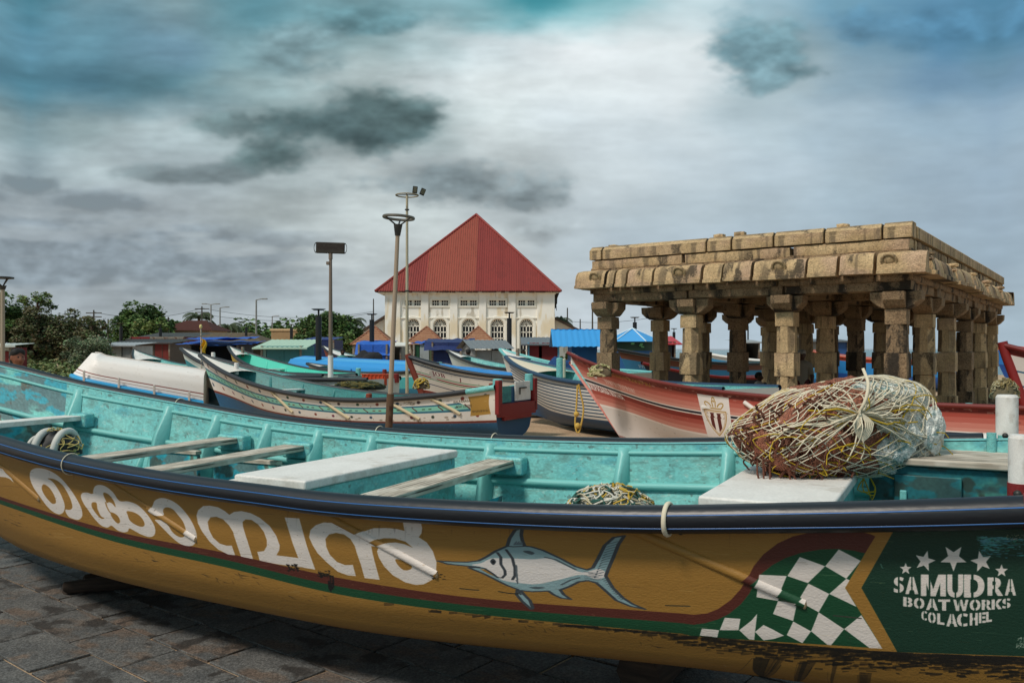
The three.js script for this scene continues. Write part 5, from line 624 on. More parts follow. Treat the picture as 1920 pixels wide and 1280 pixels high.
// x0, x1 photo columns, depth, wall colour; a shed of board walls with a front, on the ground
function shed(o) {
  const d = o.d, xa = GX(o.x0, d), xb = GX(o.x1, d), w = xb - xa, h = HY(o.eave, d), dp = o.deep ?? 2.2, g = thing(o.name ?? 'stall', o.label, o.cat ?? 'stall', [(xa + xb) / 2, 0, -d], o.turn ?? 0);
  const wm = o.wall.isMaterial ? o.wall : mat(o.wall, 0.7, { map: rep(T.white, 0.7) });
  mesh('back_wall', box(w, h, 0.05).translate(0, h / 2, -dp), wm, g); for (const s of [-1, 1]) mesh('side_wall', box(0.05, h, dp - 0.05).translate(s * (w / 2 - 0.025), h / 2, -dp / 2), wm, g);
  (o.panels ?? [[0, 1, o.wall]]).forEach(([a, b, c, y0 = 0, y1 = 1]) => { if (c) { const p = mesh('front_panel', rbox((b - a) * w - 0.02, (y1 - y0) * h - 0.02, 0.05, 0.01).translate(-w / 2 + (a + b) / 2 * w, (y0 + y1) / 2 * h, 0), c.isMaterial ? c : mat(c, 0.6, { map: rep(T.white, 0.7) }), g); if ((b - a) * w > 0.8) mesh('panel_batten', rbox(0.03, (y1 - y0) * h - 0.06, 0.02, 0.004).translate(-w / 2 + (a + b) / 2 * w, (y0 + y1) / 2 * h, 0.035), wm, p); } });
  for (const s of [-1, 1]) mesh('corner_post', rbox(0.08, h, 0.08, 0.01).translate(s * (w / 2 - 0.02), h / 2, 0.05), o.post ?? M.rust, g);
  const ov = o.over ?? 0.25, rm = o.roof.isMaterial ? o.roof : mat(o.roof, 0.6);
  if (o.ridge) { const hr = HY(o.ridge, d); for (const s of [-1, 1]) { const q = sheet(w + 2 * ov, Math.hypot(dp / 2 + ov, hr - h), 1); q.rotateX(s * Math.atan2(hr - h, dp / 2 + ov)); mesh('roof_sheet', q, rm, g, [0, (h + hr) / 2 + 0.05, -dp / 2 + s * (dp / 2 + ov) / 2]); } for (const s of [-1, 1]) mesh('gable', prism([[-dp, h], [0, h], [-dp / 2, hr]], 0.04).rotateY(-Math.PI / 2).translate(s * w / 2, 0, 0), wm, g); }
  else { const tilt = o.tilt ?? 0.06; const q = o.clothRoof ? draped(w + 2 * ov, dp + 2 * ov, 0.12, o.x0, o.drop ?? 0) : sheet(w + 2 * ov, dp + 2 * ov); q.rotateX(tilt); mesh(o.clothRoof ? 'tarpaulin' : 'roof_sheet', q, rm, g, [0, h + 0.1, -dp / 2]); if (!o.clothRoof) mesh('roof_edge', rbox(w + 2 * ov, 0.07, 0.04, 0.01).translate(0, h + 0.07 - (dp / 2 + ov) * tilt, ov), rm, g); }
  return { g, w, h, dp };
}
const BLUE = 0x1f62b8, TARP = cloth(0x1d55b0), NAVY = cloth(0x13285e);
shed({ x0: -90, x1: 22, d: 27, deep: 0.8, eave: 651, wall: 0x8a1518, roof: 0xb0b8b4, label: 'dark red shed with pale sign board behind the lamp post', name: 'shed', cat: 'shed', panels: [[0, 1, 0x8a1518, 0, 0.93], [0.2, 1, 0xcfd8d4, 0.93, 1.06]] });
shed({ x0: 180, x1: 248, d: 40, eave: 648, wall: 0xc8ccd0, roof: 0x9aa0a4, label: 'small shed with grey flat roof, blue front and white panels', name: 'shed', cat: 'shed', panels: [[0, 0.38, 0x1c4c9a], [0.4, 0.7, 0xd0cec6], [0.72, 1, 0xb4b8bc]] });
shed({ x0: 205, x1: 318, d: 52, eave: 642, wall: 0x5a5048, roof: 0x2e2c2c, label: 'low stall with dark sheet roof and brown front beside the grey roofed shed', panels: [[0, 0.5, 0x4a6a74, 0, 0.8], [0.5, 0.75, 0x55483e], [0.75, 1, 0x7a2018]], deep: 4 });
shed({ x0: 244, x1: 345, d: 58, eave: 631, wall: 0x7c1c1c, roof: 0x3a3836, label: 'red walled stall with a poster front and a sloping dark roof', panels: [[0, 0.36, 0x8a1c1e], [0.36, 1, mat(0xffffff, 0.8, { map: rep(T.rust, 1.3) })]], deep: 5, tilt: 0.1 });
{ const s = shed({ x0: 356, x1: 446, d: 38, eave: 646, wall: 0x3c4248, roof: TARP, clothRoof: true, over: 0.5, label: 'stall under two layers of blue tarpaulin with dark open front', panels: [[0, 1, 0x6a6e70, 0.22, 0.35], [0, 1, 0x1a4a9a, 0, 0.2]] }); mesh('tarpaulin', draped(s.w + 0.6, s.dp, 0.1, 7).rotateX(0.05), TARP, s.g, [0, s.h + 0.32, -s.dp / 2 - 0.3]); }
shed({ x0: 490, x1: 565, d: 34, eave: 648, wall: 0x3f8a92, roof: 0xa8c4b0, label: 'teal stall with pale green sheet roof and coloured bundles on top', panels: [[0, 0.12, 0x8ab8b4], [0.12, 1, 0x3f8a92]], tilt: 0.13, over: 0.3 });
shed({ x0: 570, x1: 626, d: 42, eave: 637, wall: 0x142c66, roof: 0x183070, label: 'dark navy blue metal container behind the upturned blue hull', name: 'container', cat: 'container', over: 0.02, panels: [[0, 0.5, 0x142c66], [0.5, 1, 0x142c66]] });
shed({ x0: 672, x1: 726, d: 36, eave: 645, wall: 0x1d55b0, roof: cloth(0x1f63c4), clothRoof: true, drop: 0.5, over: 0.15, label: 'stall wrapped in bright blue tarpaulin beside the leaning lamp', panels: [[0, 1, cloth(0x1d5cc0), 0.1, 1]] });
shed({ x0: 716, x1: 752, d: 40, eave: 648, wall: 0xd8d8d2, roof: 0xdad8d0, label: 'white roofed stall behind the two tall lamp poles', panels: [[0, 1, 0x2a3a7a, 0, 0.6]] });
shed({ x0: 776, x1: 812, d: 40, eave: 645, wall: 0xb8c4c8, roof: TARP, clothRoof: true, over: 0.12, label: 'pale stall with green door under a blue cover', panels: [[0, 0.3, 0x1d5a3a], [0.3, 0.8, 0xc2d0d6], [0.8, 1, 0x6a7a5a]] });
shed({ x0: 810, x1: 872, d: 38, eave: 641, wall: 0x14285c, roof: NAVY, clothRoof: true, drop: 0.4, over: 0.35, label: 'stall wrapped in navy tarpaulin under the tiled roofs', panels: [[0, 1, NAVY]] });
shed({ x0: 890, x1: 952, d: 34, eave: 656, ridge: 639, wall: 0xa2a4a4, roof: 0x70767a, turn: 0.3, label: 'grey sheet metal shed with corrugated gable roof', name: 'shed', cat: 'shed', panels: [[0, 0.5, 0x9a9c9c], [0.5, 1, 0xa8aaaa]] });
shed({ x0: 990, x1: 1048, d: 36, eave: 642, wall: 0x6a1416, roof: 0x60666c, label: 'dark red kiosk with grey sheet roof and blue patterned posts', name: 'kiosk', cat: 'kiosk', post: mat(0x5a9ab8, 0.6), panels: [[0, 0.36, 0x8a1418, 0.2, 1], [0.44, 1, 0x7e1216, 0.1, 1]], over: 0.3, tilt: 0.12 });
{ // kiosk with bright blue lean-to roof
  const d = 28, xa = GX(1072, d), xb = GX(1120, d), w = xb - xa, g = thing('kiosk', 'blue kiosk with bright sky blue pitched roof beside the pavilion corner', 'kiosk', [(xa + xb) / 2, 0, -d]); const h = 1.85, rm = mat(0x2f94d8, 0.5);
  mesh('wall', box(w, h, 2).translate(0, h / 2, -1), mat(0x1f64a0, 0.6, { map: T.white }), g); for (const s of [-1, 1]) { const q = sheet(w + 1.2, 1.5).rotateX(s * 0.42); mesh('roof_sheet', q, rm, g, [-0.05, 2.1, -1 + s * 0.66]); } mesh('gable', prism([[-2.2, 1.85], [0.2, 1.85], [-1, 2.38]], 0.05).rotateY(-Math.PI / 2).translate(w / 2 + 0.5, 0, 0), mat(0x4a4038, 0.9, { map: T.rust }), g); mesh('door_post', rbox(0.08, 1.9, 0.08, 0.01).translate(w / 2 + 0.3, 0.95, 0.2), M.white, g); mesh('shelf', rbox(w, 0.06, 0.4, 0.01).translate(0, 1.0, 0.15), M.wood, g);
}
{ // round kiosk with blue hipped roof and green sign band
  const d = 40, x = GX(1186, d), g = thing('kiosk', 'blue kiosk with hipped sky blue roof and green sign band, seen between pavilion columns', 'kiosk', [x, 0, -d]); const c = new THREE.ConeGeometry(1.45, 0.62, 6, 1).rotateY(0.3); mesh('roof', toCreasedNormals(c.toNonIndexed(), 0.3), mat(0x3f9ada, 0.5), g, [0, 2.38, 0]); const sg = mesh('sign_band', new THREE.CylinderGeometry(1.15, 1.15, 0.42, 6, 1, true).rotateY(0.3), mat(0x1c3a26, 0.6), g, [0, 1.86, 0]); const r = rand(6), l = []; for (let i = 0; i < 26; i++) { const a = r() * 6.28; l.push(box(0.14, 0.06, 0.02).rotateY(Math.PI / 2 - a).translate(1.14 * Math.cos(a), 1.75 + 0.25 * r(), 1.14 * Math.sin(a))); } mesh('sign_marks', merge(l), mat(0x6aa86a, 0.6), g).userData.kind = 'stuff'; mesh('wall', new THREE.CylinderGeometry(1.1, 1.1, 1.65, 6).rotateY(0.3), mat(0x1c5488, 0.6), g, [0, 0.825, 0]); for (let i = 0; i < 6; i++) mesh('roof_rib', bar([0, 2.72, 0], [1.46 * Math.sin(i * Math.PI / 3 + 0.3), 2.08, 1.46 * Math.cos(i * Math.PI / 3 + 0.3)], 0.03, 6), mat(0xcfe4ee, 0.6), g);
}
shed({ x0: 1240, x1: 1266, d: 42, eave: 640, wall: 0x7c1a22, roof: 0xb02c34, label: 'small dark red shed with bright red roof between pavilion columns', name: 'shed', cat: 'shed', over: 0.3, tilt: 0.15, panels: [[0, 0.8, 0x3a3c40]] });
shed({ x0: 1388, x1: 1424, d: 48, eave: 642, wall: 0x6a6864, roof: 0x8a8e90, label: 'grey roofed stall with goods, seen behind the pavilion', panels: [[0, 1, 0x2c4a78, 0, 0.45]] });
shed({ x0: 1508, x1: 1590, d: 50, eave: 640, wall: 0x6c6e70, roof: 0x54585c, label: 'grey shed with blue lower wall beyond the inner pavilion columns', name: 'shed', cat: 'shed', panels: [[0, 0.4, 0x8c8a86], [0.4, 1, 0x28589a]] });
// tiled pyramid-roofed shelters in front of the hall
const tileMat = mat(0xffffff, 0.85, { map: pixels(256, (u, v) => { const j = tf(u, v, 10, 10, 4, 5), row = (v * 16) % 1, col = (u * 10 + (Math.floor(v * 16) & 1) * 0.5) % 1; return mixc([150, 104, 78], [196, 150, 118], j).map((x) => x * (0.78 + 0.22 * smooth(0, 0.25, row)) * (col < 0.08 ? 0.8 : 1)); }) });
for (const [apex, a, b, dark] of [[703, 662, 740, 0], [800, 758, 834, 1], [897, 862, 934, 0]]) {
  const d = 64, w = GX(b, d) - GX(a, d), h0 = HY(646, d), h1 = HY(612, d), g = thing('tiled_shelter', ['open shelter with pyramid tiled roof beside the palm side of the hall', 'open shelter with tiled pyramid roof between two like it', 'tiled pyramid roof shelter with slipped tiles in front of the middle windows'][[703, 800, 897].indexOf(apex)], 'shelter', [GX(apex, d), 0, -d], 0, 'tiled shelters before the hall');
  const hw = w / 2, P0 = [0, h1, 0], cn = [[-hw, h0, hw], [hw, h0, hw], [hw, h0, -hw], [-hw, h0, -hw]]; const gx = (k) => { const a1 = cn[k], b1 = cn[(k + 1) % 4]; return grid(1, 16, (u, v) => [lerp(lerp(a1[0], b1[0], u), 0, v), lerp(h0, h1, v), lerp(lerp(a1[2], b1[2], u), 0, v), (u - 0.5) * w * (1 - v) * 0.5, v * 1.6]); };
  for (let k = 0; k < 4; k++) { const sl = mesh('roof_slope', gx(k), tileMat, g); if (k === 0) { const rows = []; for (let j = 1; j < 9; j++) { const t = j / 9; rows.push(beam([-hw * (1 - t), lerp(h0, h1, t) + 0.03, hw * (1 - t)], [hw * (1 - t), lerp(h0, h1, t) + 0.03, hw * (1 - t)], 0.05, 0.04)); } mesh('tile_course', merge(rows), tileMat, sl); } mesh('hip_cap', bar(cn[k], P0, 0.07, 6), mat(0x8a5a44, 0.85), g); }
  for (const s of [-1, 1]) for (const t of [-1, 1]) mesh('post', bar([s * hw * 0.85, 0, t * hw * 0.85], [s * hw * 0.85, h0, t * hw * 0.85], 0.12, 8), M.rust, g);
}
{ // low house with brown hipped roof among the trees
  const d = 82, g = thing('house', 'low house with terracotta hipped roof beside the round green tree', 'house', [GX(360, d), 0, -d]); const w = 4.4, h = HY(620, d), hr = HY(600, d); mesh('wall', box(w, h, 5).translate(0, h / 2, -1), mat(0xb09a84, 0.9), g); const a = [[-w / 2 - 0.5, h, 2], [w / 2 + 0.5, h, 2], [w / 2 + 0.5, h, -4], [-w / 2 - 0.5, h, -4]], p0 = [-1, hr, -1], p1 = [1, hr, -1], m = mat(0x6a3a2c, 0.9, { map: tileMat.map }); for (const q of [[a[0], a[1], p1, p0], [a[1], a[2], p1], [a[2], a[3], p0, p1], [a[3], a[0], p0]]) mesh('roof_slope', poly(q), m, g); mesh('window', box(0.9, 0.7, 0.04).translate(0.8, h - 0.8, 1.52), mat(0x20242a, 0.3), g);
  const d2 = 68, g2 = thing('market_hall', 'long low building with mossy brown tiled roof', 'building', [GX(398, d2), 0, -d2]); const w2 = 8.2, e = HY(642, d2), rt = HY(622, d2); mesh('wall', box(w2 - 0.6, e, 5).translate(0, e / 2, -3), mat(0x6c5c4c, 0.9, { map: T.rust }), g2); const b = [[-w2 / 2, e, 0], [w2 / 2, e, 0], [w2 / 2, e, -6], [-w2 / 2, e, -6]], q0 = [-w2 / 2 + 1.4, rt, -3], q1 = [w2 / 2 - 1.8, rt, -3], m2 = mat(0xffffff, 0.95, { map: pixels(256, (u, v) => { const t = tf(u, v, 8, 8, 5, 3); return mixc(mixc([70, 58, 48], [104, 88, 72], t), [92, 92, 56], smooth(0.52, 0.66, tf(u, v, 5, 6, 5, 9))); }) }); for (const q of [[b[0], b[1], q1, q0], [b[1], b[2], q1], [b[2], b[3], q0, q1], [b[3], b[0], q0]]) mesh('roof_slope', poly(q), m2, g2); for (let i = 0; i < 6; i++) mesh('opening', box(0.9, 1.2, 0.05).translate(-w2 / 2 + 1 + i * 1.2, 0.8, -0.47), M.black, g2);
  const d3 = 95, g3 = thing('flat_building', 'flat roofed tan building left of the dark round tree', 'building', [GX(545, d3), 0, -d3]); mesh('wall', box(4.2, HY(620, d3), 5).translate(0, HY(620, d3) / 2, -2), mat(0xb89a74, 0.9, { map: rep(T.white, 0.3) }), g3); mesh('parapet', rbox(4.4, 0.25, 5.2, 0.03).translate(0, HY(620, d3) + 0.1, -2), mat(0xc8ac86, 0.9), g3);
}
{ // heap of black netting on the ground by the blue stall
  const q = new THREE.SphereGeometry(1, 30, 18), p = q.attributes.position; for (let i = 0; i < p.count; i++) { const x = p.getX(i), y = p.getY(i), z = p.getZ(i), k = 1 + (noise3(x * 3, y * 3, z * 3, 2) - 0.5) * 0.7; p.setXYZ(i, x * 0.75 * k, Math.max(-0.9, y) * 0.9 * k, z * 0.5 * k); } q.computeVertexNormals(); tag(mesh('net_heap', q, mat(0x26262a, 0.95, { bumpMap: T.stoneH, bumpScale: 0.05 }), scene, [GX(690, 33), 0.72, -33]), 'heap of dark grey netting in front of blue tarpaulin stall', 'net');
  const b = new THREE.SphereGeometry(1, 30, 18), pb = b.attributes.position; for (let i = 0; i < pb.count; i++) { const x = pb.getX(i), y = pb.getY(i), z = pb.getZ(i), k = 1 + (noise3(x * 3, y * 4, z * 3, 5) - 0.5) * 0.6; pb.setXYZ(i, x * 0.5 * k, Math.max(-0.9, y) * 0.55 * k, z * 0.4 * k); } b.computeVertexNormals(); tag(mesh('net_heap', b, mat(0x1c4478, 0.95, { bumpMap: T.stoneH, bumpScale: 0.05 }), scene, [GX(1052, 25.2), 0.9, -25.2]), 'bundle of blue netting in front of the red kiosk', 'net');
}

// ---------------------------------------------------------------- lamp posts and poles
{ // leaning lamp with ring head
  const d = 14, base = P(727, 840, d), topP = P(746, 425, d), g = thing('lamp_post', 'leaning lamp post with an empty ring head and rusty foot sleeve', 'lamp post', [base.x, 0, -d]);
  const t = [topP.x - base.x, topP.y, 0], pt = (k) => [t[0] * k, t[1] * k, 0]; mesh('pole', bar([0, 0, 0], t, 0.046, 16, 0.034), mat(0x9c8b78, 0.65, { bumpMap: T.grain, bumpScale: 0.003 }), g); mesh('foot_sleeve', bar([-0.003, 0, 0], pt(0.255), 0.062, 16), mat(0xb09078, 0.8, { map: rep(T.rust, 0.25, 0.6) }), g); mesh('cone', bar(pt(0.96), pt(1.01), 0.045, 14, 0.075), M.metal, g); const hd = mesh('ring', new THREE.TorusGeometry(0.255, 0.019, 10, 40).rotateX(Math.PI / 2).scale(1, 1.3, 1), mat(0x5c5a52, 0.5), g, [t[0] + 0.012, t[1] + 0.155, 0], [0, 0, -0.06]); for (let i = 0; i < 3; i++) { const a = i * 2.09 + 0.5; mesh('ring_arm', bar([0, -0.155, 0], [0.25 * Math.cos(a), 0, 0.25 * Math.sin(a)], 0.014, 6), M.metal, hd); }
}
{ // tall thin pole with ring and two floodlights
  const d = 24, h = HY(366, d), g = thing('floodlight_pole', 'tall thin pole with a ring and two small floodlights on top', 'lamp post', [GX(763, d), 0, -d]); mesh('pole', bar([0, 0, 0], [0, h, 0], 0.05, 14, 0.035), mat(0xaea48c, 0.6), g); for (const y of [0.93, 0.55]) mesh('joint_collar', at(cyl(0.065, 0.065, 0.03, 12), 0, h * y, 0), M.metal, g); const rg = mesh('ring', new THREE.TorusGeometry(0.32, 0.018, 8, 36).rotateX(Math.PI / 2), mat(0x8a7a5a, 0.6), g, [0, h, 0]); for (let i = 0; i < 4; i++) mesh('spoke', bar([0, 0.02, 0], [0.32 * Math.cos(i * 1.571), 0, 0.32 * Math.sin(i * 1.571)], 0.012, 6), M.metal, rg); for (const [x, y, a] of [[0.23, 0.16, 0.15], [0.45, 0.1, 0.45]]) { const f = mesh('floodlight', rbox(0.14, 0.2, 0.06, 0.015), M.black, g, [x, h + y, 0], [0.3, a, -a]); mesh('glass', rbox(0.1, 0.15, 0.01, 0.003).translate(0, 0.01, 0.032), mat(0x6a6a5c, 0.2), f); }
}
{ // panel lamp
  const d = 20.4, h = HY(478, d), g = thing('lamp_post', 'lamp post with a wide flat panel head and white painted foot', 'lamp post', [GX(619.5, d), 0, -d]); const dk = mat(0x74665a, 0.6); mesh('pole', bar([0, HY(668, d), 0], [0, h, 0], 0.052, 14, 0.036), dk, g); mesh('white_foot', bar([0, 0, 0], [0, HY(666, d), 0], 0.066, 14), M.white, g); mesh('collar', at(cyl(0.05, 0.05, 0.2, 12), 0, h - 0.1, 0), dk, g); const pn = mesh('panel_head', rbox(0.7, 0.27, 0.07, 0.02), mat(0x57544c, 0.7, { map: rep(T.rust, 1) }), g, [0, h + 0.17, 0.02], [0, 0, -0.03]); for (const s of [-1, 1]) mesh('panel_grip', new THREE.TorusGeometry(0.12, 0.014, 6, 14, Math.PI).rotateZ(-s * Math.PI / 2).scale(0.45, 1, 1).translate(s * 0.345, 0, 0), M.metal, pn); mesh('bracket', rbox(0.08, 0.08, 0.1, 0.01).translate(-0.06, h - 0.2, 0), dk, g);
}
{ // ring-headed lamp by the red shed
  const d = 16.5, h = HY(541, d), g = thing('lamp_post', 'lamp post with a flat disc head in front of the red shed', 'lamp post', [GX(4, d), 0, -d]); mesh('pole', bar([0, 0, 0], [0, h, 0], 0.045, 14, 0.038), mat(0x9c8f7c, 0.6), g); mesh('cone', bar([0, h - 0.02, 0], [0, h + 0.06, 0], 0.045, 12, 0.07), M.metal, g); mesh('disc', at(cyl(0.2, 0.2, 0.03, 24), 0, h + 0.2, 0), M.metal, g); for (let i = 0; i < 3; i++) mesh('disc_arm', bar([0, h + 0.04, 0], [0.18 * Math.cos(i * 2.09 + 0.4), h + 0.21, 0.18 * Math.sin(i * 2.09 + 0.4)], 0.012, 6), M.metal, g);
}
// black bollard lamps with a thin disc on top
for (const [px, py, d, lab] of [[597, 580, 30, 'black column lamp beside the navy container'], [697, 589, 38, 'black column lamp in front of the left tiled shelter'], [955, 586, 38, 'black column lamp in front of the hall beside the grey shed'], [1190.5, 595, 44, 'black column lamp behind the blue hipped kiosk'], [1264, 616, 62, 'black column lamp behind the small red roofed shed'], [546, 608, 58, 'black column lamp in front of the tan flat building'], [461, 608, 70, 'black column lamp near the tall street light'], [1403, 604, 56, 'slim lamp seen between the middle pavilion columns'], [300, 609, 60, 'black column lamp by the round green tree'], [226, 606, 60, 'black column lamp at the edge of the round green tree']]) {
  const h = HY(py, d), g = thing('column_lamp', lab, 'lamp post', [GX(px, d), 0, -d], 0, 'black column lamps along the promenade'); mesh('column', bar([0, 0, 0], [0, h - 0.25, 0], px === 1403 ? 0.05 : 0.11, 12), mat(0x17191c, 0.45), g); mesh('stem', bar([0, h - 0.26, 0], [0, h, 0], 0.035, 8), M.metal, g); mesh('disc', at(cyl(0.18, 0.26, 0.05, 18), 0, h - 0.03, 0), M.metal, g);
}
for (const [px, py, d, s, lab] of [[480, 562, 75, 1, 'tall street light with one arm in front of far trees'], [412, 577, 90, 1, 'street light with one arm near the palms'], [395, 571, 92, 0, 'street light with two arms beside the tall utility pole'], [258, 582, 82, 1, 'street light in front of the round green tree'], [510, 593, 120, 1, 'small far street light behind the tan building']]) {
  const h = HY(py, d), g = thing('street_light', lab, 'street light', [GX(px, d), 0, -d], 0, 'street lights in the distance'), m = mat(0x8a8a86, 0.6); mesh('pole', bar([0, 0, 0], [0, h, 0], 0.11, 8, 0.07), m, g); for (const k of s ? [1] : [-1, 1]) { const a = mesh('arm', bar([0, h, 0], [k * 0.55, h + 0.1, 0], 0.045, 6), m, g); mesh('lamp_head', rbox(0.5, 0.1, 0.2, 0.03).translate(k * 0.75, h + 0.09, 0), m, a); }
}
const poles = [[378, 574, 95, 'dark utility pole with crossarms beside the coconut palm'], [175, 581, 85, 'utility pole with crossarm above the brown bushes'], [700, 560, 110, 'thin mast left of the hall'], [1064, 577, 100, 'bare utility pole right of the hall'], [1111, 574, 90, 'thin bare mast beside the pavilion'], [1088, 598, 105, 'short bare pole between hall and pavilion'], [202, 598, 88, 'bare utility pole beside the brown bushes'], [213, 598, 88, 'second bare utility pole next to the brown bushes'], [315, 594, 75, 'pale bare pole in front of the green tree']].map(([px, py, d, lab]) => { const h = HY(py, d), g = thing('utility_pole', lab, 'utility pole', [GX(px, d), 0, -d], 0, 'utility poles in the distance'), m = mat(0x4a4640, 0.9); mesh('pole', bar([0, 0, 0], [0, h, 0], 0.12, 8, 0.07), m, g); if (px < 380 && px !== 202 && px !== 213 && px !== 315) for (const y of [0.3, 0.7]) mesh('crossarm', rbox(1.6, 0.1, 0.1, 0.02).translate(0, h - y, 0), m, g); return new V3(GX(px, d), h - 0.2, -d); });
{ const end = new V3(GX(700, 100), HY(584, 100), -100); [[poles[0], end, 0.9, 'sagging overhead wire from the crossarm pole to the hall'], [poles[0].clone().setY(poles[0].y - 0.7), new V3(GX(690, 100), HY(588, 100), -100), 0.8, 'lower sagging wire under the overhead wire'], [poles[1], poles[0], 0.8, 'wire between the two crossarm utility poles'], [new V3(GX(1064, 100), HY(602, 100), -100), new V3(GX(1240, 92), HY(592, 92), -92), 0.4, 'thin wire passing behind the pavilion corner']].forEach(([a, b, sag, lab]) => { const pts = Array.from({ length: 14 }, (_, i) => { const t = i / 13, p = a.clone().lerp(b, t); p.y -= sag * 4 * t * (1 - t); return p; }); tag(mesh('overhead_wire', tube(pts, 0.022, 40, 5), M.black, scene), lab, 'wire'); }); }
{ // yellow flag on a pole at a bow
  const d = 21.5, g = thing('flag', 'small yellow flag hanging from a thin pole above the bows', 'flag', [GX(378, d), 0, -d]); mesh('pole', bar([0, 0.9, 0], [-0.03, HY(610, d), 0], 0.018, 8), M.wood, g); mesh('float', new THREE.SphereGeometry(0.04, 10, 8).scale(1, 1.4, 1).translate(-0.03, HY(612, d), 0), mat(0xd0c080, 0.7), g); mesh('cloth', grid(8, 10, (u, v) => [-0.01 + 0.11 * u + 0.03 * Math.sin(v * 6), HY(634, d) - 0.34 * v - 0.05 * u, 0.04 * Math.sin(u * 9 + v * 3)]), mat(0xd0a21c, 0.8), g);
}

// ---------------------------------------------------------------- trees and bushes
function leafCrown(r, clumps, per, size, cols) {
  const pos = [], col = [], c = new THREE.Color();
  for (const [cx, cy, cz, cr] of clumps) {
    const tone = r();
    for (let i = 0; i < per; i++) {
      let x, y, z; do { x = r() * 2 - 1; y = r() * 2 - 1; z = r() * 2 - 1; } while (x * x + y * y + z * z > 1); const k = cr * (0.55 + 0.45 * r()) / Math.max(0.35, Math.hypot(x, y, z)); x = cx + x * k; y = cy + y * k * 0.8; z = cz + z * k;
      const a = r() * 6.283, b = (r() - 0.3) * 2.2, s = size * (0.6 + 0.8 * r()), ux = Math.cos(a) * s, uz = Math.sin(a) * s, vy = Math.sin(b) * s * 0.6, vx = -Math.sin(a) * Math.cos(b) * s * 0.6, vz = Math.cos(a) * Math.cos(b) * s * 0.6;
      pos.push(x - ux, y, z - uz, x + vx, y + vy, z + vz, x + ux, y - s * 0.2, z + uz, x - ux, y, z - uz, x + ux, y - s * 0.2, z + uz, x - vx, y - vy, z - vz);
      const q = cols[Math.min(cols.length - 1, Math.floor((0.6 * tone + 0.4 * r()) * cols.length))]; c.setRGB(q[0] * (1.5 + 0.8 * r()), q[1] * (1.45 + 0.75 * r()), q[2] * 1.9); for (let j = 0; j < 6; j++) col.push(c.r, c.g, c.b);
    }
  }
  const g = new THREE.BufferGeometry(); g.setAttribute('position', new THREE.Float32BufferAttribute(pos, 3)); g.setAttribute('color', new THREE.Float32BufferAttribute(col, 3)); g.computeVertexNormals(); return g;
}
const LEAF = new THREE.MeshStandardMaterial({ vertexColors: true, roughness: 0.85, side: THREE.DoubleSide });
function tree(o) {
  const r = rand(o.seed), d = o.d, cx = GX(o.px, d), rx = o.rx / F * d, top = HY(o.top, d), bot = o.bot ? HY(o.bot, d) : 0.3, ry = (top - bot) / 2, cy = (top + bot) / 2, g = thing(o.name ?? 'broadleaf_tree', o.label, o.cat ?? 'tree', [cx, 0, -d]);
  const cl = []; for (let i = 0; i < o.n; i++) { let x, y, z; do { x = r() * 2 - 1; y = r() * 2 - 1; z = r() * 2 - 1; } while (x * x + y * y + z * z > 1 || (r() < 0.5 && x * x + y * y + z * z < 0.25)); const k = o.flat && y < 0 ? 1 : 1; cl.push([x * rx * 0.9, cy + y * ry * 0.88, z * rx * 0.8, (o.clump ?? 0.26) * Math.min(rx, ry) * (0.7 + 0.7 * r())]); }
  mesh('crown', leafCrown(r, cl, Math.round((o.per ?? 110) * 1.7), o.leaf * 0.74, o.cols), LEAF, g);
  const br = [tube([[0, 0, 0], [0.05 * rx, cy * 0.4, 0], [-0.04 * rx, cy * 0.8, 0.05 * rx], [0.02, cy + ry * 0.4, 0]], Math.max(0.05, rx * 0.055), 16, 7)]; for (let i = 0; i < 12; i++) { const c = cl[(r() * cl.length) | 0]; br.push(bar([0, Math.max(0.2, cy - ry * 0.5), 0], [c[0] * 0.9, c[1], c[2] * 0.9], rx * 0.022, 5, rx * 0.006)); } if (o.twigs) for (let i = 0; i < o.twigs; i++) { const c = cl[(r() * cl.length) | 0]; br.push(bar(c.slice(0, 3), [c[0] * 1.15 + (r() - 0.5) * 0.3 * rx, c[1] + ry * (0.1 + 0.25 * r()), c[2]], 0.015, 4, 0.006)); }
  mesh('trunk', merge(br), mat(0x4a3a2c, 0.95), g);
}
const DK = [[0.02, 0.042, 0.012], [0.032, 0.064, 0.018], [0.05, 0.09, 0.024], [0.066, 0.118, 0.03]], MID = [[0.03, 0.055, 0.018], [0.055, 0.09, 0.026], [0.085, 0.125, 0.035], [0.11, 0.15, 0.045]], BR = [[0.035, 0.045, 0.018], [0.06, 0.066, 0.028], [0.085, 0.085, 0.042], [0.06, 0.095, 0.032]], PALE = [[0.06, 0.08, 0.045], [0.1, 0.13, 0.07], [0.14, 0.17, 0.1]];
tree({ seed: 1, px: 2, d: 40, rx: 66, top: 548, n: 110, per: 130, leaf: 0.11, cols: DK, label: 'dense dark green tree rising behind the red shed' });
tree({ seed: 2, px: 62, d: 37, rx: 46, top: 566, n: 60, per: 120, leaf: 0.09, cols: BR, twigs: 30, label: 'olive brown bushy tree with bare twigs next to dark tree' });
tree({ seed: 3, px: 70, d: 38, rx: 36, top: 545, bot: 590, n: 22, per: 40, leaf: 0.07, cols: MID, twigs: 40, clump: 0.3, label: 'thin leaning branch tree with sparse leaves above the bushes' });
tree({ seed: 4, px: 130, d: 38, rx: 66, top: 572, n: 80, per: 110, leaf: 0.085, cols: BR, twigs: 60, label: 'wide dry brown thicket with fine bare twigs' });
tree({ seed: 5, px: 172, d: 36, rx: 36, top: 590, bot: 640, n: 26, per: 50, leaf: 0.07, cols: BR, twigs: 50, label: 'sparse twiggy bush at the right of the thicket' });
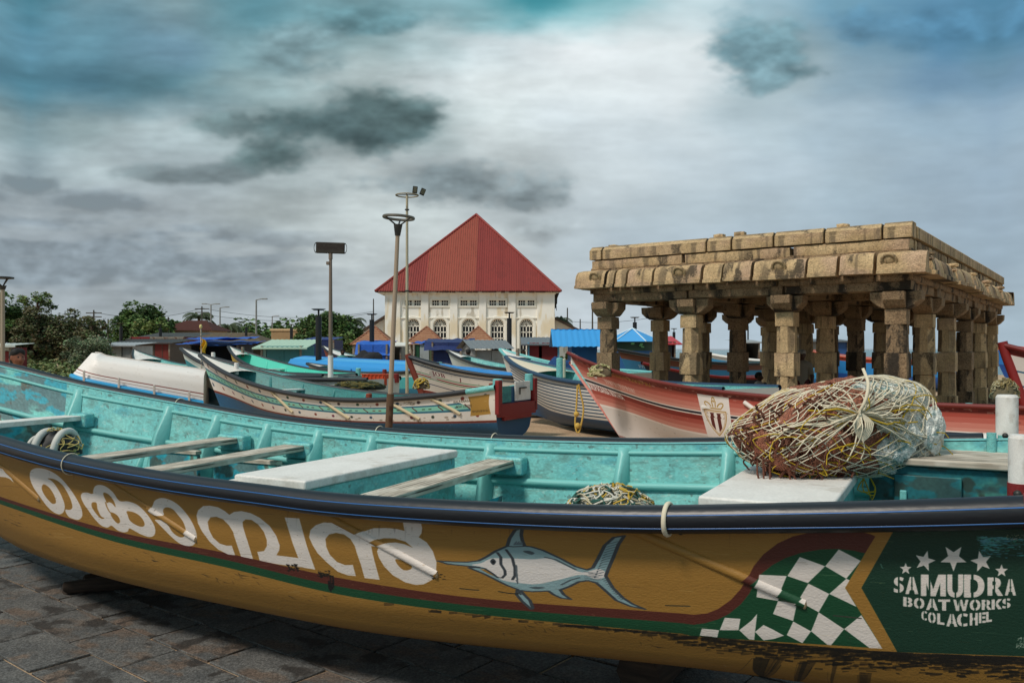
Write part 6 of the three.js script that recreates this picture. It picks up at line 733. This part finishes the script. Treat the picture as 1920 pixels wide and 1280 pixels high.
tree({ seed: 6, px: 160, d: 33, rx: 48, top: 616, n: 46, per: 150, leaf: 0.06, cols: PALE, name: 'shrub', cat: 'shrub', label: 'pale green leafy shrub in front of the brown thicket' });
tree({ seed: 7, px: 264, d: 78, rx: 56, top: 564, n: 100, per: 130, leaf: 0.2, cols: DK, label: 'round dark green tree with broad crown behind the small sheds' });
tree({ seed: 8, px: 290, d: 72, rx: 44, top: 590, n: 60, per: 120, leaf: 0.19, cols: MID, label: 'lighter green spreading tree in front of the round tree' });
tree({ seed: 9, px: 318, d: 84, rx: 30, top: 588, n: 40, per: 100, leaf: 0.2, cols: DK, label: 'dark tree beside the terracotta roofed house' });
tree({ seed: 10, px: 617, d: 80, rx: 66, top: 580, n: 110, per: 130, leaf: 0.2, cols: DK, label: 'broad dark green tree behind the navy container' });
tree({ seed: 11, px: 655, d: 74, rx: 32, top: 615, n: 40, per: 110, leaf: 0.18, cols: MID, label: 'low green tree between container and tiled shelter' });
tree({ seed: 12, px: 645, d: 46, rx: 20, top: 636, n: 20, per: 110, leaf: 0.08, cols: MID, name: 'shrub', cat: 'shrub', label: 'green shrub beside the navy container' });
tree({ seed: 13, px: 1062, d: 41, rx: 12, top: 655, n: 12, per: 90, leaf: 0.07, cols: MID, name: 'shrub', cat: 'shrub', label: 'small plant between red kiosk and blue kiosk' });
{ const r = rand(44), cl = []; for (let i = 0; i < 150; i++) cl.push([GX(400 + i * 1.6, 150) * 1.0 + (r() - 0.5) * 3, 1 + r() * (HY(620 + 14 * Math.sin(i * 0.3), 150) - 1), -150 + (r() - 0.5) * 16, 1.2 + r()]); for (let i = 0; i < 60; i++) cl.push([GX(-40 + i * 5, 110), 0.5 + r() * 3.6, -110 - r() * 8, 1 + r()]); tag(mesh('far_tree_belt', leafCrown(r, cl, 60, 0.4, DK), LEAF, scene), 'belt of far dark trees along the horizon', 'trees', null, 'stuff'); }
function palm(px, top, d, s, label, seed) {
  const r = rand(seed), h = HY(top, d) - s * 0.6, g = thing('coconut_palm', label, 'palm', [GX(px, d), 0, -d], 0, 'coconut palms in the distance'); mesh('trunk', tube([[0, 0, 0], [0.15, h * 0.5, 0], [0, h, 0]], 0.16, 12, 7), mat(0x4a4238, 0.95), g);
  const pos = []; for (let i = 0; i < 20; i++) { const a = r() * 6.283, up = 0.2 + r() * 1.0, L = s * (0.8 + 0.4 * r()); for (let k = 0; k < 12; k++) { const t0 = k / 12, t1 = (k + 1) / 12, y = (t) => h + L * (up * t - 1.25 * t * t * (0.5 + 0.3 * up)), q = (t) => [Math.cos(a) * L * t, y(t), Math.sin(a) * L * t]; const p0 = q(t0), p1 = q(t1); for (const sd of [-1, 1]) { const wx = -Math.sin(a) * sd * 0.3 * s * (1 - 0.6 * t0), wz = Math.cos(a) * sd * 0.3 * s * (1 - 0.6 * t0); pos.push(...p0, ...p1, p1[0] + wx, p1[1] - 0.22 * s, p1[2] + wz); } } }
  const q = new THREE.BufferGeometry(); q.setAttribute('position', new THREE.Float32BufferAttribute(pos, 3)); q.computeVertexNormals(); mesh('fronds', q, new THREE.MeshStandardMaterial({ color: new THREE.Color().setRGB(0.04, 0.065, 0.025), roughness: 0.8, side: THREE.DoubleSide }), g);
}
palm(372, 577, 98, 1.7, 'coconut palm behind the terracotta roofed house', 2); palm(427, 597, 120, 1.9, 'coconut palm right of the street lights', 3); palm(438, 606, 125, 1.7, 'shorter coconut palm beside another palm', 4); palm(1048, 584, 104, 1.9, 'coconut palm behind the right corner of the hall', 5); palm(660, 590, 105, 1.5, 'dead looking palm top above the broad tree', 6);
{ // grass strip left, low wall
  const r = rand(9), cl = []; for (let i = 0; i < 420; i++) { const d = 22 + r() * 12, hm = 0.1 + 1.0 * smooth(22, 33, d); cl.push([GX(15 + r() * 140, d), hm * (0.3 + 0.7 * r()), -d, 0.3 + 0.25 * r()]); } tag(mesh('grass', leafCrown(r, cl, 60, 0.07, [[0.05, 0.07, 0.02], [0.08, 0.1, 0.035], [0.12, 0.13, 0.05]]), LEAF, scene), 'rough green grass and weeds in front of the thicket', 'grass', null, 'stuff');
  tag(mesh('low_wall', rbox(6, 0.42, 0.25, 0.03).translate(0, 0.21, 0), mat(0xb4a894, 0.9, { map: rep(T.white, 0.4) }), scene, [GX(85, 19.6), 0, -19.6], [0, 0.05, 0]), 'low pale concrete wall behind the bow of the ochre boat', 'wall');
}

// ---------------------------------------------------------------- nets, ropes and gear
function blob(fn, nu = 60, nv = 36) { return grid(nu, nv, (u, v) => { const a = u * Math.PI * 2, b = (v - 0.5) * Math.PI; return [...fn(a, b), u * 4, v * 2]; }); }
function smoothed(g) { g.computeVertexNormals(); return g; }
{ // the big net bundle on the stern of the ochre boat
  const d = 4.02, c = P(1568, 806, d), g = thing('net_bundle', 'big bundle of brown nets and pale floats tied in white rope mesh on ochre boat', 'net bundle', [c.x, c.y, c.z], 0.28), r = rand(3);
  const surf = (a, b, k = 1) => { const ca = Math.cos(a), sa = Math.sin(a), cb = Math.cos(b), sb = Math.sin(b), e = 0.78, px = Math.sign(ca) * Math.abs(ca) ** e * Math.abs(cb) ** e, pz = Math.sign(sa) * Math.abs(sa) ** e * Math.abs(cb) ** e, py = Math.sign(sb) * Math.abs(sb) ** e; const X = px * 0.53; let hh = 0.225 + 0.06 * px; const n = (noise3(px * 2.4, py * 2.4, pz * 2.4, 3) - 0.5) * 0.42 + (noise3(px * 6, py * 6, pz * 6, 5) - 0.5) * 0.07; let y = py * hh * (1 + n) * k; if (px < -0.35 && py > 0) y *= 1 - 0.42 * smooth(-0.35, -1, px); y += 0.02 * px; return [X * (1 + n * 0.5) * k, Math.max(y, -0.215), pz * 0.27 * (1 + n) * k]; };
  const keepIn = (x, y, z, lim) => { const px = clamp(x / 0.53, -1, 1); let hh = 0.225 + 0.06 * px; const y1 = y - 0.02 * px; if (px < -0.35 && y1 > 0) hh *= 1 - 0.42 * smooth(-0.35, -1, px); const v = (Math.abs(x / 0.53) ** 2.56 + Math.abs(y1 / hh) ** 2.56 + Math.abs(z / 0.27) ** 2.56) ** (1 / 2.56), k = v > lim ? (lim + (v - lim) * 0.4) / v : 1; return [x * k, Math.max(y * k, -0.215), z * k]; };
  const brownTex = pixels(512, (u, v) => { const a = tf(u, v, 18, 18, 5, 3), b = tf(u, v, 120, 120, 2, 7); return mixc([128, 66, 48], [222, 154, 124], clamp(a * 1.35 - 0.15)).map((x) => x * (0.6 + 0.8 * b)); }), brown = mat(0xffffff, 0.95, { map: brownTex, bumpMap: brownTex, bumpScale: 0.03 });
  const paleTex = pixels(512, (u, v) => { const a = tf(u, v, 8, 8, 5, 13), b = tf(u, v, 60, 60, 3, 17); return mixc(mixc([206, 210, 202], [232, 232, 226], a), [148, 176, 174], smooth(0.6, 0.74, tf(u, v, 10, 14, 5, 19))).map((x) => x * (0.8 + 0.35 * b)); }), pale = mat(0xffffff, 0.85, { map: paleTex, bumpMap: T.stoneH, bumpScale: 0.015 });
  mesh('core', blob((a, b) => surf(a, b, 0.84)), brown, g);
  // wads of brown netting on the left, foam and sacking on the right
  const wad = (name, m, x, y, z, R, sq, seed) => { const q = new THREE.IcosahedronGeometry(R, 4), p = q.attributes.position; for (let i = 0; i < p.count; i++) { const X = p.getX(i) / R, Y = p.getY(i) / R, Z = p.getZ(i) / R, k = 1 + (noise3(X * 2 + seed, Y * 2, Z * 2, 1) - 0.5) * 1.0 + (noise3(X * 6, Y * 6 + seed, Z * 6, 2) - 0.5) * 0.6 + (noise3(X * 15, Y * 15 + seed, Z * 15, 4) - 0.5) * 0.3; const w = keepIn(x + X * R * k * sq[0], y + Y * R * k * sq[1], z + Z * R * k * sq[2], 0.97); p.setXYZ(i, w[0] - x, w[1] - y, w[2] - z); } q.computeVertexNormals(); boxUV(q, 2.2, seed, seed); mesh(name, q, m, g, [x, y, z]); };
  for (let i = 0; i < 46; i++) { const a = Math.PI * (0.5 + r() * 1.0) + Math.PI * 0 , b = (r() - 0.42) * 2.6, s = surf(a + (r() < 0.5 ? 0.4 : 0.9), b, 0.8); if (s[0] > 0.1) continue; wad('brown_net', brown, s[0], s[1], s[2], 0.06 + 0.035 * r(), [1 + 0.5 * r(), 0.8 + 0.4 * r(), 1], i * 3.1); }
  for (const [x, y, z, R] of [[-0.05, 0.06, 0.19, 0.1], [-0.2, -0.02, 0.2, 0.11], [-0.3, 0.05, 0.16, 0.1], [-0.12, -0.12, 0.21, 0.09], [-0.42, -0.05, 0.1, 0.1], [-0.4, -0.14, 0.16, 0.08], [-0.02, -0.14, 0.2, 0.07], [-0.26, -0.15, 0.2, 0.08], [-0.2, 0.13, 0.1, 0.09], [0.02, 0.14, 0.14, 0.09], [-0.47, 0.0, 0.02, 0.07]]) wad('brown_net', brown, x, y, z * 0.95, R * 0.95, [1.3, 0.85, 0.75], x * 31 + y * 17);
  for (const [x, y, z, R] of [[0.22, 0.15, 0.1, 0.13], [0.36, 0.13, 0.08, 0.13], [0.42, 0.0, 0.12, 0.14], [0.24, -0.03, 0.19, 0.11], [0.15, -0.1, 0.2, 0.08], [0.38, -0.13, 0.12, 0.11], [0.1, 0.05, 0.2, 0.07], [0.18, -0.18, 0.14, 0.07], [0.46, 0.06, -0.05, 0.12], [0.1, 0.17, 0.05, 0.1], [0.3, 0.04, 0.16, 0.09]]) wad('foam_float', pale, x * 0.93, y * 0.95, z * 0.95, R * 0.9, [1, 1, 0.8], x * 27 + y * 13);
  wad('pale_sack', pale, 0.39, -0.01, 0.17, 0.125, [0.95, 1.0, 0.55], 4);
  // the tying mesh: two families of cords that cross, sagging between knots
  const cords = [], yel = []; const put = (list, pts, rr) => list.push(new THREE.TubeGeometry(new THREE.CatmullRomCurve3(pts), pts.length * 2, rr, 4));
  const inward = (a, b) => { const s = surf(a, b, 1.03), n = (noise3(s[0] * 9, s[1] * 9, s[2] * 9, 8) - 0.5) * 0.02; return new V3(s[0] * (1 + n), s[1] + n, s[2] * (1 + n) + 0.006); };
  for (let fam = 0; fam < 2; fam++) for (let k = 0; k < 38; k++) { const a0 = k / 38 * Math.PI * 2, pts = []; for (let i = 0; i <= 26; i++) { const b = lerp(-1.45, 1.45, i / 26); const w = (noise3(a0 * 3, b * 4, fam * 5, 6) - 0.5) * 0.5; pts.push(inward(a0 + (fam ? 1 : -1) * b * 0.85 + w, b)); } put(r() < 0.06 ? yel : cords, pts, 0.002 + 0.0012 * r()); }
  // gathered cords running to the knot on the front
  const knot = inward(Math.PI / 2 + 0.08, 0.42); for (let k = 0; k < 70; k++) { const a = Math.PI / 2 + (r() - 0.5) * 2.6, b = -0.5 + r() * 1.9, e = inward(a, b), m = knot.clone().lerp(e, 0.5); m.z += 0.02 + 0.03 * r(); m.y += (r() - 0.5) * 0.05; const m2 = knot.clone().lerp(e, 0.78).add(new V3((r() - 0.5) * 0.04, (r() - 0.5) * 0.04, 0.015)); put(r() < 0.06 ? yel : cords, [knot, m, m2, e], 0.0028 + 0.0016 * r()); }
  for (let k = 0; k < 5; k++) { const l = [knot.clone().add(new V3(0, 0, 0.02))]; const w = 0.012 + 0.01 * k; l.push(knot.clone().add(new V3(-w, -0.045, 0.035)), knot.clone().add(new V3(0, -0.09 - 0.008 * k, 0.03)), knot.clone().add(new V3(w, -0.045, 0.035)), knot.clone().add(new V3(0.002, 0, 0.02))); put(cords, l, 0.0055); }
  put(cords, [knot.clone().add(new V3(0.05, 0.2, -0.03)), knot.clone().add(new V3(0.03, 0.13, 0.03)), knot.clone().add(new V3(0.005, 0.05, 0.035)), knot], 0.009);
  { const fib = []; for (let k = 0; k < 150; k++) { const a = Math.PI / 2 + 0.15 + r() * 1.5, b = -1.1 + r() * 2.1, c0 = inward(a, b).multiplyScalar(0.97), l = [c0]; for (let i = 0; i < 5; i++) l.push(l[i].clone().add(new V3((r() - 0.5) * 0.06, (r() - 0.6) * 0.05, (r() - 0.5) * 0.02))); put(fib, l, 0.003 + 0.004 * r()); } mesh('net_fibres', merge(fib), brown, g).userData.kind = 'stuff'; }
  // loose loops of yellow line
  for (let k = 0; k < 22; k++) { const a = Math.PI / 2 + (r() - 0.5) * 2.0, b = -1.0 + r() * 1.5, c0 = inward(a, b), R = 0.03 + 0.06 * r(), l = []; for (let i = 0; i < 7; i++) { const t = i / 7 * 6.283 * (0.5 + 0.5 * r()); l.push(c0.clone().add(new V3(Math.cos(t) * R * 1.5, Math.sin(t) * R * 0.7, 0.012 * r()))); } put(yel, l, 0.0026); }
  { const e = inward(Math.PI / 2 - 0.15, -1.2); for (let k = 0; k < 3; k++) put(yel, [e, e.clone().add(new V3(0.01 - 0.03 * k, -0.05, 0.02)), e.clone().add(new V3(0.03 + 0.01 * k, -0.1 + 0.02 * k, 0.02)), e.clone().add(new V3(0.05, -0.05, 0.02)), e.clone().add(new V3(0.03, 0, 0.01))], 0.0035); }
  mesh('cord_mesh', merge(cords), M.rope, g).userData.kind = 'stuff'; mesh('yellow_line', merge(yel), M.yellowRope, g).userData.kind = 'stuff';
  { const hang = []; for (let i = 0; i < 9; i++) { const x = -0.5 + 0.2 * r(), z = 0.0 + 0.18 * r(); hang.push(new THREE.TubeGeometry(new THREE.CatmullRomCurve3([new V3(x, -0.1 + 0.15 * r(), z), new V3(x - 0.02 * r(), -0.18, z + 0.03), new V3(x + 0.04 * (r() - 0.5), -0.22 - 0.06 * r(), z + 0.03)]), 8, 0.005, 4)); } mesh('loose_strands', merge(hang), brown, g).userData.kind = 'stuff'; }
}
function ropePile(name, label, cat, p, rx, ry, rz, mats, n, seed, rr = 0.006, core) { const r = rand(seed), g = thing(name, label, cat, [p.x, p.y, p.z]); mesh('heap', blob((a, b) => { const k = 1 + (noise3(Math.cos(a) * 3, Math.sin(b) * 3, Math.sin(a) * 3, seed) - 0.5) * 0.6; return [Math.cos(a) * Math.cos(b) * rx * 0.9 * k, Math.max(Math.sin(b), -0.2) * ry * 0.85 * k, Math.sin(a) * Math.cos(b) * rz * 0.9 * k]; }, 30, 18), core, g); mats.forEach((m, j) => { const l = []; for (let i = 0; i < n / mats.length; i++) { const pts = []; let a = r() * 6.28, b = 0.1 + r() * 1.3; for (let k = 0; k < 8; k++) { a += (r() - 0.5) * 0.9; b = clamp(b + (r() - 0.5) * 0.5, -0.1, 1.5); const k2 = 0.92 + 0.16 * r(); pts.push(new V3(Math.cos(a) * Math.cos(b) * rx * k2, Math.sin(b) * ry * k2, Math.sin(a) * Math.cos(b) * rz * k2)); } l.push(new THREE.TubeGeometry(new THREE.CatmullRomCurve3(pts), 22, rr, 4)); } mesh('strands', merge(l), m, g).userData.kind = 'stuff'; }); return g; }
{ const w = A.g.localToWorld(A.local(1145, 945, 0.86).setY(0.76)); ropePile('net_pile', 'small pile of white net and yellow cord on the turquoise boat floor', 'net', w, 0.26, 0.2, 0.19, [mat(0xd2cec2, 0.9), mat(0xb9ad90, 0.9), mat(0xc0a040, 0.9), mat(0x2f5a52, 0.9)], 150, 5, 0.005, mat(0xa8a79c, 0.95)); }
{ const w = A.g.localToWorld(A.local(105, 838, 0.95).setY(0.92)), g = ropePile('rope_bundle', 'black and white wrapped bundle with cream rope near the bow thwart', 'rope', w, 0.2, 0.17, 0.14, [mat(0xc2ad6a, 0.9)], 18, 6, 0.004, mat(0x18191c, 0.6)); for (const k of [0, 1, 3]) { const x = -0.15 + 0.075 * k; mesh('white_wrap', tube(Array.from({ length: 9 }, (_, i) => { const t = -0.3 + i * 0.42, e = Math.sqrt(Math.max(0.05, 1 - (x / 0.2) ** 2)); return [x + 0.02 * i * 0.5 - 0.04, Math.max(-0.02, Math.sin(t) * 0.165 * e), Math.cos(t) * 0.135 * e]; }), 0.016 + 0.012 * (k % 2), 20, 6), mat(0xc4c2bc, 0.6), g); } }
{ const p = P(672, 722, 18.6); const g = ropePile('net_roll', 'dark green net roll lying on the boats beside the orange crate', 'net', P(674, 727, 18.9), 0.62, 0.16, 0.3, [mat(0x35402c, 0.9), mat(0x6a6030, 0.9)], 80, 7, 0.01, mat(0x23281f, 0.95)); g.rotation.y = -0.2; }
{ const d = 19.6, p = P(708, 722, d), g = thing('crate', 'orange plastic fish crate tilted beside the net roll', 'crate', [p.x, p.y, p.z], -0.3), o = mat(0xc0441c, 0.5); for (const [x, z, w, dd] of [[0, 0.22, 0.6, 0.02], [0, -0.22, 0.6, 0.02], [-0.29, 0, 0.02, 0.42], [0.29, 0, 0.02, 0.42]]) mesh('crate_side', rbox(w, 0.26, dd, 0.005).translate(x, 0.13, z), o, g); mesh('crate_bottom', rbox(0.58, 0.02, 0.42, 0.005).translate(0, 0.012, 0), o, g); for (let i = 0; i < 6; i++) mesh('crate_rib', rbox(0.03, 0.27, 0.02, 0.004).translate(-0.25 + i * 0.1, 0.135, 0.24), o, g); mesh('crate_rim', rbox(0.64, 0.03, 0.03, 0.006).translate(0, 0.26, 0.235), o, g); }
{ // mooring rope over the pink boat's bow, rope on the striped boat
  const d = 13.6, pt = (x, y, dd = d) => P(x, y, dd); tag(mesh('mooring_rope', merge([tube([pt(1083, 722), pt(1081, 760), pt(1079, 800), pt(1084, 812), pt(1091, 790), pt(1094, 765), pt(1088, 735), pt(1085, 720)], 0.016, 60, 6), new THREE.SphereGeometry(0.045, 10, 8).translate(...pt(1081, 776).toArray()), new THREE.SphereGeometry(0.05, 10, 8).translate(...pt(1083, 798).toArray())]), mat(0xc2a04c, 0.9), scene), 'looped yellow mooring rope hanging at the bow of the pink boat', 'rope');
  ropePile('rope_coil', 'coil of pale rope lying on the bow of the pink boat', 'rope', P(1126, 703, 13.0), 0.2, 0.16, 0.14, [mat(0xb8ae84, 0.9), mat(0x8a8a5a, 0.9)], 26, 12, 0.012, mat(0x6a5a44, 0.9));
  ropePile('rope_coil', 'tangle of yellow rope hanging at the brown stem of the lined boat', 'rope', P(790, 726, 20.7), 0.2, 0.22, 0.14, [mat(0xb89a3a, 0.9), mat(0xa89a70, 0.9)], 40, 13, 0.016, mat(0x4a4030, 0.9));
  ropePile('rope_coil', 'tuft of dry rope tied to the post beside the red stem', 'rope', P(1885, 742, 9.6), 0.16, 0.2, 0.1, [mat(0xa8a080, 0.9), mat(0x8a7a50, 0.9)], 36, 14, 0.006, mat(0x6a6048, 0.9));
  tag(mesh('tarpaulin', grid(24, 10, (u, v) => { const p = P(lerp(822, 985, u), lerp(688, 708, u), lerp(21.1, 20.9, u)); p.z -= 1.0 * v; p.y += 0.1 * Math.sin(v * 3.14) + 0.05 * (fbm(u * 9, v * 4, 3) - 0.5) - 0.02; return p.toArray(); }), cloth(0x2a84cc), scene), 'bright blue tarpaulin laid over the lined white boat', 'tarpaulin');
}

// ---------------------------------------------------------------- people
function figure(bones, res, half) {                // marching cubes over tapered capsules; bones in metres, centred at the origin
  const mc = new MarchingCubes(res, undefined, false, false, 120000), f = mc.field, k = 0.035, lo = [9, 9, 9], hi = [-9, -9, -9]; for (const [a, b, ra, rb] of bones) for (let i = 0; i < 3; i++) { const m = Math.max(ra, rb) + 0.06; lo[i] = Math.min(lo[i], a[i] - m, b[i] - m); hi[i] = Math.max(hi[i], a[i] + m, b[i] + m); }
  for (let z = 0; z < res; z++) for (let y = 0; y < res; y++) for (let x = 0; x < res; x++) {
    const p = [(x / res * 2 - 1) * half, (y / res * 2 - 1) * half, (z / res * 2 - 1) * half]; let D = 9;
    if (p[0] < lo[0] || p[1] < lo[1] || p[2] < lo[2] || p[0] > hi[0] || p[1] > hi[1] || p[2] > hi[2]) { f[z * res * res + y * res + x] = -1; continue; }
    for (const [a, b, ra, rb] of bones) { const bx = b[0] - a[0], by = b[1] - a[1], bz = b[2] - a[2], px = p[0] - a[0], py = p[1] - a[1], pz = p[2] - a[2], t = clamp((px * bx + py * by + pz * bz) / (bx * bx + by * by + bz * bz + 1e-9)), d = Math.hypot(px - bx * t, py - by * t, pz - bz * t) - lerp(ra, rb, t); const h = clamp(0.5 + 0.5 * (D - d) / k); D = lerp(D, d, h) - k * h * (1 - h); }
    f[z * res * res + y * res + x] = -D;
  }
  mc.isolation = 0; mc.update(); const n = mc.count ?? mc.geometry.drawRange.count, q = new THREE.BufferGeometry(), pa = mc.positionArray.slice(0, n * 3), na = mc.normalArray.slice(0, n * 3); for (let i = 0; i < pa.length; i++) pa[i] *= half; q.setAttribute('position', new THREE.BufferAttribute(pa, 3)); q.setAttribute('normal', new THREE.BufferAttribute(na, 3)); return q;
}
const lm = (a) => [[...a], [-a[0], a[1], a[2]]];
function person(o) {                                        // faces +z of its own frame, feet or seat at y = 0
  const g = thing('person', o.label, 'person', o.pos, o.turn ?? 0), c = o.sit ? 0.62 : 0.86, y = (v) => v - c, res = o.res ?? 50, half = o.sit ? 0.72 : 0.95, sh = (b) => b.map(([a, e, r1, r2]) => [[a[0], y(a[1]), a[2]], [e[0], y(e[1]), e[2]], r1, r2]);
  const hip = o.sit ? 0.12 : 0.9, nk = hip + 0.5, hd = hip + 0.68, ln = o.lean ?? 0;
  const torso = [[[0, hip, 0], [0, hip + 0.25, ln * 0.5], 0.14, 0.125], [[-0.07, hip + 0.42, ln], [0.07, hip + 0.42, ln], 0.115, 0.115], [[0, hip + 0.25, ln * 0.5], [0, hip + 0.42, ln], 0.125, 0.13]];
  const sx = 0.185, arms = o.arms ?? [[[sx, nk - 0.07, ln], [sx + 0.06, nk - 0.34, ln + 0.02], [sx + 0.05, nk - 0.58, ln + 0.1]], [[-sx, nk - 0.07, ln], [-sx - 0.06, nk - 0.34, ln + 0.02], [-sx - 0.05, nk - 0.58, ln + 0.1]]];
  const upper = arms.map((a) => [a[0], a[1], 0.058, 0.045]), fore = arms.map((a) => [a[1], a[2], 0.044, 0.032]), hands = []; for (const a of arms) for (let i = 0; i < 5; i++) hands.push([a[2], [a[2][0] + (i - 2) * 0.013, a[2][1] - (i === 0 ? 0.07 : 0.13 - Math.abs(i - 2) * 0.01), a[2][2] + 0.03 + (i === 0 ? 0.03 : 0)], 0.022, 0.009]);
  const legs = o.sit ? [[[0.1, 0.12, 0], [0.17, 0.36, 0.36], 0.09, 0.07], [[-0.1, 0.12, 0], [-0.17, 0.36, 0.36], 0.09, 0.07]] : [[[0.09, 0.88, 0], [0.1, 0.47, 0.02], 0.095, 0.062], [[-0.09, 0.88, 0], [-0.1, 0.47, 0.03], 0.095, 0.062]], shin = o.sit ? [[[0.17, 0.36, 0.36], [0.15, 0.06, 0.3], 0.062, 0.04], [[-0.17, 0.36, 0.36], [-0.15, 0.06, 0.3], 0.062, 0.04]] : [[[0.1, 0.47, 0.02], [0.1, 0.07, -0.02], 0.06, 0.04], [[-0.1, 0.47, 0.03], [-0.1, 0.07, -0.02], 0.06, 0.04]], feet = shin.map((s) => [s[1], [s[1][0] * 1.1, 0.035, s[1][2] + 0.16], 0.04, 0.032]);
  const hx = o.head ?? [0, 0], face = [[[hx[0], nk - 0.02, ln], [hx[0], hd - 0.06, ln + 0.01 + hx[1]], 0.055, 0.055], [[hx[0], hd - 0.03, ln + 0.025 + hx[1]], [hx[0], hd + 0.045, ln + hx[1]], 0.078, 0.092], [[hx[0], hd - 0.01, ln + 0.1 + hx[1]], [hx[0], hd - 0.04, ln + 0.118 + hx[1]], 0.014, 0.018], [[hx[0] - 0.09, hd, ln + hx[1]], [hx[0] - 0.095, hd - 0.03, ln + hx[1]], 0.016, 0.012], [[hx[0] + 0.09, hd, ln + hx[1]], [hx[0] + 0.095, hd - 0.03, ln + hx[1]], 0.016, 0.012]];
  const up = (b, e) => b.map(([p, q, r1, r2]) => [p, q, r1 + e, r2 + e]), skin = mat(o.skin ?? 0x4a2c1c, 0.6), M2 = (b) => figure(sh(b), res, half), put = (n, b, m) => { const k = mesh(n, M2(b), m, g); k.position.y = c; return k; };
  put('body', [...torso, ...upper, ...fore, ...hands, ...legs, ...shin, ...feet, ...face], skin); put('shirt', up([...torso, ...upper.map(([a, b, r1, r2]) => [a, [lerp(a[0], b[0], 0.75), lerp(a[1], b[1], 0.75), lerp(a[2], b[2], 0.75)], r1, r2])], 0.014), mat(o.shirt, 0.85)); put('trousers', up([...legs, ...(o.short ? [] : shin.map(([a, b, r1, r2]) => [a, [lerp(a[0], b[0], 0.85), lerp(a[1], b[1], 0.85), lerp(a[2], b[2], 0.85)], r1, r2])), [[-0.06, hip - 0.02, 0], [0.06, hip - 0.02, 0], 0.13, 0.13]], 0.013), mat(o.legs ?? 0x22262e, 0.9));
  const hair = [[[hx[0], hd + 0.05, ln - 0.025 + hx[1]], [hx[0], hd + 0.02, ln - 0.045 + hx[1]], 0.092, 0.085], [[hx[0] - 0.03, hd + 0.075, ln + 0.02 + hx[1]], [hx[0] + 0.03, hd + 0.075, ln + 0.02 + hx[1]], 0.066, 0.066]]; if (o.long) hair.push([[hx[0], hd, ln - 0.06 + hx[1]], [hx[0], hd - 0.14, ln - 0.09 + hx[1]], 0.085, 0.06]); if (o.cap) hair.push([[hx[0], hd + 0.06, ln + 0.06 + hx[1]], [hx[0], hd + 0.05, ln + 0.15 + hx[1]], 0.03, 0.02]); put(o.cap ? 'cap' : 'hair', hair, mat(o.cap ?? 0x0c0a09, 0.75));
  if (o.eyes) { const e = []; for (const s of [-1, 1]) e.push(new THREE.SphereGeometry(0.011, 8, 6).translate(hx[0] + s * 0.033, hd + 0.012, ln + 0.092 + hx[1])); mesh('eyes', merge(e), mat(0x120c0a, 0.3), g); const m = mesh('mouth', new THREE.SphereGeometry(0.02, 8, 6).scale(1.1, 0.28, 0.4).translate(hx[0], hd - 0.075, ln + 0.095 + hx[1]), mat(0x5a2a22, 0.6), g); }
  return g;
}
{ const d = 12.6; person({ pos: [GX(32, d), HY(668, d) - 1.6, -d], turn: 0.95, res: 88, shirt: 0xd8d2b4, skin: 0x7a4a34, long: true, eyes: true, label: 'dark haired person in pale yellow shirt passing behind the ochre boat bow' }); }
{ const d = 24.5; person({ pos: [GX(1417, d), 0.1, -d], turn: 1.1, sit: true, lean: 0.1, shirt: 0xb8a89c, legs: 0x1c222c, arms: [[[0.185, 0.55, 0.1], [0.2, 0.36, 0.26], [0.1, 0.6, 0.26]], [[-0.185, 0.55, 0.1], [-0.22, 0.32, 0.2], [-0.17, 0.4, 0.4]]], label: 'person in pale shirt sitting hunched on the pavilion floor' }); tag(mesh('mat', rbox(1.2, 0.06, 0.6, 0.02), mat(0x9a8870, 0.9), scene, [GX(1412, 24.6), 0.135, -24.6], [0, 0.3, 0]), 'tan board under the seated person in the pavilion', 'board'); }
{ const d = 19.4; person({ pos: [GX(1504, d), 0.1, -d], turn: -0.3, shirt: 0x8a8274, legs: 0x4a1416, sit: false, cap: 0x9a9890, label: 'person with pale cap standing in the shade of the pavilion' }).scale.setScalar(0.93); }
{ const d = 33; person({ pos: [GX(878, d), 0, -d], turn: Math.PI, shirt: 0xa88c68, legs: 0x3a3430, label: 'person in tan shirt seen from behind near the grey shed' }); }
{ const d = 37; person({ pos: [GX(642, d), 0, -d], turn: 0.4, shirt: 0x4a8a86, legs: 0x2a2e34, label: 'person in teal shirt standing behind the upturned blue hull' }); }
{ const d = 40; person({ pos: [GX(981, d), 0, -d], turn: 1.2, shirt: 0xa09070, legs: 0x5a5248, label: 'person in khaki clothes beside the red kiosk' }); }
renderer.render(scene, camera);
